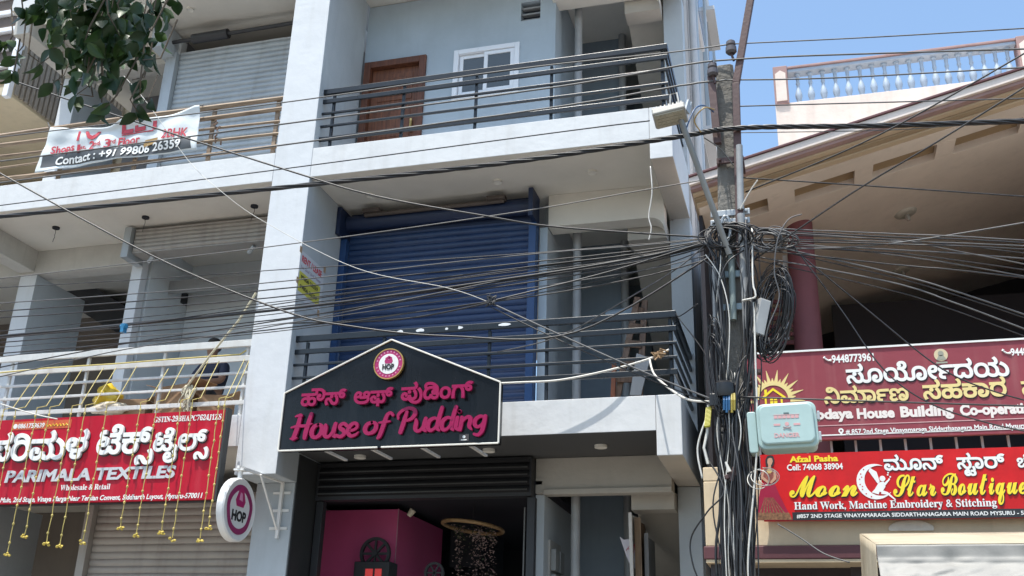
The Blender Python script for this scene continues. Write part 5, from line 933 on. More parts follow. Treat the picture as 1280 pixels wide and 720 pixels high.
def brush(mb, word, pl, pr, ptop, Y, depth=.03):
    a = at(*pl, Y); x1 = at(pr, pl[1], Y).x; H = at(pl[0], ptop, Y).z - a.z
    tot = sum(BW_[c] for c in word); sx = (x1 - a.x) / tot / 1.0
    cx = 0; k = 0
    for ch in word:
        for st in BR[ch]:
            P = [Vector(p) for p in st]; pts = []
            for i in range(len(P) - 1):      # smooth path through the points
                p0, p1, p2, p3 = P[max(i - 1, 0)], P[i], P[i + 1], P[min(i + 2, len(P) - 1)]
                for t in range(5):
                    t /= 5
                    pts.append(.5 * ((2 * p1) + (p2 - p0) * t + (2 * p0 - 5 * p1 + 4 * p2 - p3) * t * t + (3 * p1 - p0 - 3 * p2 + p3) * t ** 3))
            pts.append(P[-1])
            xy = [Vector(((cx + p.x + .10 * p.y) * sx, p.y * H)) for p in pts]
            wd = [p.z * (sx + H) / 2 * .56 for p in pts]
            L, Rr = [], []
            for i, p in enumerate(xy):
                d = (xy[min(i + 1, len(xy) - 1)] - xy[max(i - 1, 0)]).normalized(); n = Vector((-d.y, d.x))
                L.append(p + n * wd[i]); Rr.append(p - n * wd[i])
            dep = depth + .0005 * (k % 7); k += 1
            b = len(mb.v); n = len(xy)
            for y in (Y + .03 - .001, Y + .03 - .001 - dep):
                for l, r in zip(L, Rr):
                    mb.v += [Vector((a.x + l.x, y, a.z + l.y)), Vector((a.x + r.x, y, a.z + r.y))]
            for i in range(n - 1):
                p, q_ = b + 2 * i, b + 2 * n + 2 * i
                for f in ((p, p + 1, p + 3, p + 2), (q_, q_ + 2, q_ + 3, q_ + 1), (p, p + 2, q_ + 2, q_), (p + 1, q_ + 1, q_ + 3, p + 3)):
                    mb.f.append(f); mb.m.append(0)
            for e in (0, n - 1):            # round ends
                c_ = xy[e]; r_ = wd[e]
                dep2 = dep + .0002
                mb.prism([(a.x + c_.x + r_ * math.cos(2 * math.pi * i / 14), a.z + c_.y + r_ * math.sin(2 * math.pi * i / 14)) for i in range(14)], Y + .029, Y + .029 - dep2, lambda u, v, d_: (u, d_, v))
        cx += BW_[ch]
q = MB()
brush(q, 'House', (363, 548.5), 447, 519, YS - .035)
brush(q, 'of', (453, 542.5), 487, 517, YS - .035)
brush(q, 'Pudding', (494, 540.5), 607, 512, YS - .035)
q.build('english_lettering', MAGL, sg)
def hop_logo(parent, c, r, y, gold=True):
    """round pudding logo facing the street, front at y"""
    q = MB(); disc(q, c, r, y, y + .03); lo = q.build('logo', MAGD, parent)
    if gold:
        q = MB(); ring(q, c, r, r * 1.07, y - .006, y + .03); q.build('rim', mat('gold_rim', (.6, .38, .12), .3, metal=.6), lo, smooth=True)
    q = MB(); disc(q, c, r * .70, y - .003, y - .0005); q.build('face', INKW, lo)
    q = MB()
    a = Vector((c[0] - r * .42, y - .006, c[1] - r * .38)); write(q, 'HOP', 'sans', a, UX, UZ, r * .84, r * .34, bold=45, depth=.002)
    q.build('lettering', INKK, lo)
    q = MB()
    flat(q, [(c[0] + r * u, c[1] + r * v) for u, v in ((-.22, .02), (.22, .02), (.30, .18), (.26, .30), (-.26, .30), (-.30, .18))], y - .0052, y - .0032)
    for u, v, s_ in ((-.14, .36, .11), (.12, .37, .12), (0, .45, .11)): disc(q, (c[0] + r * u, c[1] + r * v), r * s_, y - .0056, y - .0036, 14)
    for k in range(22):
        an = 2 * math.pi * k / 22
        if 10.5 < k < 11.5 or k == 0: continue
        p, t = Vector((math.cos(an), math.sin(an))), Vector((-math.sin(an), math.cos(an)))
        flat(q, [(c[0] + r * (p.x * m_ + t.x * s_), c[1] + r * (p.y * m_ + t.y * s_)) for m_, s_ in ((.80, -.04), (.90, -.045), (.90, .045), (.80, .04))], y - .0026, y - .0006, 1)
    q.build('pudding_mark', [MAGD, flatmat('pale_pink_print', (.66, .28, .42), .4)], lo)
lc = at(486, 455, YS - .04)
hop_logo(sg, (lc.x, lc.z), .158, YS - .045)
q = MB(); c = at(863, 533, YS); c = at(580, 547, YS - .006); q.box(c.x - .05, c.x + .05, YS - .006, YS - .001, c.z - .035, c.z + .035); st_ = q.build('maker_plate', flatmat('dark_plate', (.06, .05, .05)), sg)
q = MB(); disc(q, (c.x, c.z + .008), .016, YS - .009, YS - .0065, 12); q.box(c.x - .03, c.x + .03, YS - .009, YS - .0065, c.z - .028, c.z - .018); q.build('mark', INKW, st_)
for px in (407, 465, 527, 588):
    a = at(px, 564 - (px - 407) * .046, YS + .1); a.z = z0 + .012
    q = MB(); q.bar(a, (a.x + .02, F - .004, z0 + .012), .035, .022); q.build('support_arm', RAILW, sg)
for px in (407, 588):
    q = MB(); a = at(px, 520, YS); q.bar((a.x, YS + .092, z1 - .1), (a.x, F - .004, z1 - .03), .03); q.build('support_arm', RAILB, sg)

# ---- round projecting sign
hp = thing('round_lightbox', 'round white projecting light box with a magenta ring logo left of the black shop sign', 'sign', (-5.88, 9.86, 3.0))
rx, rc = .335, atX(300, 637, -5.83)
MX = Matrix(((0, 0, 1), (1, 0, 0), (0, 1, 0))).to_4x4()      # local z -> +X, x -> +Y, y -> +Z
T = Matrix.Translation((-5.93, rc.y, rc.z)) @ MX
q = MB(); q.lathe([(0, 0), (rx - .03, 0), (rx, .015), (rx, .085), (rx - .015, .10), (rx - .03, .094), (0, .094)], 56, T); q.build('drum', STEELW, hp, smooth=True)
def onx(mb, pts, d0, d1, mi=0):
    mb.prism(pts, d0, d1, lambda u, v, d: (d, rc.y + u, rc.z + v), mi)
fx = -5.93 + .094
q = MB(); b = len(q.v); n = 56
for i in range(n):
    a = 2 * math.pi * i / n
    for r_ in (.20, .262):
        q.v.append(Vector((fx + .0025, rc.y + r_ * math.cos(a) * (1 + .03 * math.sin(5 * a)), rc.z + r_ * math.sin(a))))
for i in range(n):
    j = (i + 1) % n; q.f.append((b + 2 * i, b + 2 * j, b + 2 * j + 1, b + 2 * i + 1)); q.m.append(0)
ro_ = q.build('logo_ring', flatmat('plum_print', (.28, .03, .12), .35), hp)
q = MB(); write(q, 'HOP', 'sans', Vector((fx + .001, rc.y - .145, rc.z - .12)), Vector((0, 1, 0)), UZ, .29, .10, bold=40, depth=.003); q.build('lettering', INKK, hp)
q = MB(); onx(q, [(-.07, .03), (.07, .03), (.10, .09), (.05, .2), (0, .24), (-.05, .2), (-.10, .09)], fx + .001, fx + .004); q.build('pudding_mark', MAGD, hp)
q = MB(); onx(q, [(-.035, .10), (.04, .09), (.02, .17), (-.02, .18)], fx + .0045, fx + .006); q.build('highlight', flatmat('pale_pink_print', (.66, .28, .42), .4), hp)
zt_h = rc.z + rx
q = MB(); q.tube([(-5.88, rc.y, zt_h - .01), (-5.88, rc.y, zt_h + .085)], .026, 12); q.box(-5.94, -5.82, rc.y - .05, rc.y + .05, zt_h + .08, zt_h + .10); q.build('hanger', STEELW, hp)
q = MB(); q.bar((-5.88, rc.y - .06, zt_h + .115), (-5.80, 10.62, zt_h + .115), .03); q.build('bracket_arm', STEELW, hp)
q = MB(); q.bar((-5.80, 10.645, zt_h + .14), (-5.80, 10.645, zt_h - .52), .035); q.build('bracket_post', STEELW, hp)
q = MB(); q.bar((-5.815, 10.15, zt_h + .105), (-5.80, 10.62, zt_h - .42), .02); q.build('brace', STEELW, hp)
for k in range(3):
    q = MB(); q.box(-5.92, -5.70, 10.664, 10.678, zt_h - .02 - k * .2, zt_h + .01 - k * .2); q.build('wall_tab', STEELW, hp)

# ---- textile shop board
YP = 9.95
tr, br = at(283, 512, YP), at(267, 624, YP)
xr = (tr.x + br.x) / 2; zt2, zb2 = tr.z, br.z
ps = thing('textile_signboard', 'large red textile shop board with white Kannada lettering behind the flower strings', 'sign', (-8.5, YP, zb2))
RED = mat('red_flex_print', (.43, .004, .022), .4, .14, 1.0, .5, 2.2, spec=.25, streak=.18, stain=(.5, .12, .13))
q = MB(); q.box(-11.6, xr, YP, YP + .05, zb2, zt2); q.build('board', RED, ps)
q = MB(); q.box(xr + .001, xr + .03, YP - .01, YP + .09, zb2 - .02, zt2 + .02); q.box(-11.6, xr, YP + .051, YP + .09, zb2 - .02, zb2 + .03); q.build('frame', mat('black_angle_frame', (.03, .03, .03), .5), ps)
q = MB()
put(q, 'parimala', 'kan', (-16, 577), 107, None, YP - .002, bold=22, depth=.028, lift=.004)
put(q, 'teks', 'kan', (121, 568), 193, None, YP - .002, bold=22, depth=.028, lift=.004)
put(q, 'tails', 'kan', (192, 564.5), 262, None, YP - .002, bold=22, depth=.028, lift=.004)
ko = q.build('kannada_lettering', flatmat('white_acrylic_letter', (.80, .80, .79), .25), ps)
q = MB()
put(q, 'parimala', 'kan', (-15.5, 578), 107.5, None, YP - .002, bold=42, depth=.004)
put(q, 'teks', 'kan', (121.5, 569), 193.5, None, YP - .002, bold=42, depth=.004)
put(q, 'tails', 'kan', (192.5, 565.5), 262.5, None, YP - .002, bold=42, depth=.004)
q.build('letter_backing', INKK, ko)
q = MB(); put(q, 'PARIMALA TEXTILES', 'sans', (6, 603), 217, 589.5, YP - .002, bold=36, depth=.012, shear=.12); q.build('english_lettering', flatmat('silver_letter', (.52, .53, .55), .3), ps)
q = MB()
put(q, 'Wholesale & Retail', 'serif', (75, 613), 137, 606.5, YP - .001, bold=6, depth=.002)
put(q, 'Main, 2nd Stage, Vinaya Marga Near Tersian Convent, Siddharth Layout, Mysuru-570011', 'sans', (0, 628), 251, 622.3, YP - .001, bold=26, depth=.002, shear=.15)
put(q, 'GSTIN-29BHAPC7624J1ZS', 'serif', (192, 528), 276, 521.5, YP - .001, bold=10, depth=.002)
q.build('small_lettering', INKW, ps)
q = MB(); a, b = at(14, 538, YP), at(90, 526, YP); q.box(a.x, b.x, YP - .004, YP - .001, a.z, a.z + .1); pb = q.build('phone_strip', flatmat('orange_red_print', (.55, .10, .03), .4), ps)
q = MB(); put(q, '8861759639', 'sans', (22, 535.6), 55, 530.2, YP - .005, bold=24, depth=.002); disc(q, (a.x + .055, a.z + .045), .03, YP - .007, YP - .005, 16); q.build('phone_lettering', INKW, pb)
q = MB(); p0 = at(57, 534, YP); pts = []
for i in range(26): pts.append(Vector((p0.x + i * .0125, YP - .006, p0.z + .02 + .018 * math.sin(i * 1.7) * (1 if i % 5 else .4))))
q.tube(pts, .004, 5); q.build('flourish', INKY, pb)

# ---- cloth banner on the timber rails
YB = 10.2
bn = thing('cloth_banner', 'sagging white cloth banner with red and dark grey lettering tied to the timber railing', 'banner', (-8.5, YB, 8.0))
TL, TR_, BL, BR_ = at(63, 159, YB), at(250, 132, YB), at(44, 217, YB), at(246, 187, YB)
def fold(X, Z):
    return .014 * math.sin((X * 1.3 + Z * 2.1) * 4.0) + .008 * math.sin(X * 13 - Z * 9) + .006 * math.sin(X * 4 + Z * 21)
def bsurf(u, v):
    top = TL.lerp(TR_, u); bot = BL.lerp(BR_, u)
    top.z -= .15 * math.sin(math.pi * min(u / .97, 1)) ** .8 * (1 - .5 * math.exp(-((u - .52) / .05) ** 2))
    bot.z += .03 * math.sin(math.pi * u)
    p = bot.lerp(top, v); p.y = YB + fold(p.x, p.z) - .05 * math.exp(-((v - 1) / .08) ** 2) * math.sin(math.pi * u)
    return p
CLOTH = mat('white_flex_cloth', (.66, .70, .71), .55, .1, 2.5, .1, 20)
q = MB(); q.grid(bsurf, 70, 26); q.build('cloth', CLOTH, bn, smooth='full', solid=.004)
def onbanner(mb, i0, off=.013):
    for v in mb.v[i0:]:
        v.y += fold(v.x, v.z) - off
def clip_top(mb):
    bm = bmesh.new(); vs = [bm.verts.new(v) for v in mb.v]
    for f in mb.f:
        try: bm.faces.new([vs[i] for i in f])
        except ValueError: pass
    for v in list(bm.verts):
        u = (v.co.x - TL.x) / (TR_.x - TL.x)
        if v.co.z > bsurf(min(max(u, 0), 1), .93).z: v.co.z = bsurf(min(max(u, 0), 1), .93).z
    mb.v = [v.co.copy() for v in bm.verts]; bm.verts.index_update(); mb.f = [tuple(v.index for v in f.verts) for f in bm.faces]; mb.m = [0] * len(mb.f); bm.free()
INKR = flatmat('red_cloth_print', (.50, .04, .06), .5)
q = MB(); put(q, 'TO', 'sans', (92, 177.5), 124, 150, YB, bold=14, depth=.003); put(q, 'LET', 'sans', (152, 167), 203, 140, YB, bold=14, depth=.003)
a = at(152, 169.5, YB); q.box(a.x, a.x + .5, YB - .004, YB, a.z - .0, a.z + .016)
clip_top(q); onbanner(q, 0); q.build('heading', INKR, bn)
q = MB()
def bt(text, pl, pr, ptop, **k): put(q, text, 'sans', pl, pr, ptop, YB, depth=.003, **k)
for t_, pl, pr, tp in (('Shops', (63, 192.5), 92.5, 184), ('1', (96.5, 191), 100, 182.5), ('st,', (101, 187), 108, 183), ('2', (111, 188), 117.5, 178), ('nd,', (118, 183), 127, 178), ('3', (130.5, 185.5), 137.5, 175.5), ('rd', (138, 180), 144, 175), ('Floor', (147, 183), 174, 173), ('2BHK', (203, 174), 233, 163.5)): bt(t_, pl, pr, tp, bold=16)
q.cuts = []
onbanner(q, 0); q.build('red_lettering', INKR, bn)
q = MB(); a = at(180, 180, YB)
flat(q, [(a.x - .02, a.z - .05), (a.x + .20, a.z - .02), (a.x + .22, a.z + .06), (a.x + .02, a.z + .05)], YB - .003, YB); onbanner(q, 0); q.build('mud_patch', mat('ochre_smear', (.42, .26, .10), .8, .3, 8), bn)
b00, b10, b01, b11 = at(51, 210, YB), at(240, 186, YB), at(54, 195.5, YB), at(239, 172, YB)
def band(u, v):
    p = b00.lerp(b10, u).lerp(b01.lerp(b11, u), v); p.y = YB + fold(p.x, p.z) - .006; return p
q = MB(); q.grid(band, 60, 8); q.build('dark_band', flatmat('slate_print', (.06, .065, .07), .5), bn, smooth='full')
q = MB(); put(q, 'Contact : +91 99806 26359', 'sans', (69, 207), 222, 198, YB, bold=22, depth=.003, tilt=.022); onbanner(q, 0, .016); q.build('phone_lettering', INKW, bn)
for p, e in ((TL, at(60, 153, 10.3)), (TR_, at(254, 131, 10.3))):
    q = MB(); q.tube([p, p.lerp(e, .5) + Vector((0, 0, -.01)), e], .008, 6); q.build('tie', CABG, bn)

# ---- housing society board
YY = 10.1
hs = thing('society_signboard', 'dusty maroon board of a house building society with gold and white lettering', 'sign', (1.6, YY, 3.98))
a, b = at(926, 443, YY), at(1027, 549.6, YY)
q = MB(); q.box(a.x, 4.0, YY, YY + .05, b.z, a.z); q.build('board', mat('dusty_maroon_print', (.25, .035, .05), .5, .16, 1.2, .4, 2.2, streak=.3, stain=(.36, .17, .16)), hs)
q = MB()
q.box(a.x, 4.0, YY - .012, YY - .001, a.z - .012, a.z + .006)
q.box(a.x, 4.0, YY - .004, YY - .001, b.z + .035, b.z + .047)
q.box(a.x + .02, a.x + .032, YY - .003, YY - .0012, b.z + .048, a.z - .03)
q.build('border', INKW, hs)
q = MB(); l0 = at(1024, 533, YY); q.box(l0.x - .6, 4.0, YY - .003, YY - .001, l0.z, l0.z + .008); q.build('rule', flatmat('pink_rule', (.60, .36, .36)), hs)
q = MB()
put(q, '9448773961', 'sans', (1040, 453.5), 1093, 444.5, YY - .001, bold=30, depth=.003)
put(q, '9448773962', 'sans', (1264, 444.5), 1317, 436, YY - .001, bold=30, depth=.003)
for px, py in ((1034, 450), (1257.5, 441)):
    c = at(px, py, YY); pts = [Vector((c.x - .025 + .05 * t, YY - .004, c.z + .02 - .03 * math.sin(math.pi * t * .5) - .03 * t * 0)) for t in (0, .25, .5, .75, 1)]
    q.tube(pts, .008, 6); q.tube([pts[0] + Vector((-.004, 0, -.005)), pts[0] + Vector((.006, 0, .012))], .012, 6); q.tube([pts[-1], pts[-1] + Vector((.014, 0, 0.006))], .012, 6)
put(q, '# 857 2nd Stage Vinayamaraga Siddarthanagara Main Road Mysuru - 570011', 'sans', (1057.5, 543), 1318, 537, YY - .001, bold=24, depth=.003)
q.build('small_lettering', INKW, hs)
q = MB(); c = at(1051.5, 541, YY); ring(q, (c.x, c.z + .02), .010, .024, YY - .004, YY - .001, 20); flat(q, [(c.x - .016, c.z + .004), (c.x, c.z - .028), (c.x + .016, c.z + .004)], YY - .0045, YY - .001); q.build('pin_mark', INKW, hs)
q = MB(); put(q, 'suryodaya', 'kan', (1058.5, 479), 1264, None, YY - .001, bold=26, depth=.004, lift=.004); q.build('kannada_lettering', INKW, hs)
q = MB()
put(q, 'nirmana', 'kan', (1030.6, 504.5), 1137, None, YY - .001, bold=26, depth=.004, lift=.004)
put(q, 'sahakara', 'kan', (1154.6, 498.8), 1260, None, YY - .001, bold=26, depth=.004, lift=.004)
put(q, 'sangha', 'kan', (1278, 493), 1350, None, YY - .001, bold=26, depth=.004, lift=.004)
q.build('gold_lettering', INKG, hs)
q = MB()
for t_, pl, pr in (('suryodaya', (1059.6, 480.2), 1265.2), ('nirmana', (1031.6, 505.6), 1138), ('sahakara', (1155.6, 499.9), 1261), ('sangha', (1279, 494.1), 1351)):
    put(q, t_, 'kan', pl, pr, None, YY - .001, bold=34, depth=.003)
q.build('letter_shade', flatmat('black_brown_print', (.03, .012, .014)), hs)
q = MB()
for t_, pl, pr, tp in (('Suryodaya', (985, 525.3), 1067, 514), ('House', (1071.6, 523), 1119, 511.5), ('Building', (1126, 521), 1193, 509), ('Co-operative', (1200.6, 519), 1298, 507)):
    put(q, t_, 'sans', pl, pr, tp, YY - .001, bold=48, depth=.004)
q.build('english_lettering', flatmat('ivory_print', (.76, .70, .66), .4), hs)
c = at(1176, 443.8, YY)
q = MB(); disc(q, (c.x, c.z), .062, YY - .004, YY - .001, 24); e_ = q.build('emblem', flatmat('pale_ochre_print', (.60, .50, .32)), hs)
q = MB(); disc(q, (c.x, c.z + .015), .026, YY - .006, YY - .0045, 16); flat(q, [(c.x - .045, c.z - .05), (c.x + .045, c.z - .05), (c.x + .02, c.z - .002), (c.x - .02, c.z - .002)], YY - .006, YY - .0045); q.box(c.x - .05, c.x + .05, YY - .004, YY - .001, c.z - .085, c.z - .068); q.build('emblem_figure', flatmat('grey_green_print', (.30, .30, .24)), e_)
# sunrise and house mark
c = at(967, 499, YY); cx_, cz_ = c.x, c.z
q = MB()
for k in range(19):
    an = math.pi * (-.03 + 1.06 * k / 18); L_ = .30 if k % 2 == 0 else .215
    p, t = Vector((math.cos(an), math.sin(an))), Vector((-math.sin(an), math.cos(an)))
    flat(q, [(cx_ + p.x * r_ + t.x * s_, cz_ + p.y * r_ + t.y * s_) for r_, s_ in ((.16, -.02), (L_, -.002), (L_, .002), (.16, .02))], YY - .003, YY - .001)
b0 = len(q.v); n = 30
pts = [(cx_ + .178 * math.cos(math.pi * i / n), cz_ + .178 * math.sin(math.pi * i / n)) for i in range(n + 1)] + [(cx_ + .140 * math.cos(math.pi * i / n), cz_ + .140 * math.sin(math.pi * i / n)) for i in reversed(range(n + 1))]
flat(q, pts, YY - .0042, YY - .0012)
q.build('sun_mark', INKG, hs)
q = MB()
flat(q, [(cx_ - .12, cz_ + .015), (cx_, cz_ + .115), (cx_ + .12, cz_ + .015), (cx_ + .10, cz_ + .005), (cx_, cz_ + .088), (cx_ - .10, cz_ + .005)], YY - .004, YY - .001)
for x_ in (-.085, .067): q.box(cx_ + x_, cx_ + x_ + .018, YY - .0038, YY - .001, cz_ - .09, cz_ + .015)
q.box(cx_ - .066, cx_ + .066, YY - .0038, YY - .001, cz_ - .09, cz_ - .072)
for x_ in (-.034, .004):
    for z_ in (-.03, .008): q.box(cx_ + x_, cx_ + x_ + .03, YY - .0038, YY - .001, cz_ + z_ - .02, cz_ + z_ + .01)
q.box(cx_ - .085, cx_ - .06, YY - .0036, YY - .001, cz_ + .05, cz_ + .10)
q.build('house_mark', INKY, hs)

# ---- boutique board
YM = 10.09
ms_ = thing('boutique_signboard', 'bright red boutique banner with yellow script lettering and a bride in a red dress', 'sign', (1.5, YM, 3.2))
a, b = at(950, 568.5, YM), at(952, 651.5, YM)
q = MB(); q.box(a.x, 4.0, YM, YM + .04, b.z, a.z)
RB = mat('scarlet_flex_print', (.56, .010, .012), .42, .28, 1.8, .5, 2.2, spec=.3, streak=.2, stain=(.30, .008, .01)); q.build('board', RB, ms_)
s0 = at(991, 651, YM); s1 = at(991, 640.4, YM)
q = MB(); q.box(s0.x, 4.0, YM - .004, YM - .001, b.z + .002, s1.z); q.build('address_band', INKK, ms_)
q = MB()
put(q, '#857 2ND STAGE VINAYAMARAGA SIDDARTHANAGARA MAIN ROAD MYSURU - 570011', 'sans', (996, 647.5), 1300, 643, YM - .005, bold=20, depth=.002)
put(q, 'Cell: 74068 38904', 'sans', (984, 588), 1054, 581, YM - .001, bold=26, depth=.003)
put(q, 'Hand Work, Machine Embroidery & Stitching', 'serif', (993, 637), 1247, 628, YM - .001, bold=8, depth=.003, lift=.003)
put(q, 'moon', 'kan', (1105.5, 587.8), 1181, None, YM - .001, bold=26, depth=.003, lift=.003); put(q, 'star', 'kan', (1197, 586), 1258, None, YM - .001, bold=26, depth=.003, lift=.003); put(q, 'botik', 'kan', (1272, 584), 1345, None, YM - .001, bold=26, depth=.003, lift=.003)
q.build('white_lettering', INKW, ms_)
q = MB()
SCR = (('Moon', (987, 621.5), 1073, 596), ('Star', (1117, 620.5), 1171, 594.5), ('Boutique', (1176.5, 619), 1284, 592.5))
for t_, pl, pr, tp in SCR: put(q, t_, 'script', pl, pr, tp, YM - .001, bold=14, depth=.004, lift=.006)
q.build('script_lettering', INKY, ms_)
q = MB()
for t_, pl, pr, tp in SCR: put(q, t_, 'script', (pl[0] + 1.1, pl[1] + 1), pr + 1.1, tp + 1, YM - .001, bold=24, depth=.004)
for t_, pl, pr in (('moon', (1105.5, 588), 1181), ('star', (1197, 586.2), 1258), ('botik', (1272, 584.2), 1345)): put(q, t_, 'kan', pl, pr, None, YM - .001, bold=62, depth=.002)
put(q, 'Hand Work, Machine Embroidery & Stitching', 'serif', (993.4, 637.3), 1247.4, 628.3, YM - .001, bold=22, depth=.002)
q.build('letter_shade', INKK, ms_)
q = MB(); put(q, 'Afzal Pasha', 'sans', (987, 577.8), 1048, 571, YM - .001, bold=40, depth=.003); q.build('yellow_lettering', INKY, ms_)
# crescent and winged figure
c = at(1094, 602, YM); q = MB()
Rm = .165; b = len(q.v); n = 30
for i in range(n + 1):
    an = R(62 + 260 * i / n); t = math.sin(math.pi * i / n)
    for r_, dx in ((Rm, 0), (Rm - .002 - .058 * t, .012 * t)):
        for y in (YM - .004, YM - .001): q.v.append(Vector((c.x + dx + r_ * math.cos(an), y, c.z + r_ * math.sin(an))))
for i in range(n):
    p = b + 4 * i
    for u, v in ((0, 2), (2, 3), (3, 1), (1, 0)): q.f.append((p + u, p + 4 + u, p + 4 + v, p + v)); q.m.append(0)
mo = q.build('crescent', INKW, ms_)
q = MB()
for an, rr in ((130, .15), (150, .146), (170, .142), (190, .142), (210, .142), (230, .146), (160, .128), (200, .128), (250, .148)): disc(q, (c.x + .004 + rr * math.cos(R(an)), c.z + rr * math.sin(R(an))), .006, YM - .0055, YM - .0042, 10)
q.build('crescent_dots', RB, mo)
q = MB()
fig = lambda L_, d_=.004: flat(q, [(c.x + u, c.z + v) for u, v in L_], YM - d_, YM - .001)
fig([(.02, -.02), (-.05, .10), (-.035, .13), (.02, .09), (.04, .0)]); fig([(-.01, -.07), (.03, -.01), (.075, .0), (.085, -.05), (.05, -.10), (.0, -.09)], .0043)
fig([(.05, -.08), (.10, -.10), (.165, -.17), (.155, -.175), (.10, -.125), (.04, -.115)], .0047); fig([(.07, -.02), (.12, .02), (.128, .012), (.085, -.04)], .0046)
fig([(-.04, -.10), (.02, -.12), (.03, -.09), (-.01, -.07)], .0051); disc(q, (c.x + .066, c.z + .026), .026, YM - .0054, YM - .001, 16)
for k in range(6): disc(q, (c.x + .125 + .012 * math.sin(k * 2), c.z + .02 + k * .02), .008, YM - .004, YM - .001, 8)
q.build('winged_figure', INKW, mo)
# printed bride
q = MB()
P_ = lambda px, py: (lambda v: (v.x, v.z))(at(px, py, YM))
def pf(pts, mt_, nm, d_, par):
    k = MB(); flat(k, [P_(*p) for p in pts], YM - d_, YM - .001); return k.build(nm, mt_, par)
SKIN = flatmat('warm_skin_print', (.50, .28, .18))
BRO = mat('brocade_print', (.22, .10, .045), .5, .7, 45)
sk = pf([(956, 601), (967, 601), (974, 618), (982, 634), (990, 648), (991, 650.5), (945.5, 650.5), (947, 632), (950, 614)], flatmat('crimson_skirt_print', (.30, .005, .035)), 'bride_skirt', .004, ms_)
for k in range(8):
    x_ = 946.5 + k * 5.6
    pf([(956 + k * 1.35, 622), (956.7 + k * 1.35, 622), (x_ + 2.6, 650), (x_, 650)], BRO, 'skirt_fold', .0046 + .0001 * k, sk)
pf([(946, 641), (986.5, 641), (990.4, 650), (945.8, 650)], BRO, 'skirt_hem', .0062, sk)
pf([(955, 586), (960, 583), (967, 586), (968.5, 594), (967.5, 602), (955, 602), (953.5, 594)], mat('maroon_gold_blouse_print', (.26, .07, .05), .5, .6, 60), 'bride_blouse', .0066, ms_)
pf([(953, 587), (955.5, 586), (954, 596), (962, 602.5), (960.5, 605), (951, 598)], SKIN, 'bride_arm', .0074, ms_)
pf([(967, 586), (970, 590), (970.5, 599), (964, 605), (962.5, 603), (967, 597)], SKIN, 'bride_arm', .0074, ms_)
pf([(957.3, 583), (956.6, 575), (959, 570.4), (963, 569), (966.6, 570.4), (968, 575), (967, 581), (965, 584)], INKK, 'bride_hair', .0071, ms_)
pf([(960, 585), (960.4, 582), (959.2, 578), (959.6, 574), (962, 572.4), (965, 573), (966, 576.5), (965, 580), (963.6, 582), (964, 585)], SKIN, 'bride_face', .0078, ms_)
pf([(958, 588), (960.5, 586), (964, 587), (966, 589), (963, 592), (960, 592)], flatmat('gold_necklace_print', (.55, .38, .14)), 'necklace', .0082, ms_)

# ---- rent poster on the flank of the pillar
rp = thing('rent_poster', 'white rent notice with a yellow box pasted on the grey side of the pillar', 'poster', (XL, 10.6, 6.6))
XP = XL + .003
p0, p1, p2, p3 = atX(375.5, 313, XP), atX(405, 335, XP), atX(401, 392, XP), atX(370, 372, XP)
y0, y1 = (p0.y + p3.y) / 2, (p1.y + p2.y) / 2; zt3, zb3 = (p0.z + p1.z) / 2, (p2.z + p3.z) / 2
q = MB(); q.box(XL + .0005, XP, y0, y1, zb3, zt3); q.build('sheet', mat('bluish_paper', (.55, .58, .62), .8, .08, 4), rp)
UY = Vector((0, 1, 0)); hH = zt3 - zb3; wW = y1 - y0
q = MB(); write(q, 'RENT / LEASE', 'sans', Vector((XP, y0 + .08 * wW, zb3 + .78 * hH)), UY, UZ, wW * .82, hH * .13, bold=30, depth=.002); q.build('heading', INKR, rp)
q = MB(); write(q, '1st 2nd 3rd Floor', 'sans', Vector((XP, y0 + .08 * wW, zb3 + .64 * hH)), UY, UZ, wW * .82, hH * .06, bold=20, depth=.0015); q.build('small_lettering', flatmat('grey_violet_ink', (.28, .22, .30)), rp)
q = MB(); q.box(XP + .0003, XP + .002, y0 + .04 * wW, y1 - .1 * wW, zb3 + .14 * hH, zb3 + .56 * hH); yb = q.build('yellow_box', flatmat('yellow_paper', (.55, .52, .08), .8), rp)
q = MB()
for k in range(2): write(q, '99806 26359', 'sans', Vector((XP + .0025, y0 + .1 * wW, zb3 + (.42 - .2 * k) * hH)), UY, UZ, wW * .7, hH * .08, bold=24, depth=.001)
q.build('phone_lettering', INKK, yb)
q = MB()
for yy, zz in ((y0, zt3), (y1, zt3), (y0, zb3 + .2), (y1 - .05, zb3)): q.box(XP + .0005, XP + .0015, yy - .03, yy + .03, zz - .04, zz + .04)
q.build('tape', flatmat('brown_tape', (.38, .26, .16), .5), rp)
# ================================================================ the pole and what hangs on it
PY = 8.5
ptop, pbot = at(906, 86, PY), at(924, 700, PY)
pdir = (pbot - ptop) / (pbot.z - ptop.z)
def pole_at(z, dx=0, dy=0): return ptop + pdir * (z - ptop.z) + Vector((dx, dy, 0))
pl_ = thing('utility_pole', 'weathered concrete utility pole with steel extension and clamps between the two buildings', 'utility pole', pole_at(0))
q = MB()
b = len(q.v)
for z, w_, d_ in ((0, .145, .12), (3.5, .112, .095), (ptop.z, .08, .075)):
    c = pole_at(z)
    for sx_, sy_ in ((-1, -.7), (-.7, -1), (.7, -1), (1, -.7), (1, .7), (.7, 1), (-.7, 1), (-1, .7)): q.v.append(c + Vector((sx_ * w_, sy_ * d_, 0)))
for i in range(2):
    for k in range(8): q.f.append((b + 8 * i + k, b + 8 * i + (k + 1) % 8, b + 8 * i + 8 + (k + 1) % 8, b + 8 * i + 8 + k)); q.m.append(0)
q.f.append(tuple(b + 16 + k for k in range(8))); q.m.append(0)
q.build('shaft', CONC, pl_, bevel=.006)
RUST = mat('maroon_rusty_steel', (.085, .045, .042), .6, .25, 4, .15, 30, streak=.3)
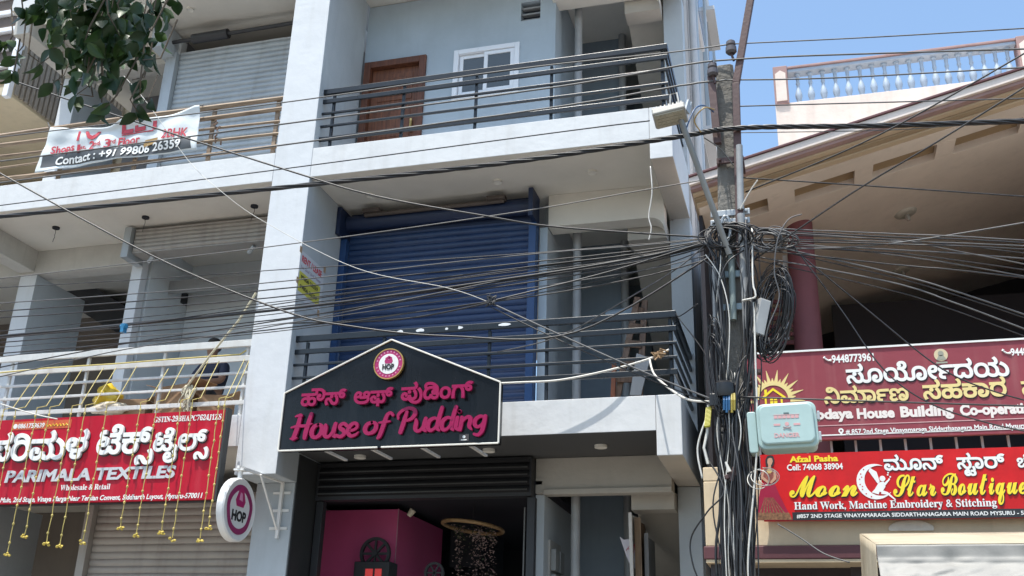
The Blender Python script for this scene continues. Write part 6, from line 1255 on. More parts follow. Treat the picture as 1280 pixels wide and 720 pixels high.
q = MB(); q.bar(at(926, 335, 8.36), at(920, 105, 8.36), .065); q.bar(at(920, 105, 8.36), at(945, -40, 8.36), .065); q.build('steel_extension', RUST, pl_, bevel=.006)
q = MB(); q.bar(at(897, 180, 8.37), at(889, 96, 8.37), .07, .05); q.build('insulator_bracket', RUST, pl_, bevel=.005)
for px, py in ((891, 86), (914, 58)):
    c = at(px, py + 7, 8.34)
    q = MB(); q.lathe([(0, -.02), (.035, -.02), (.052, .0), (.05, .05), (.03, .06), (.045, .075), (.042, .11), (.02, .13), (0, .13)], 16, Matrix.Translation(c)); q.build('insulator', mat('brown_grey_porcelain', (.10, .09, .095), .25, .2, 5), pl_, smooth=True)
    q = MB(); q.tube([c + Vector((0, 0, -.02)), c + Vector((.02, .0, -.10))], .012, 8); q.build('insulator_pin', RUST, pl_)
for py, mt_ in ((202, RUST), (268, GALV), (279, GALV), (344, mat('pale_blue_clamp', (.30, .40, .46), .5, .15, 4)), (385, bpy.data.materials['pale_blue_clamp'])):
    c = at(913 if py < 300 else 918, py, 8.4); w_ = .12 if py < 260 else .17
    q = MB(); q.box(c.x - w_, c.x + w_, 8.36, 8.385, c.z - .028, c.z + .028); q.box(c.x - .12, c.x - .10, 8.386, 8.62, c.z - .028, c.z + .028); q.box(c.x + .10, c.x + .12, 8.386, 8.62, c.z - .028, c.z + .028)
    for x in (-w_ + .03, w_ - .03): q.tube([(c.x + x, 8.33, c.z), (c.x + x, 8.40, c.z)], .014, 6)
    q.build('clamp', mt_, pl_, bevel=.003)
for (x0, y0), (x1, y1), r_ in (((924, 182), (926, 262), .030), ((926, 268), (934, 412), .034), ((914, 320), (917, 400), .028), ((893, 333), (895, 420), .022)):
    q = MB(); q.tube([at(x0, y0, 8.33), at(x1, y1, 8.33)], r_, 12); q.build('conduit_pipe', mat('dull_grey_conduit', (.30, .31, .315), .5, .25, 5, streak=.4) if x0 != 914 else mat('grey_green_pipe', (.22, .27, .26), .5), pl_, smooth=True)
q = MB()
for k in range(16):
    a = 2 * math.pi * k / 16; q.tube([at(907 + 6 * math.cos(a), 286 + 16 * math.sin(a), 8.31), at(907 + 6 * math.cos(a + .4), 286 + 16 * math.sin(a + .4), 8.31)], .014, 6)
q.build('shackle', GALV, pl_)
for k in range(3):
    c = at(936 + k * 5, 452, 8.3); q = MB(); q.box(c.x - .03, c.x + .03, 8.28, 8.36, c.z - .3 + .1 * k, c.z - .27 + .1 * k); q.build('terminal_bar', RUST, pl_)

# floodlight on its arm
fl = thing('floodlight', 'grey LED street floodlight on a slanting arm fixed to the pole', 'street light', at(912, 318, 8.3))
A0, A1 = at(912, 318, 8.24), at(851, 150, 7.9)
q = MB(); q.tube([A0, A1], .026, 12); q.build('arm', mat('galvanised_arm', (.24, .235, .22), .5, .2, 4, metal=.3), fl, smooth=True)
lc_ = at(838, 148, 7.86)
LM = Matrix.Translation(lc_) @ Matrix.Rotation(R(-8), 4, 'Y') @ Matrix.Rotation(R(-12), 4, 'X')
q = MB(); q.box(-.145, .145, -.10, .10, .0, .07, 0, LM); q.build('housing', mat('light_grey_casting', (.34, .33, .30), .5, .15, 5), fl, bevel=.012)
q = MB(); q.box(-.128, .128, -.085, .085, -.012, -.001, 0, LM)
for i in range(6):
    for j in range(4): q.box(-.11 + i * .038, -.085 + i * .038, -.07 + j * .037, -.045 + j * .037, -.018, -.0125, 0, LM)
q.build('led_lens', mat('frosted_lens', (.36, .34, .27), .35, .2, 6), fl)
q = MB()
for i in range(8): q.box(-.14 + i * .036, -.126 + i * .036, -.09, .09, .071, .092, 0, LM)
q.build('cooling_fins', bpy.data.materials['light_grey_casting'], fl)
q = MB(); q.bar(LM @ Vector((.15, 0, .03)), LM @ Vector((.19, .02, .16)), .02, .06); q.bar(LM @ Vector((.19, .02, .16)), A1, .02, .05); q.build('yoke', GALV, fl)
q = MB(); q.tube([LM @ Vector((.0, .06, .10)), at(838, 118, 7.9), at(846, 116, 7.9), at(850, 135, 7.9)], .008, 6); q.build('lead', CABW, fl)

# mint distribution box
MINT = mat('mint_grp_cabinet', (.38, .51, .49), .42, .1, 2.5, .04, 20, streak=.25, stain=(.22, .32, .31))
YX = 8.12
bx0, bx1, bz0, bz1 = at(946, 530, YX).x, at(1022, 530, YX).x, at(984, 560, YX).z, at(984, 503, YX).z
bx = thing('distribution_box', 'mint green cable distribution box with faded pink warning print strapped to the pole', 'electrical box', ((bx0 + bx1) / 2, YX + .2, bz0))
TI = Matrix.Translation(((bx0 + bx1) / 2, 0, (bz0 + bz1) / 2)) @ Matrix.Rotation(R(-1.5), 4, 'Y') @ Matrix.Translation((-(bx0 + bx1) / 2, 0, -(bz0 + bz1) / 2))
def rrect(x0, x1, z0, z1, r, n=6):
    pts = []
    for cx_, cz_, a0 in ((x1 - r, z1 - r, 0), (x0 + r, z1 - r, 90), (x0 + r, z0 + r, 180), (x1 - r, z0 + r, 270)):
        for i in range(n + 1): a = R(a0 + 90 * i / n); pts.append((cx_ + r * math.cos(a), cz_ + r * math.sin(a)))
    return pts
tf = lambda u, v, d: TI @ Vector((u, d, v))
q = MB(); q.prism(rrect(bx0 + .025, bx1 - .025, bz0 + .03, bz1 - .02, .05), YX - .035, YX + .0, tf); q.build('lid_panel', MINT, bx, bevel=.012)
q = MB(); q.prism(rrect(bx0, bx1, bz0, bz1, .06), YX + .001, YX + .07, tf); q.build('lid', MINT, bx, bevel=.012)
q = MB(); q.prism(rrect(bx0 + .01, bx1 - .01, bz0 + .01, bz1 - .01, .05), YX + .075, YX + .26, tf); q.build('body', MINT, bx, bevel=.01)
q = MB(); q.prism(rrect(bx0 - .075, bx0 - .004, bz0 - .01, bz1 - .04, .02), YX + .06, YX + .2, tf); q.build('cable_gland_housing', MINT, bx, bevel=.008)
for z in (.25, .7):
    q = MB(); zz = bz0 + (bz1 - bz0) * z; q.box(bx1 + .001, bx1 + .022, YX + .01, YX + .08, zz - .035, zz + .035); q.build('latch', GALV, bx, bevel=.004)
PKP = flatmat('faded_pink_print', (.62, .34, .34), .6)
q = MB(); cxm = (bx0 + bx1) / 2
def pt(t, x, z, w, h, bold=20): 
    q.cuts.append((len(q.v), len(q.f))); write(q, t, 'sans', Vector((x, YX - .036, z)), UX, UZ, w, h, bold=bold, depth=.0015)
zc = (bz0 + bz1) / 2
pt('DANGER', cxm - .10, zc - .105, .19, .032, 30)
q.build('warning_lettering', PKP, bx)
q = MB()
for k in range(6): q.box(cxm - .095 + k * .032, cxm - .068 + k * .032, YX - .0375, YX - .0355, zc + .045, zc + .068)
q.box(cxm - .097, cxm + .097, YX - .0375, YX - .0355, zc + .072, zc + .076)
disc(q, (cxm, zc - .0), .016, YX - .0375, YX - .0355, 14); q.bar((cxm - .03, YX - .0365, zc - .04), (cxm + .03, YX - .0365, zc - .02), .006, .002); q.bar((cxm - .03, YX - .0385, zc - .02), (cxm + .03, YX - .0385, zc - .04), .006, .002)
for s_ in (-1, 1): q.box(cxm + s_ * .075 - .025, cxm + s_ * .075 + .025, YX - .0375, YX - .0355, zc - .012, zc + .004)
q.build('warning_print', PKP, bx)
q = MB(); q.box(cxm - .02, cxm + .02, YX - .0375, YX - .0355, bz1 - .105, bz1 - .09); q.build('rating_plate', flatmat('dark_grey_plate', (.10, .13, .13)), bx)

# splice closure and small things on the pole
sp = thing('splice_closure', 'black fibre splice closure with blue and yellow tubes strapped to the pole', 'splice box', at(905, 510, 8.25))
q = MB(); c = at(905, 487, 8.22); q.lathe([(0, -.07), (.085, -.07), (.095, -.02), (.09, .04), (.06, .065), (0, .07)], 18, Matrix.Translation(c)); q.build('dome', mat('black_moulding', (.015, .015, .017), .35, .2, 4), sp, smooth=True)
q = MB(); c = at(898, 497, 8.2); q.box(c.x - .07, c.x - .0, 8.16, 8.26, c.z - .08, c.z + .03); q.build('tray', bpy.data.materials['black_moulding'], sp, bevel=.01)
for k in range(5):
    q = MB(); a = at(905 + k * 3.2, 492, 8.17); pts = [a, a + Vector((.0, -.02, -.06)), a + Vector((-.005, -.01, -.14 - .02 * (k % 2)))]; q.tube(pts, .010, 6); q.build('tube', flatmat('blue_sheath', (.03, .12, .26)) if k < 3 else flatmat('ochre_sheath', (.36, .28, .05)), sp)
yc = thing('yellow_tape_joint', 'cable joint wrapped in bright yellow tape beside the black splice closure', 'cable joint', at(887, 530, 8.25))
q = MB()
p0, p1 = at(886, 512, 8.25), at(884, 535, 8.25)
for k in range(14): q.tube([p0.lerp(p1, k / 14) + Vector((-.02, -.02, 0)), p0.lerp(p1, k / 14) + Vector((.025, -.02, .006))], .014, 6)
q.build('tape', flatmat('yellow_tape', (.50, .45, .04), .5), yc)
q = MB(); q.tube([at(886, 506, 8.26), at(884, 540, 8.26), at(880, 560, 8.26), at(885, 580, 8.26)], .012, 6); q.build('cable', CABW, yc)
gb = thing('grey_junction_box', 'small tilted grey metal box among the coiled cables on the pole', 'junction box', at(949, 420, 8.35))
q = MB(); c = at(949, 398, 8.3); M = Matrix.Translation(c) @ Matrix.Rotation(R(14), 4, 'Y') @ Matrix.Rotation(R(30), 4, 'Z'); q.box(-.05, .05, -.06, .06, -.16, .16, 0, M); q.build('body', mat('light_grey_sheet', (.38, .38, .37), .5, .15, 4), gb, bevel=.008)
q = MB(); q.box(-.045, .045, -.066, -.0605, -.15, .15, 0, M); q.build('cover', mat('pale_grey_sheet', (.46, .46, .45), .5, .15, 4), gb, bevel=.004)
rj = thing('brown_clamp_joint', 'rusty brown tap clamp with a white nozzle on the lower pole', 'clamp', at(915, 600, 8.2))
q = MB(); c = at(914, 594, 8.2); q.bar(c + Vector((-.05, 0, -.02)), c + Vector((.06, 0, .02)), .035); q.bar(c + Vector((.0, -.01, -.05)), c + Vector((.03, -.01, .06)), .03); q.build('clamp', RUST, rj, bevel=.006)
q = MB(); q.tube([c + Vector((-.01, -.03, .02)), c + Vector((-.035, -.03, .10))], [.018, .008], 8); q.build('nozzle', CABW, rj)
# ================================================================ things on the balconies
def spline_(P):
    o = []
    for p, r_ in zip(P, P[1:]): o += [p, p.lerp(r_, .5)]
    return o + [P[-1]]
def marigold(mb, c, r, mi=0):
    for k in range(5):
        a = 2 * math.pi * k / 5 + rnd.random()
        d = Vector((math.cos(a), math.sin(a) * .7, rnd.uniform(-.7, .4))) * r
        mb.lathe([(0, -r * .25), (r * .42, -.1 * r), (r * .5, .12 * r), (r * .2, r * .4), (0, r * .42)], 6, Matrix.Translation(c + d * .8) @ Matrix.Rotation(a, 4, 'Z') @ Matrix.Rotation(rnd.uniform(.3, 1.1), 4, 'X'), mi)
YG = 9.86
GOLD = mat('gold_thread', (.52, .42, .13), .6, .2, 20)
FLOW = mat('yellow_flower', (.62, .48, .10), .7, .25, 20)
TOPS = [(35, 463, 640), (50, 462, 685), (76, 459, 690), (92, 457, 668), (119, 455, 677), (135, 455, 680), (161, 453, 675), (201, 456, 658), (222, 448, 667), (251, 446, 663), (265, 446, 672), (297, 444, 673), (305, 441, 657)]
PLACES = ['outermost flower string at the left edge, hanging over the first white letter', 'flower string with the lowest bloom at the left of the red board', 'third flower string from the left over the red board', 'flower string crossing the letter before the gap in the Kannada name', 'flower string hanging over the gap between the two Kannada words', 'flower string just right of the gap between the Kannada words', 'flower string ending at the left guide of the grey ground shutter', 'flower string with a short end over the middle of the grey shutter', 'flower string just right of the short ended one over the shutter', 'flower string before the last two white Kannada letters', 'flower string hanging over the last white Kannada letter', 'last full flower string beside the round light box', 'flower string tied to the end post of the white railing']
for (px, py, yb), lab in zip(TOPS, PLACES):
    a = at(px, py, YG + .25); a.y = 10.27
    zb = at(px - (yb - py) * .2, yb, YG).z
    q = MB(); pts = [a, Vector((a.x, 10.0, 4.68)) + Vector((0, 0, .0)), Vector((a.x - .005, YG, 4.62))]
    n = 16
    for i in range(1, n + 1): pts.append(Vector((a.x + rnd.uniform(-.006, .006), YG + rnd.uniform(-.004, .004), 4.62 + (zb - 4.62) * i / n)))
    q.tube(pts, .0055, 5)
    for i in range(3, len(pts) - 1):
        if i % 2: q.lathe([(0, -.022), (.013, -.01), (.015, .004), (0, .02)], 6, Matrix.Translation(pts[i]))
    o = q.build('flower_string', GOLD); tag(o, lab, 'flower string', 'gold flower strings hanging over the red board')
    q = MB(); marigold(q, pts[-1] + Vector((0, 0, -.02)), .036); q.build('bloom', FLOW, o)
q = MB(); q.tube([at(0, 466, 10.29), at(60, 460, 10.28), at(140, 455, 10.28), at(215, 449, 10.28), at(300, 443, 10.28), at(308, 438, 10.29)], .009, 6)
tag(q.build('gold_cord', GOLD), 'gold cord tied along the white railing that carries the flower strings', 'cord')
q = MB(); q.tube([at(234, 483, 10.26), at(262, 445, 10.22), at(299, 400, 10.18), at(320, 366, 10.16)], .013, 8)
tag(q.build('cream_strap', mat('cream_webbing', (.58, .52, .36), .7, .15, 10)), 'long cream strap running slantwise from the railing up to the white pillar', 'strap')
# bag, boxes and cloth behind the white railing
def lump(name, px, py, Y, w, h, d, mt_, label, cat, seed, parts=None):
    c = at(px, py, Y); b = bmesh.new(); bmesh.ops.create_icosphere(b, subdivisions=4, radius=1)
    for v in b.verts:
        p = v.co; n_ = noise.noise(p * 1.6 + Vector((seed, 0, 0))) * .35 + noise.noise(p * 4 + Vector((0, seed, 0))) * .16 + abs(noise.noise(p * 7 + Vector((0, 0, seed)))) * .10
        v.co = Vector((p.x * w / 2, p.y * d / 2, p.z * h / 2)) * (1 + n_)
        if v.co.z < -h * .36: v.co.z = -h * .36
    q = MB(); q.v = [c + v.co for v in b.verts]; b.verts.index_update(); q.f = [tuple(v.index for v in f.verts) for f in b.faces]; q.m = [0] * len(q.f); b.free()
    return tag(q.build(name, mt_, smooth='full'), label, cat)
lump('plastic_bag', 134, 499, 10.55, .34, .34, .26, mat('yellow_plastic_bag', (.66, .47, .03), .35, .2, 4), 'crumpled yellow plastic bag lying behind the white railing', 'bag', 1)
lump('cloth_heap', 137, 511, 10.45, .46, .16, .25, mat('cream_crumpled_cloth', (.52, .46, .36), .8, .2, 5), 'low heap of cream cloth under the yellow bag', 'cloth', 4)
cb = thing('cloth_bundle', 'ivory cloth bundle with loose strips hung over the white railing', 'cloth', at(239, 505, 10.25))
IV = mat('ivory_bundle', (.52, .48, .36), .85, .3, 8)
for k in range(15):
    a = at(239 + rnd.gauss(0, 5), 481 + rnd.uniform(0, 6), 10.28); Pq = [a]
    for i in range(5): Pq.append(Pq[-1] + Vector((rnd.gauss(0, .03), rnd.uniform(-.02, .015), -rnd.uniform(.03, .09))))
    q = MB(); q.tube(spline_(Pq), [rnd.uniform(.010, .022) * (1 - .08 * i) for i in range(len(spline_(Pq)))], 6); q.build('strip', IV, cb, smooth='full')
def carton(px, py, Y, w, h, d, rz, label, name='cardboard_box'):
    c = at(px, py, Y); o = thing(name, label, 'box', (c.x, c.y, T1))
    M = Matrix.Translation((c.x, c.y, T1)) @ Matrix.Rotation(R(rz), 4, 'Z')
    q = MB(); q.box(-w / 2, w / 2, -d / 2, d / 2, .002, h, 0, M); q.build('carton', mat('brown_cardboard', (.30, .19, .11), .85, .2, 4), o, bevel=.006)
    for s_ in (-1, 1):
        q = MB(); a, b_ = M @ Vector((s_ * w / 2, -d / 2, h + .002)), M @ Vector((s_ * w / 2, d / 2, h + .002)); e = M.to_3x3() @ Vector((s_ * w * .35, 0, .05))
        q.face([a, b_, b_ + e, a + e]); q.build('flap', bpy.data.materials['brown_cardboard'], o, solid=.006)
carton(172, 500, 10.7, .42, .36, .32, 8, 'open brown cardboard box beside the yellow bag')
carton(226, 490, 10.62, .50, .48, .34, -12, 'larger brown cardboard box behind the ivory cloth bundle')
carton(272, 496, 10.62, .36, .34, .3, 14, 'brown cardboard box in front of the seated person')
# person seated behind the railing
pc = at(266, 436, 11.15)
pe = thing('person', 'person with dark hair in a navy top sitting behind the white railing', 'person', (pc.x, 11.2, T1))
def skin_body(name, chains, mt_, par, sub=2):
    me = bpy.data.meshes.new(name); vs, es, rs = [], [], []
    idx = {}
    for ch in chains:
        prev = None
        for key, co, r in ch:
            if key not in idx: idx[key] = len(vs); vs.append(Vector(co) - LOC[par.name]); rs.append(r)
            if prev is not None: es.append((prev, idx[key]))
            prev = idx[key]
    me.from_pydata([tuple(v) for v in vs], es, [])
    o = bpy.data.objects.new(name, me); C.objects.link(o)
    m_ = o.modifiers.new('skin', 'SKIN')
    for i, r in enumerate(rs): me.skin_vertices[0].data[i].radius = (r, r)
    me.skin_vertices[0].data[0].use_root = True
    s_ = o.modifiers.new('sub', 'SUBSURF'); s_.levels = s_.render_levels = sub
    ev = o.evaluated_get(bpy.context.evaluated_depsgraph_get())
    m2 = bpy.data.meshes.new_from_object(ev); m2.materials.clear(); m2.materials.append(mt_)
    m2.polygons.foreach_set('use_smooth', [True] * len(m2.polygons))
    bpy.data.objects.remove(o)
    o = bpy.data.objects.new(name, m2); C.objects.link(o); o.parent = par; LOC[o.name] = LOC[par.name]
    return o
X0, Y0, ZH = pc.x, 11.2, pc.z
SK = mat('brown_skin', (.22, .12, .075), .55, .1, 6)
V_ = lambda x, y, z: (X0 + x, Y0 + y, ZH + z)
body = [[('p', V_(.02, .08, -.66), .13), ('w', V_(.01, .06, -.52), .125), ('c', V_(0, .02, -.34), .14), ('n0', V_(0, -.01, -.19), .075), ('n', V_(0, -.03, -.12), .052), ('h0', V_(0, -.05, -.04), .078), ('h1', V_(0, -.04, .04), .088), ('h2', V_(0, -.03, .09), .055)]]
for s_ in (-1, 1):
    body.append([('c', 0, 0), ('s%d' % s_, V_(.17 * s_, .02, -.24), .062), ('e%d' % s_, V_(.22 * s_, -.10, -.46), .045), ('f%d' % s_, V_(.10 * s_, -.28, -.52), .034), ('g%d' % s_, V_(.07 * s_, -.34, -.52), .028)])
    body.append([('p', 0, 0), ('k0%d' % s_, V_(.10 * s_, -.05, -.68), .085), ('k%d' % s_, V_(.16 * s_, -.36, -.62), .062), ('a%d' % s_, V_(.14 * s_, -.30, -.84), .045), ('t%d' % s_, V_(.15 * s_, -.38, -.90), .035)])
skin_body('body', body, SK, pe)
top = [[('p', V_(.02, .08, -.64), .15), ('w', V_(.01, .06, -.52), .145), ('c', V_(0, .02, -.34), .158), ('n0', V_(0, -.005, -.20), .085)]]
for s_ in (-1, 1): top.append([('c', 0, 0), ('s%d' % s_, V_(.175 * s_, .02, -.24), .078), ('e%d' % s_, V_(.215 * s_, -.07, -.41), .06)])
skin_body('navy_top', top, mat('navy_cotton', (.018, .025, .05), .8, .15, 8), pe)
tr2 = [[('p', V_(.02, .08, -.68), .145), ('q', V_(.02, .07, -.62), .14)]]
for s_ in (-1, 1): tr2.append([('p', 0, 0), ('k0%d' % s_, V_(.10 * s_, -.05, -.68), .10), ('k%d' % s_, V_(.16 * s_, -.36, -.62), .078), ('a%d' % s_, V_(.14 * s_, -.30, -.82), .06)])
skin_body('dark_trousers', tr2, mat('dark_denim', (.02, .022, .03), .85, .15, 8), pe)
q = MB(); b = bmesh.new(); bmesh.ops.create_icosphere(b, subdivisions=3, radius=.102)
for v in b.verts:
    v.co = Vector((v.co.x * .95, v.co.y * 1.08, v.co.z)) * (1 + .05 * noise.noise(v.co * 30))
    if v.co.y < -.02 and v.co.z < .03: v.co.y = -.02
b.verts.index_update(); q.v = [Vector(V_(0, -.02, .055)) + v.co for v in b.verts]; q.f = [tuple(v.index for v in f.verts) for f in b.faces]; q.m = [0] * len(q.f); b.free()
q.build('hair', mat('black_hair', (.008, .007, .007), .5, .2, 30), pe, smooth='full')
# low stool under the person
stl = thing('stool', 'low wooden stool under the seated person', 'stool', (X0, 11.3, T1))
zz = ZH - .80
q = MB(); q.box(X0 - .19, X0 + .22, 11.12, 11.45, zz - .04, zz); q.build('seat', BAMBOO, stl, bevel=.006)
for sx_ in (-.16, .19):
    for sy_ in (11.15, 11.42): q = MB(); q.box(X0 + sx_ - .02, X0 + sx_ + .02, sy_ - .02, sy_ + .02, T1, zz - .041); q.build('leg', BAMBOO, stl)

# wooden ladder and plank on the first floor landing, boards and paper below
ld = thing('wooden_ladder', 'old brown wooden stepladder leaning in the first floor stair bay behind the black railing', 'ladder', (-1.9, 11.6, T1))
LW = wood('old_brown_wood', (.09, .05, .03), (.20, .12, .075), 2)
a0, a1 = at(764, 492, 11.45), at(797, 372, 11.75); b0_, b1_ = at(797, 492, 11.5), at(806, 376, 11.8)
for p, e in ((a0, a1), (b0_, b1_)):
    q = MB(); p = p.copy(); p.z = T1 + .003; q.bar(p, e, .075, .04); q.build('stringer', LW, ld, bevel=.004)
for k in range(5):
    t = .15 + .18 * k; q = MB(); q.bar(a0.lerp(a1, t), b0_.lerp(b1_, t), .03, .09); q.build('step', LW, ld, bevel=.004)
q = MB(); q.bar(at(768, 455, 11.4), at(766, 500, 11.4), .05, .05); q.build('leg', mat('rusty_orange_steel', (.20, .07, .035), .7, .3, 8), ld)
q = MB(); p = [at(786, 492, 11.3), at(800, 492, 11.3), at(815, 452, 11.5), at(798, 446, 11.5)]
q.prism([(v.x, v.z) for v in p], 11.36, 11.39, lambda u, v, d: (u, d, v)); tag(q.build('plank', GREYD), 'grey plank propped against the wooden stepladder', 'plank')
q = MB(); p = at(768, 395, 11.9); q.tube([(p.x - .1, 11.9, p.z), (p.x + .3, 11.9, p.z + .04)], .07, 14); tag(q.build('rolled_sheet', mat('blue_grey_roll', (.22, .28, .34), .6)), 'blue grey roll of sheet behind the top of the wooden stepladder', 'roll')
for k, (x0, x1, lab) in enumerate(((793, 797, 'pale laminate board leaning foremost in the ground floor stair bay'), (798, 806, 'brown plywood board leaning behind the pale one'), (808, 813, 'thin grey board leaning rearmost beside the stair wall'))):
    a, b_ = at(x0, 724, 11.75 + .09 * k), at(x1, 724, 11.75 + .09 * k); q = MB()
    h = at(x0, (645, 650, 668)[k], 11.75 + .09 * k).z
    M = Matrix.Translation((a.x, a.y, .15)) @ Matrix.Rotation(R(6 - 2 * k), 4, 'X')
    q.box(0, max(b_.x - a.x, .03), 0, .02, 0, h - .15, 0, M); q.box(.002, .012, .021, .75, 0.0, h - .17, 0, M)
    tag(q.build('leaning_board', [mat('pale_laminate', (.55, .53, .50), .5), wood('plywood', (.16, .10, .06), (.30, .2, .12), 2), GREYD][k]), lab, 'board')
q = MB(); p = [at(775, 671, 11.7), at(780, 675, 11.7), at(792, 673, 11.7), at(797, 708, 11.7), at(791, 713, 11.7), at(783, 695, 11.7)]
q.prism([(v.x, v.z) for v in p], 11.70, 11.704, lambda u, v, d: (u, d + .02 * math.sin(u * 9 + v * 5), v)); pp = tag(q.build('paper_sheet', mat('lilac_white_paper', (.60, .57, .62), .8, .1, 6)), 'loose white paper sheet with red scribbles hanging on the leaning boards', 'paper')
q = MB(); c = at(787, 686, 11.66)
for k in range(5): q.tube([c + Vector((-.04 + .02 * k, -.005, -.02 + .015 * k)), c + Vector((.0 + .012 * k, -.005, .03 - .02 * k)), c + Vector((.03 + .008 * k, -.005, .02 + .01 * k))], .003, 4)
q.build('scribble', INKR, pp)

# ================================================================ inside the pudding shop
rg = thing('flower_chandelier', 'hanging wooden hoop with trailing dried flowers inside the dark pudding shop', 'chandelier', at(591, 658, 12.5))
c = at(591, 659, 12.5); q = MB(); n = 40; Rr = .385
M = Matrix.Translation(c) @ Matrix.Rotation(R(6), 4, 'Y') @ Matrix.Rotation(R(-3), 4, 'X')
q.tube([M @ Vector((Rr * math.cos(2 * math.pi * i / n), Rr * math.sin(2 * math.pi * i / n), 0)) for i in range(n + 1)], .024, 8); q.build('hoop', wood('pale_hoop_wood', (.22, .13, .06), (.42, .27, .13), 0), rg, smooth=True)
DRY = mat('dried_flower', (.34, .24, .22), .85, .5, 30); DRG = mat('dusty_leaf', (.05, .065, .03), .8, .4, 20)
for nm, mt_, cnt, spots in (('flowers', DRY, 700, ((-.17, .05), (.06, .10), (.12, .08), (.26, .035))), ('leaves', DRG, 260, ((-.17, .06), (.05, .14), (.24, .06)))):
    q = MB()
    for k in range(cnt):
        sx_, w_ = rnd.choice(spots); top_ = rnd.random() < (.2 if nm == 'flowers' else .8)
        p = c + Vector((sx_ + rnd.gauss(0, w_ * .5), rnd.gauss(0, .09), rnd.uniform(-.16, .02) if top_ else rnd.uniform(-.75, -.05)))
        s_ = rnd.uniform(.008, .02); M2 = Matrix.Translation(p) @ Matrix.Rotation(rnd.random() * 6, 4, 'Z') @ Matrix.Rotation(rnd.random() * 3, 4, 'X')
        q.face([M2 @ Vector(v) for v in ((-s_, 0, 0), (0, -s_ * .7, s_ * .3), (s_, 0, 0), (0, s_ * .7, s_ * .3))])
    tag(q.build(nm, mt_, rg), kind='stuff')
q = MB(); q.tube([(c.x, c.y, c.z), (c.x, c.y, 3.86)], .006, 6); q.build('cord', CABK, rg)
wl = thing('wheel_cabinet', 'black cabinet topped by a spoked wheel in front of the magenta shop wall', 'cabinet', (-5.25, 12.1, .18))
c = at(469, 692, 12.1)
q = MB(); ring(q, (c.x, c.z), .165, .20, 12.08, 12.13)
for k in range(8):
    a = math.pi * k / 4; q.bar((c.x, 12.105, c.z), (c.x + .17 * math.cos(a), 12.105, c.z + .17 * math.sin(a)), .024, .03)
disc(q, (c.x, c.z), .035, 12.07, 12.14, 16); q.build('wheel', BLACKP, wl)
a = at(447, 703, 12.1); b_ = at(490, 712, 12.1)
q = MB(); q.box(a.x, b_.x, 12.0, 12.28, .18, a.z); q.build('body', BLACKP, wl, bevel=.01)
for p0, p1 in ((457, 466), (469, 477)):
    q = MB(); a2, b2 = at(p0, 711, 11.99), at(p1, 711, 11.99); q.box(a2.x, b2.x, 11.985, 11.998, a2.z - .5, a2.z); q.build('red_panel', emit('red_lit_panel', (.6, .05, .05), .25), wl)
c = at(543, 716, 12.4); q = MB(); ring(q, (c.x, c.z), .10, .13, 12.38, 12.42)
for k in range(6):
    a = math.pi * k / 3; q.bar((c.x, 12.4, c.z), (c.x + .11 * math.cos(a), 12.4, c.z + .11 * math.sin(a)), .016, .02)
q.box(c.x - .02, c.x + .02, 12.385, 12.415, .18, c.z - .12); tag(q.build('wheel_stand', BLACKP), 'small black spoked wheel on a stand beneath the flower hoop', 'stand')
# ================================================================ street stall awning
aw = thing('stall_awning', 'cream tarpaulin stall awning with grey front curtain below the boutique board', 'awning', (1.9, 8, 0))
TARP = mat('cream_tarpaulin', (.42, .36, .26), .75, .2, 3, .15, 14, streak=.25, stain=(.2, .16, .11))
TARG = mat('silver_grey_tarpaulin', (.27, .26, .24), .6, .2, 2.2, .2, 10, streak=.3)
def roofs(u, v): return Vector((.40 + 3.2 * u, 9.0 - 2.0 * v, 2.92 - .36 * v + .010 * math.sin(u * 13) * math.sin(v * 3.14) + .004 * math.sin(u * 37 + v * 4) * math.sin(v * 3.14)))
q = MB(); q.grid(roofs, 80, 20); q.build('roof_sheet', TARP, aw, smooth='full', solid=.006)
def front(u, v):
    t = v * 5; f_ = max(0, t - .40)
    y = 6.99 - .012 * noise.noise(Vector((u * 26, t * 2, 2)))
    y -= .03 * math.exp(-((t - .38) / .05) ** 2) * (.5 + .5 * noise.noise(Vector((u * 34, 3, 1))))
    y -= .30 * min(f_, .5) + .10 * max(0, f_ - .5) + min(1, f_ * 5) * (.06 * noise.noise(Vector((u * 11, t * 2.2, 1))) + .022 * noise.noise(Vector((u * 30 + t * 6, t * 5, 4))) + .008 * abs(noise.noise(Vector((u * 60, t * 9, 8)))))
    return Vector((.40 + 3.2 * u, y, 2.555 - 1.3 * v))
q = MB(); q.grid(front, 260, 110); q.build('front_curtain', TARG, aw, smooth='full', solid=.005)
def sidec(u, v):
    y = 9.0 - 2.0 * u; zt_ = 2.92 - .36 * u
    return Vector((.395 - .02 * math.sin(u * 30) * v - .05 * v, y, zt_ - v * 1.4))
q = MB(); q.grid(sidec, 60, 20); q.build('side_curtain', TARP, aw, smooth='full', solid=.005)
for x, y in ((.45, 7.05), (.45, 8.95), (3.55, 7.05), (3.55, 8.95)):
    q = MB(); q.tube([(x, y, .0), (x, y, 2.53 if y < 8 else 2.88)], .025, 10); q.build('post', GALV, aw, smooth=True)
# cement patch on the cream band
q = MB(); c = at(1139, 664, F - .004); pts = [(c.x + .19 * math.cos(a) * (1 + .08 * math.sin(5 * a)), c.z + .11 * math.sin(a) * (1 + .1 * math.sin(3 * a))) for a in [math.pi * i / 16 for i in range(17)]]
q.prism(pts, F - .02, F - .001, lambda u, v, d: (u, d, v)); q.build('cement_patch', mat('pale_cement', (.60, .54, .45), .9, .2, 6, .3, 20), rb, bevel=.006)
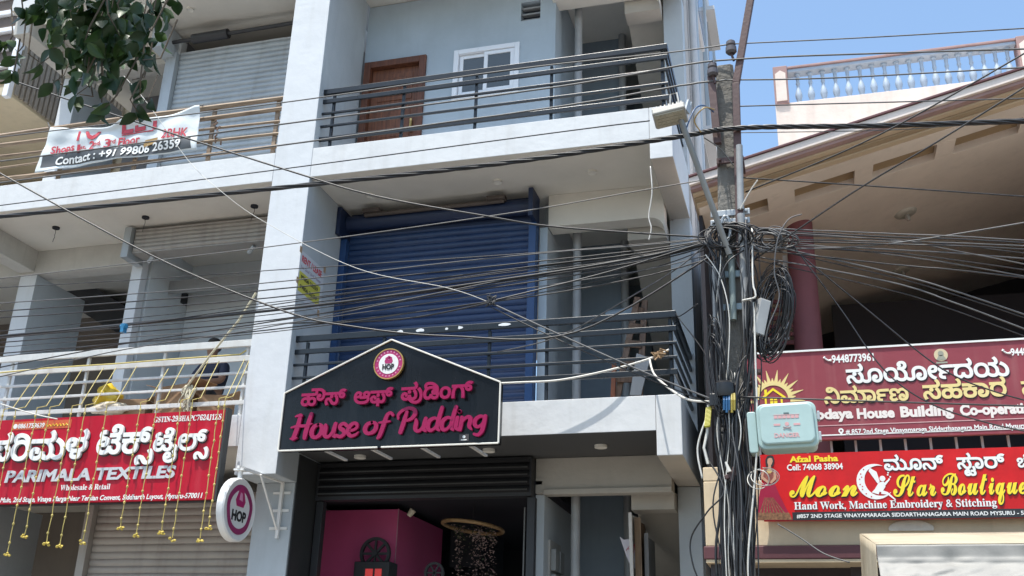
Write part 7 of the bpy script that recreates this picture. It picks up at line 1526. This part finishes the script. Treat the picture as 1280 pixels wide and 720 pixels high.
# ================================================================ overhead cables
def spline(P, n=8):
    out = []
    for i in range(len(P) - 1):
        p0, p1, p2, p3 = P[max(i - 1, 0)], P[i], P[i + 1], P[min(i + 2, len(P) - 1)]
        for t in range(n):
            t /= n
            out.append(.5 * ((2 * p1) + (p2 - p0) * t + (2 * p0 - 5 * p1 + 4 * p2 - p3) * t * t + (3 * p1 - p0 - 3 * p2 + p3) * t ** 3))
    out.append(P[-1]); return out
def cable(pts, Y, r, mt_, label, group=None, name='overhead_cable', jitter=0, cat='cable', n=8):
    """pts: pixels (x, y[, depth]); a cable hung in the street at depth Y"""
    P = [at(p[0], p[1], p[2] if len(p) > 2 else Y) for p in pts]
    S = spline(P, n)
    if pts[-1][0] > 1300: S.append(S[-1] + (S[-1] - S[-2]).normalized() * 12)      # straight on to the next pole
    if pts[0][0] < -20: S.insert(0, S[0] + (S[0] - S[1]).normalized() * 10)
    if jitter: S = [s + Vector((0, rnd.uniform(-1, 1), rnd.uniform(-1, 1))) * jitter for s in S]
    q = MB(); q.tube(S, r, 6)
    return tag(q.build(name, mt_, smooth='full'), label, cat, group)
LG = 'cables fanning left from the pole'
LL = 'thin cable crossing the left shop fronts towards the pole, one of a fan'
left = [(357, 338, 318, 297, CABG), (377, 353, 320, 298, CABG), (387, 362, 330, 300, CABK), (395, 372, 336, 301, CABG), (413, 378, 340, 303, CABK), (420, 393, 350, 304, CABK),
        (426, 400, 356, 307, CABK), (432, 406, 363, 318, CABG), (440, 412, 374, 323, CABK), (418, 385, 344, 302, CABG), (422, 381, 338, 300, CABK), (446, 415, 372, 310, CABK), (462, 402, 352, 305, CABK), (475, 408, 348, 306, CABG)]
for k, (a, b, c, d, m_) in enumerate(left):
    dy = rnd.uniform(-.35, .45)
    cable([(-40, a + 5, 8.5 + dy), (157, (a + b) / 2 + 3 + (410 - (a + b) / 2) * .25 * (k > 9), 8.5 + dy * .7), (340, b, 8.5 + dy * .5), (640, c, 8.45), (800, (c + d) / 2 - 2, 8.42), (888, d, 8.38)], 8.5, rnd.choice((.0045, .0055, .0065)), m_ if k % 3 else CABK, LL, LG, jitter=.0015)
cable([(-40, 424, 8.6), (340, 388, 8.5), (640, 348, 8.45), (800, 322, 8.42), (892, 303, 8.36)], 8.5, .014, CABK, 'thickest smooth black cable in the fan that runs left from the pole')
cable([(-40, 353, 8.7), (340, 308, 8.5), (640, 266, 8.45), (785, 241, 8.42), (897, 222, 8.38)], 8.5, .0055, ALU, 'pale wire crossing the top of the blue shutter towards the pole')
q = MB(); c = at(157, 410, 8.5); q.tube([c + Vector((-.03, -.03, 0)), c + Vector((.03, -.03, .01))], .03, 8); q.box(c.x - .015, c.x + .02, 8.44, 8.5, c.z - .06, c.z + .03)
tag(q.build('cable_tie', flatmat('bright_blue_tie', (.03, .22, .42), .4)), 'bright blue plastic tie bunching cables before the left balcony post', 'cable tie')
# bare line wires above
cable([(-40, 176, 8.6), (340, 130, 8.5), (640, 87, 8.45), (833, 66, 8.4), (914, 55, 8.34)], 8.5, .007, ALU, 'uppermost bare wire along the top balcony rail, ending at the higher insulator')
cable([(-40, 207, 8.6), (340, 157, 8.5), (700, 108, 8.42), (850, 82, 8.36), (891, 76, 8.3)], 8.5, .009, ALU, 'bare wire across the middle of the top balcony rail to the lower insulator', jitter=.002)
cable([(-40, 234, 8.6), (340, 183, 8.5), (700, 133, 8.42), (850, 107, 8.36), (908, 100, 8.34)], 8.5, .009, ALU, 'bare wire along the foot of the top balcony railing to the pole', jitter=.002)
cable([(-40, 262, 8.6), (340, 213, 8.5), (700, 165, 8.2), (812, 151, 7.9)], 8.5, .006, CABK, 'thin dark wire running to the floodlight')
cable([(914, 55, 8.34), (1100, 46, 8.4), (1320, 33, 8.5)], 8.5, .006, ALU, 'uppermost wire across the blue sky above the balustrade')
cable([(893, 76, 8.3), (1000, 70, 8.36), (1320, 60, 8.5)], 8.5, .008, ALU, 'wire crossing the top of the balustrade')
cable([(908, 100, 8.34), (1050, 97, 8.4), (1320, 82, 8.5)], 8.5, .007, ALU, 'wire crossing the middle of the white balusters')
cable([(918, 133, 8.34), (1100, 128, 8.4), (1320, 122, 8.5)], 8.5, .006, CABG, 'wire passing just below the balustrade across the pale parapet')
cable([(918, 166, 8.34), (1100, 163, 8.4), (1200, 157, 8.45), (1320, 152, 8.5)], 8.5, .004, ALU, 'thin wire just under the twisted cable right of the pole')
q = MB()
base = spline([at(-40, 275, 8.5), at(300, 240, 8.46), at(620, 205, 8.4), at(840, 172, 8.34), at(925, 160, 8.3), at(1100, 157, 8.4), at(1320, 150, 8.5)], 60)
for _e in (0, -1):
    d_ = (base[_e] - base[1 if _e == 0 else -2]); ext = [base[_e] + d_ * k for k in range(1, 900)]
    base = ext[::-1] + base if _e == 0 else base + ext
for k in range(4):
    q.tube([p + Vector((0, .014 * math.cos(i * .21 + k * math.pi / 2), .014 * math.sin(i * .21 + k * math.pi / 2))) for i, p in enumerate(base)], .0115, 6)
tag(q.build('twisted_cable', CABK, smooth='full'), 'heavy twisted black bundle of cables passing the floodlight and the pole', 'cable')
# slanting drops
cable([(-30, 85, 7.6), (120, 136, 7.8), (360, 213, 8.0), (470, 245, 8.1), (607, 270, 8.2), (700, 284, 8.3), (888, 297, 8.36)], 8, .009, CABK, 'long black drop cable slanting down from the leaves past the banner to the pole')
cable([(-30, 200, 7.4), (187, 318, 7.8), (353, 388, 8.0), (440, 408, 8.1), (560, 420, 8.2), (720, 415, 8.25), (892, 318, 8.36)], 8, .009, CABK, 'black drop cable slanting across the left balcony to the sign peak')
cable([(155, 95, 7.9), (185, 130, 7.9), (235, 200, 8.0), (275, 238, 8.0), (330, 277, 8.1), (445, 335, 8.2), (560, 360, 8.25), (612, 378, 8.3)], 8, .0032, CABW, 'thin white cord hanging from the leaves down to the knotted joint')
cable([(612, 378, 8.3), (690, 414, 8.25), (800, 463, 8.2), (892, 500, 8.2)], 8, .008, CABG, 'thicker grey cable from the knotted joint down to the splice closure')
cable([(614, 384, 8.32), (690, 421, 8.28), (790, 465, 8.22), (892, 506, 8.22)], 8, .006, CABK, 'thin black cable hugging the thicker grey one below the knotted joint')
cable([(360, 404, 8.6), (500, 399, 8.5), (614, 378, 8.3), (620, 375, 8.3), (760, 340, 8.4), (890, 300, 8.36)], 8, .008, CABK, 'dark cable passing through the knotted joint in front of the blue shutter')
cable([(622, 440, 8.9), (700, 420, 8.7), (790, 370, 8.5), (850, 333, 8.4), (892, 296, 8.36)], 8, .006, CABG, 'grey wire sagging from the shop sign up to the pole across the first floor')
kn = MB(); c = at(613, 377, 8.29)
for k in range(9): kn.tube([c + Vector((rnd.uniform(-.05, .05), rnd.uniform(-.02, .02), rnd.uniform(-.05, .09))) for _ in range(4)], .006, 5)
tag(kn.build('wire_knot', CABK), 'knot of twisted wire ends hanging in front of the blue shutter', 'wire knot')
cable([(600, 480, 10.0), (650, 478, 10.02), (700, 475, 10.05), (760, 463, 10.1), (810, 449, 10.2), (836, 437, 10.28)], 9.9, .011, CABW, 'white cord passing behind the sign and tied to the black railing corner', name='white_cord', cat='cord')
cable([(812, 449, 10.2), (818, 468, 9.8), (840, 488, 9.2), (862, 500, 8.7), (888, 502, 8.2)], 9, .011, CABW, 'white cord drooping from the railing corner to the splice closure', name='white_cord', cat='cord')
q = MB(); c = at(822, 443, 10.2)
for k in range(12): q.tube([c + Vector((rnd.gauss(.01, .04), rnd.uniform(-.03, .03), rnd.gauss(0, .028))) for _ in range(3)], .008, 5)
tag(q.build('jute_knot', mat('jute_rope', (.34, .22, .12), .9, .3, 10)), 'frayed jute knot tied on the black railing corner', 'rope knot')
cable([(813, 208, 10.1), (815, 240, 10.1), (811, 270, 10.12), (814, 285, 10.12), (811, 300, 10.12)], 10, .007, CABW, 'short white cord dangling under the second floor slab', name='white_cord', cat='cord')
cable([(1, 505, 9.7), (40, 517, 9.75), (72, 524, 9.8)], 9.7, .008, CABW, 'short white cord at the left edge across the top of the red textile board', name='white_cord', cat='cord')
# right fan
RG = 'cables fanning right from the pole'; RL = 'thin cable crossing the dark hall towards the pole, one of a fan'
for k, (a, b, c, m_) in enumerate([(284, 292, 301, CABG), (287, 296, 304, CABK), (298, 302, 308, CABG), (300, 305, 312, CABK), (304, 312, 324, CABG), (306, 316, 338, CABK), (296, 318, 346, CABG), (310, 330, 348, CABK), (300, 340, 394, CABG), (304, 345, 398, CABK), (318, 352, 412, CABG), (322, 362, 421, CABK), (292, 299, 317, CABK), (288, 300, 331, CABG)]):
    dy = rnd.uniform(-.3, .5)
    cable([(930, a, 8.38), (1110, b, 8.45 + dy * .3), (1200, (b + c) / 2 - 1, 8.45 + dy * .7), (1330, c + (c - b) * .3, 8.5 + dy)], 8.5, rnd.choice((.0045, .0055, .0065)), m_, RL, RG, jitter=.001)
cable([(925, 222, 8.36), (1080, 232, 8.4), (1330, 249, 8.5)], 8.5, .006, CABK, 'single dark wire crossing the canopy soffit right of the pole')
cable([(930, 312, 8.4), (1100, 306, 8.4), (1330, 270, 8.2)], 8.4, .007, CABG, 'grey cable rising to the right across the round maroon column')
cable([(932, 240, 8.36), (1100, 168, 8.0), (1330, 38, 7.6)], 8, .007, CABK, 'black cable slanting up over the canopy cornice to the top right')
cable([(935, 330, 8.36), (1064, 242, 8.1), (1180, 172, 7.8), (1330, 78, 7.5)], 8, .007, CABK, 'black cable slanting up from the round column across the recessed panels')
cable([(985, 298, 8.4), (1050, 385, 8.35), (1103, 460, 8.3), (1160, 503, 8.25), (1240, 530, 8.2), (1330, 548, 8.1)], 8.3, .006, CABK, 'black cable drooping across the maroon board, the lower of two')
cable([(990, 310, 8.4), (1090, 392, 8.35), (1176, 460, 8.3), (1245, 490, 8.25), (1330, 512, 8.2)], 8.3, .006, CABK, 'black cable drooping across the maroon board, the upper of two')
cable([(925, 496, 8.2), (1100, 502, 8.1), (1330, 509, 8.0)], 8.1, .007, CABK, 'black cable running level over the mint box and the maroon board')
cable([(972, 655, 10.05), (1000, 672, 10.0), (1030, 692, 9.9), (1062, 703, 9.8)], 10, .007, CABG, 'loose grey wire sagging across the cream band below the boutique board')
cable([(882, 570, 8.3), (905, 612, 8.2), (884, 640, 8.2), (864, 672, 8.3), (866, 705, 8.3), (880, 740, 8.3)], 8.3, .007, CABK, 'black cable looping out left of the lower pole')
cable([(872, 380, 9.4), (850, 395, 10), (845, 392, 10.3)], 10, .006, CABK, 'short wire from the black railing corner to the flank wall')
cable([(846, 395, 10.3), (880, 440, 9.3), (893, 480, 8.4)], 9, .006, CABK, 'thin black wire from the railing corner down to the pole')
# cables hanging down the pole
VG = 'cables running down the pole'
VL = 'cable hanging down the pole in a tangle of similar ones'
for k in range(52):
    side = rnd.choice((-1, -1, 1, 1, 0)) if k > 5 else 0
    x0 = 918 + side * rnd.uniform(10, 27) + rnd.uniform(-5, 5); x1 = 922 + side * rnd.uniform(6, 19) + rnd.uniform(-4, 4)
    m_ = rnd.choice((CABK,) * 9 + (CABG, CABG, CABW)); Y = rnd.uniform(8.2, 8.36) if side else rnd.uniform(8.16, 8.26)
    y0 = rnd.uniform(284, 330) if side else rnd.uniform(430, 560)
    r = .0045 if m_ == CABW else rnd.choice((.004, .005, .006, .008, .012))
    P = [(x0 + rnd.uniform(-20, 25), y0 - rnd.uniform(-8, 18), Y + .06), (x0, y0 + 20, Y)]
    for y in (400, 470, 540, 620, 720):
        if y > y0 + 30: P.append((x0 + (x1 - x0) * (y - 330) / 390 + rnd.gauss(0, 6), y + rnd.uniform(-15, 15), Y + rnd.uniform(-.03, .03)))
    P.append((930 + side * 8 + rnd.uniform(-10, 14), 900, Y))
    cable(P, Y, r, m_, VL, VG, name='hanging_cable', jitter=.001)
# loops of spare cable
def coil(name, px, py, w, h, Y, n, r, mt_, label, tilt=0):
    q = MB()
    for k in range(n):
        a0 = rnd.random() * 6; sw, sh = w * rnd.uniform(.55, 1.25), h * rnd.uniform(.7, 1.2); ox, oy, od = rnd.gauss(0, w * .22), rnd.gauss(0, h * .1), rnd.uniform(-.08, .08)
        P = []
        for i in range(27):
            a = a0 + 2 * math.pi * i / 26 * .97
            P.append(at(px + ox + sw * math.cos(a) + tilt * math.sin(a), py + oy + sh * math.sin(a), Y + od + .03 * math.sin(2 * a)))
        q.tube(P, r * rnd.uniform(.8, 1.2), 5)
    return tag(q.build(name, mt_, smooth='full'), label, 'cable coil')
coil('cable_coil', 968, 392, 18, 48, 8.35, 40, .005, CABK, 'big loose coil of black cable hanging right of the pole', -8)
coil('cable_coil', 912, 296, 24, 16, 8.3, 18, .007, CABK, 'tangle of dark loops where all the wires meet at the pole')
coil('cable_coil', 960, 300, 26, 13, 8.38, 12, .006, CABG, 'grey tangle of wire loops just right of the pole top clamps')
coil('cable_coil', 898, 470, 9, 60, 8.2, 10, .005, CABK, 'narrow black cable loops left of the splice closure', 6)
coil('cable_coil', 953, 597, 15, 12, 8.15, 3, .0035, CABW, 'white cord loops hanging in front of the printed bride')
cable([(1002, 268, 8.3), (985, 275, 8.28), (972, 300, 8.25), (968, 340, 8.25), (974, 372, 8.25), (960, 410, 8.25), (955, 440, 8.28)], 8.3, .006, CABG, 'grey hose curving down beside the big black coil', name='grey_hose', cat='hose')
cable([(940, 285, 8.3), (941, 350, 8.22), (944, 365, 8.2), (943, 372, 8.2), (928, 376, 8.22), (941, 380, 8.22), (944, 440, 8.2), (946, 560, 8.2), (935, 700, 8.2), (940, 760, 8.2)], 8.3, .008, CABW, 'long cream cable running down the right side of the pole', name='hanging_cable')
cable([(878, 598, 8.25), (872, 560, 8.25), (884, 520, 8.24), (890, 508, 8.22)], 8.3, .008, CABW, 'white cable looping left below the yellow tape joint', name='hanging_cable')
cable([(925, 262, 8.3), (937, 240, 8.25), (947, 225, 8.2)], 8.3, .006, CABW, 'stray pale wire end sticking up right of the pole clamps', name='wire_end')
cable([(917, 207, 8.3), (900, 186, 8.2), (880, 172, 8.1)], 8.3, .006, ALU, 'stray pale wire end sticking up left of the pole', name='wire_end')
cable([(876, 165, 8.25), (868, 150, 8.1), (880, 135, 8.0), (893, 137, 8.3)], 8.2, .007, flatmat('ochre_wire', (.45, .32, .14)), 'tan wire arching between the floodlight and the pole')
cable([(858, 160, 7.95), (868, 137, 8.0), (880, 132, 8.1), (892, 140, 8.3)], 8.2, .007, flatmat('blue_wire', (.04, .10, .22)), 'dark blue wire arching between the floodlight and the pole')
# ================================================================ tree over the street, only its lowest sprays hang into view
te = thing('street_tree', 'leafy green tree branch hanging into the upper left corner', 'tree', (-5.2, 2.6, .15))
BARK = mat('grey_brown_bark', (.12, .095, .07), .9, .3, 6, .6, 25)
q = MB()
q.tube([(-5.2, 2.6, .0), (-5.15, 2.65, 1.5), (-5.0, 2.8, 3.0), (-4.7, 3.1, 4.6), (-4.2, 3.5, 6.2), (-3.9, 3.8, 7.4)], [.24, .19, .17, .14, .10, .06], 12)
q.build('trunk', BARK, te, smooth='full')
q = MB(); tips = []
limbs = [[(-4.6, 3.2, 4.9), (-3.9, 3.7, 5.6), (-3.2, 4.1, 5.75), (-2.5, 4.4, 5.7)], [(-4.7, 3.1, 4.6), (-4.0, 3.4, 5.5), (-3.3, 3.7, 5.9), (-2.8, 3.9, 6.0)], [(-4.3, 3.4, 6.0), (-3.4, 3.6, 6.5), (-2.6, 3.7, 6.6), (-2.2, 3.9, 6.5)], [(-4.2, 3.5, 6.2), (-4.8, 3.9, 6.8), (-5.6, 4.2, 7.0)], [(-4.5, 3.2, 5.2), (-5.2, 2.6, 5.9), (-6, 2.0, 6.0)], [(-4.0, 3.6, 7), (-3.2, 2.8, 7.2), (-2.5, 2.2, 7)]]
for L_ in limbs:
    S = spline([Vector(p) for p in L_], 6); q.tube(S, [.06 * (1 - i / len(S)) + .008 for i in range(len(S))], 7)
q.build('limb', BARK, te, smooth='full')
LEAF = mat('broad_leaf', (.022, .055, .014), .45, .45, .9, .05, 40, trans=.15)
LEAF2 = mat('young_leaf', (.05, .10, .022), .45, .35, 1.5, .05, 40, trans=.25)
lf = MB(); tw = MB()
def leaf(p, d, L_, w, mi):
    """pointed oval leaf with a folded midrib, hanging along d"""
    d = d.normalized(); s = d.cross(Vector((rnd.gauss(0, 1), rnd.gauss(0, 1), rnd.gauss(0, .5)))).normalized(); n = s.cross(d)
    prof = [(0, .0), (.12, .52), (.32, .96), (.52, 1), (.72, .72), (.88, .32), (1, 0)]
    b = len(lf.v); cu = rnd.uniform(-.1, .45)
    for t, ww in prof:
        c = p + d * (t * L_) - n * (cu * L_ * t * t)
        lf.v += [c - s * (w * ww / 2) + n * (w * ww * .22), c, c + s * (w * ww / 2) + n * (w * ww * .22)]
    for i in range(len(prof) - 1):
        for k in (0, 1):
            a = b + 3 * i + k; lf.f.append((a, a + 1, a + 4, a + 3)); lf.m.append(mi)
def spray(px, py, n, spread, Y, droop=1.0):
    c = at(px, py, Y)
    top = c + Vector((rnd.uniform(-.06, .06), rnd.uniform(-.1, .1), spread * .9))
    tw.tube([top + Vector((rnd.uniform(-.1, .1), 0, .25)), top, c], [.006, .005, .003], 5)
    for k in range(n):
        o = Vector((rnd.gauss(0, spread * .5), rnd.gauss(0, spread * .6), rnd.uniform(-.5, .8) * spread))
        d = Vector((rnd.gauss(0, .55), rnd.gauss(0, .45), -droop * rnd.uniform(.3, 1.2)))
        leaf(c + o, d, rnd.uniform(.085, .14), rnd.uniform(.058, .085), 1 if rnd.random() < .3 else 0)
# sprays seen in the picture: pixel, leaves, spread
for px, py, n, s_ in ((75, 25, 16, .12), (100, 35, 20, .14), (130, 35, 22, .14), (155, 30, 18, .12), (180, 30, 12, .10), (118, 70, 12, .09), (95, 75, 8, .08), (140, 62, 10, .09), (60, 15, 12, .10), (90, 8, 22, .14), (115, 25, 26, .15), (140, 10, 26, .15), (165, 15, 20, .13), (190, 12, 12, .10), (85, 45, 14, .11), (105, 55, 14, .10), (125, 50, 16, .11), (150, 45, 12, .10), (172, 50, 9, .10), (60, 2, 10, .1), (215, -6, 5, .06), (40, -6, 8, .1), (30, 18, 5, .05),
    (178, 75, 6, .07), (150, 75, 8, .09), (165, 100, 6, .07), (140, 82, 6, .07), (175, 120, 3, .05), (172, 140, 2, .03), (97, 100, 5, .06), (125, 130, 2, .03), (138, 128, 2, .03), (108, 95, 4, .05), (135, 105, 3, .05),
    (8, 58, 8, .07), (22, 66, 4, .05), (14, 88, 3, .04), (66, 60, 1, .02), (50, 78, 1, .02), (66, 100, 1, .02), (100, 118, 2, .03), (160, 62, 6, .08), (186, 35, 6, .07)):
    spray(px, py, n, s_, rnd.uniform(4.0, 4.7))
for px, py in ((66, 62), (50, 80), (66, 104), (96, 118), (128, 136), (172, 132)):
    c = at(px, py, 4.3); tw.tube([at(px + 25, py - 38, 4.35), at(px + 14, py - 10, 4.32), c], .003, 5)
    leaf(c, Vector((rnd.uniform(-.9, .4), 0, -.6)), .125, .07, 0)
# crown above the frame
for k in range(150):
    L_ = rnd.choice(limbs); p = Vector(rnd.choice(L_[1:])) + Vector((rnd.gauss(0, .7), rnd.gauss(0, .6), rnd.gauss(.35, .5)))
    pr = p - CAMP
    if pr.dot(fw) > 0:
        v = 360 - FPX * pr.dot(up) / pr.dot(fw)
        u = 640 + FPX * pr.dot(ri) / pr.dot(fw)
        if v > -190 and u > -260: continue
    for j in range(14):
        leaf(p + Vector((rnd.gauss(0, .2), rnd.gauss(0, .2), rnd.gauss(0, .18))), Vector((rnd.gauss(0, .6), rnd.gauss(0, .6), -rnd.uniform(.2, 1))), rnd.uniform(.09, .14), rnd.uniform(.055, .08), 0)
cr_ = lf.build('crown', [LEAF, LEAF2], te, smooth='full')
tw.build('twig', BARK, te)
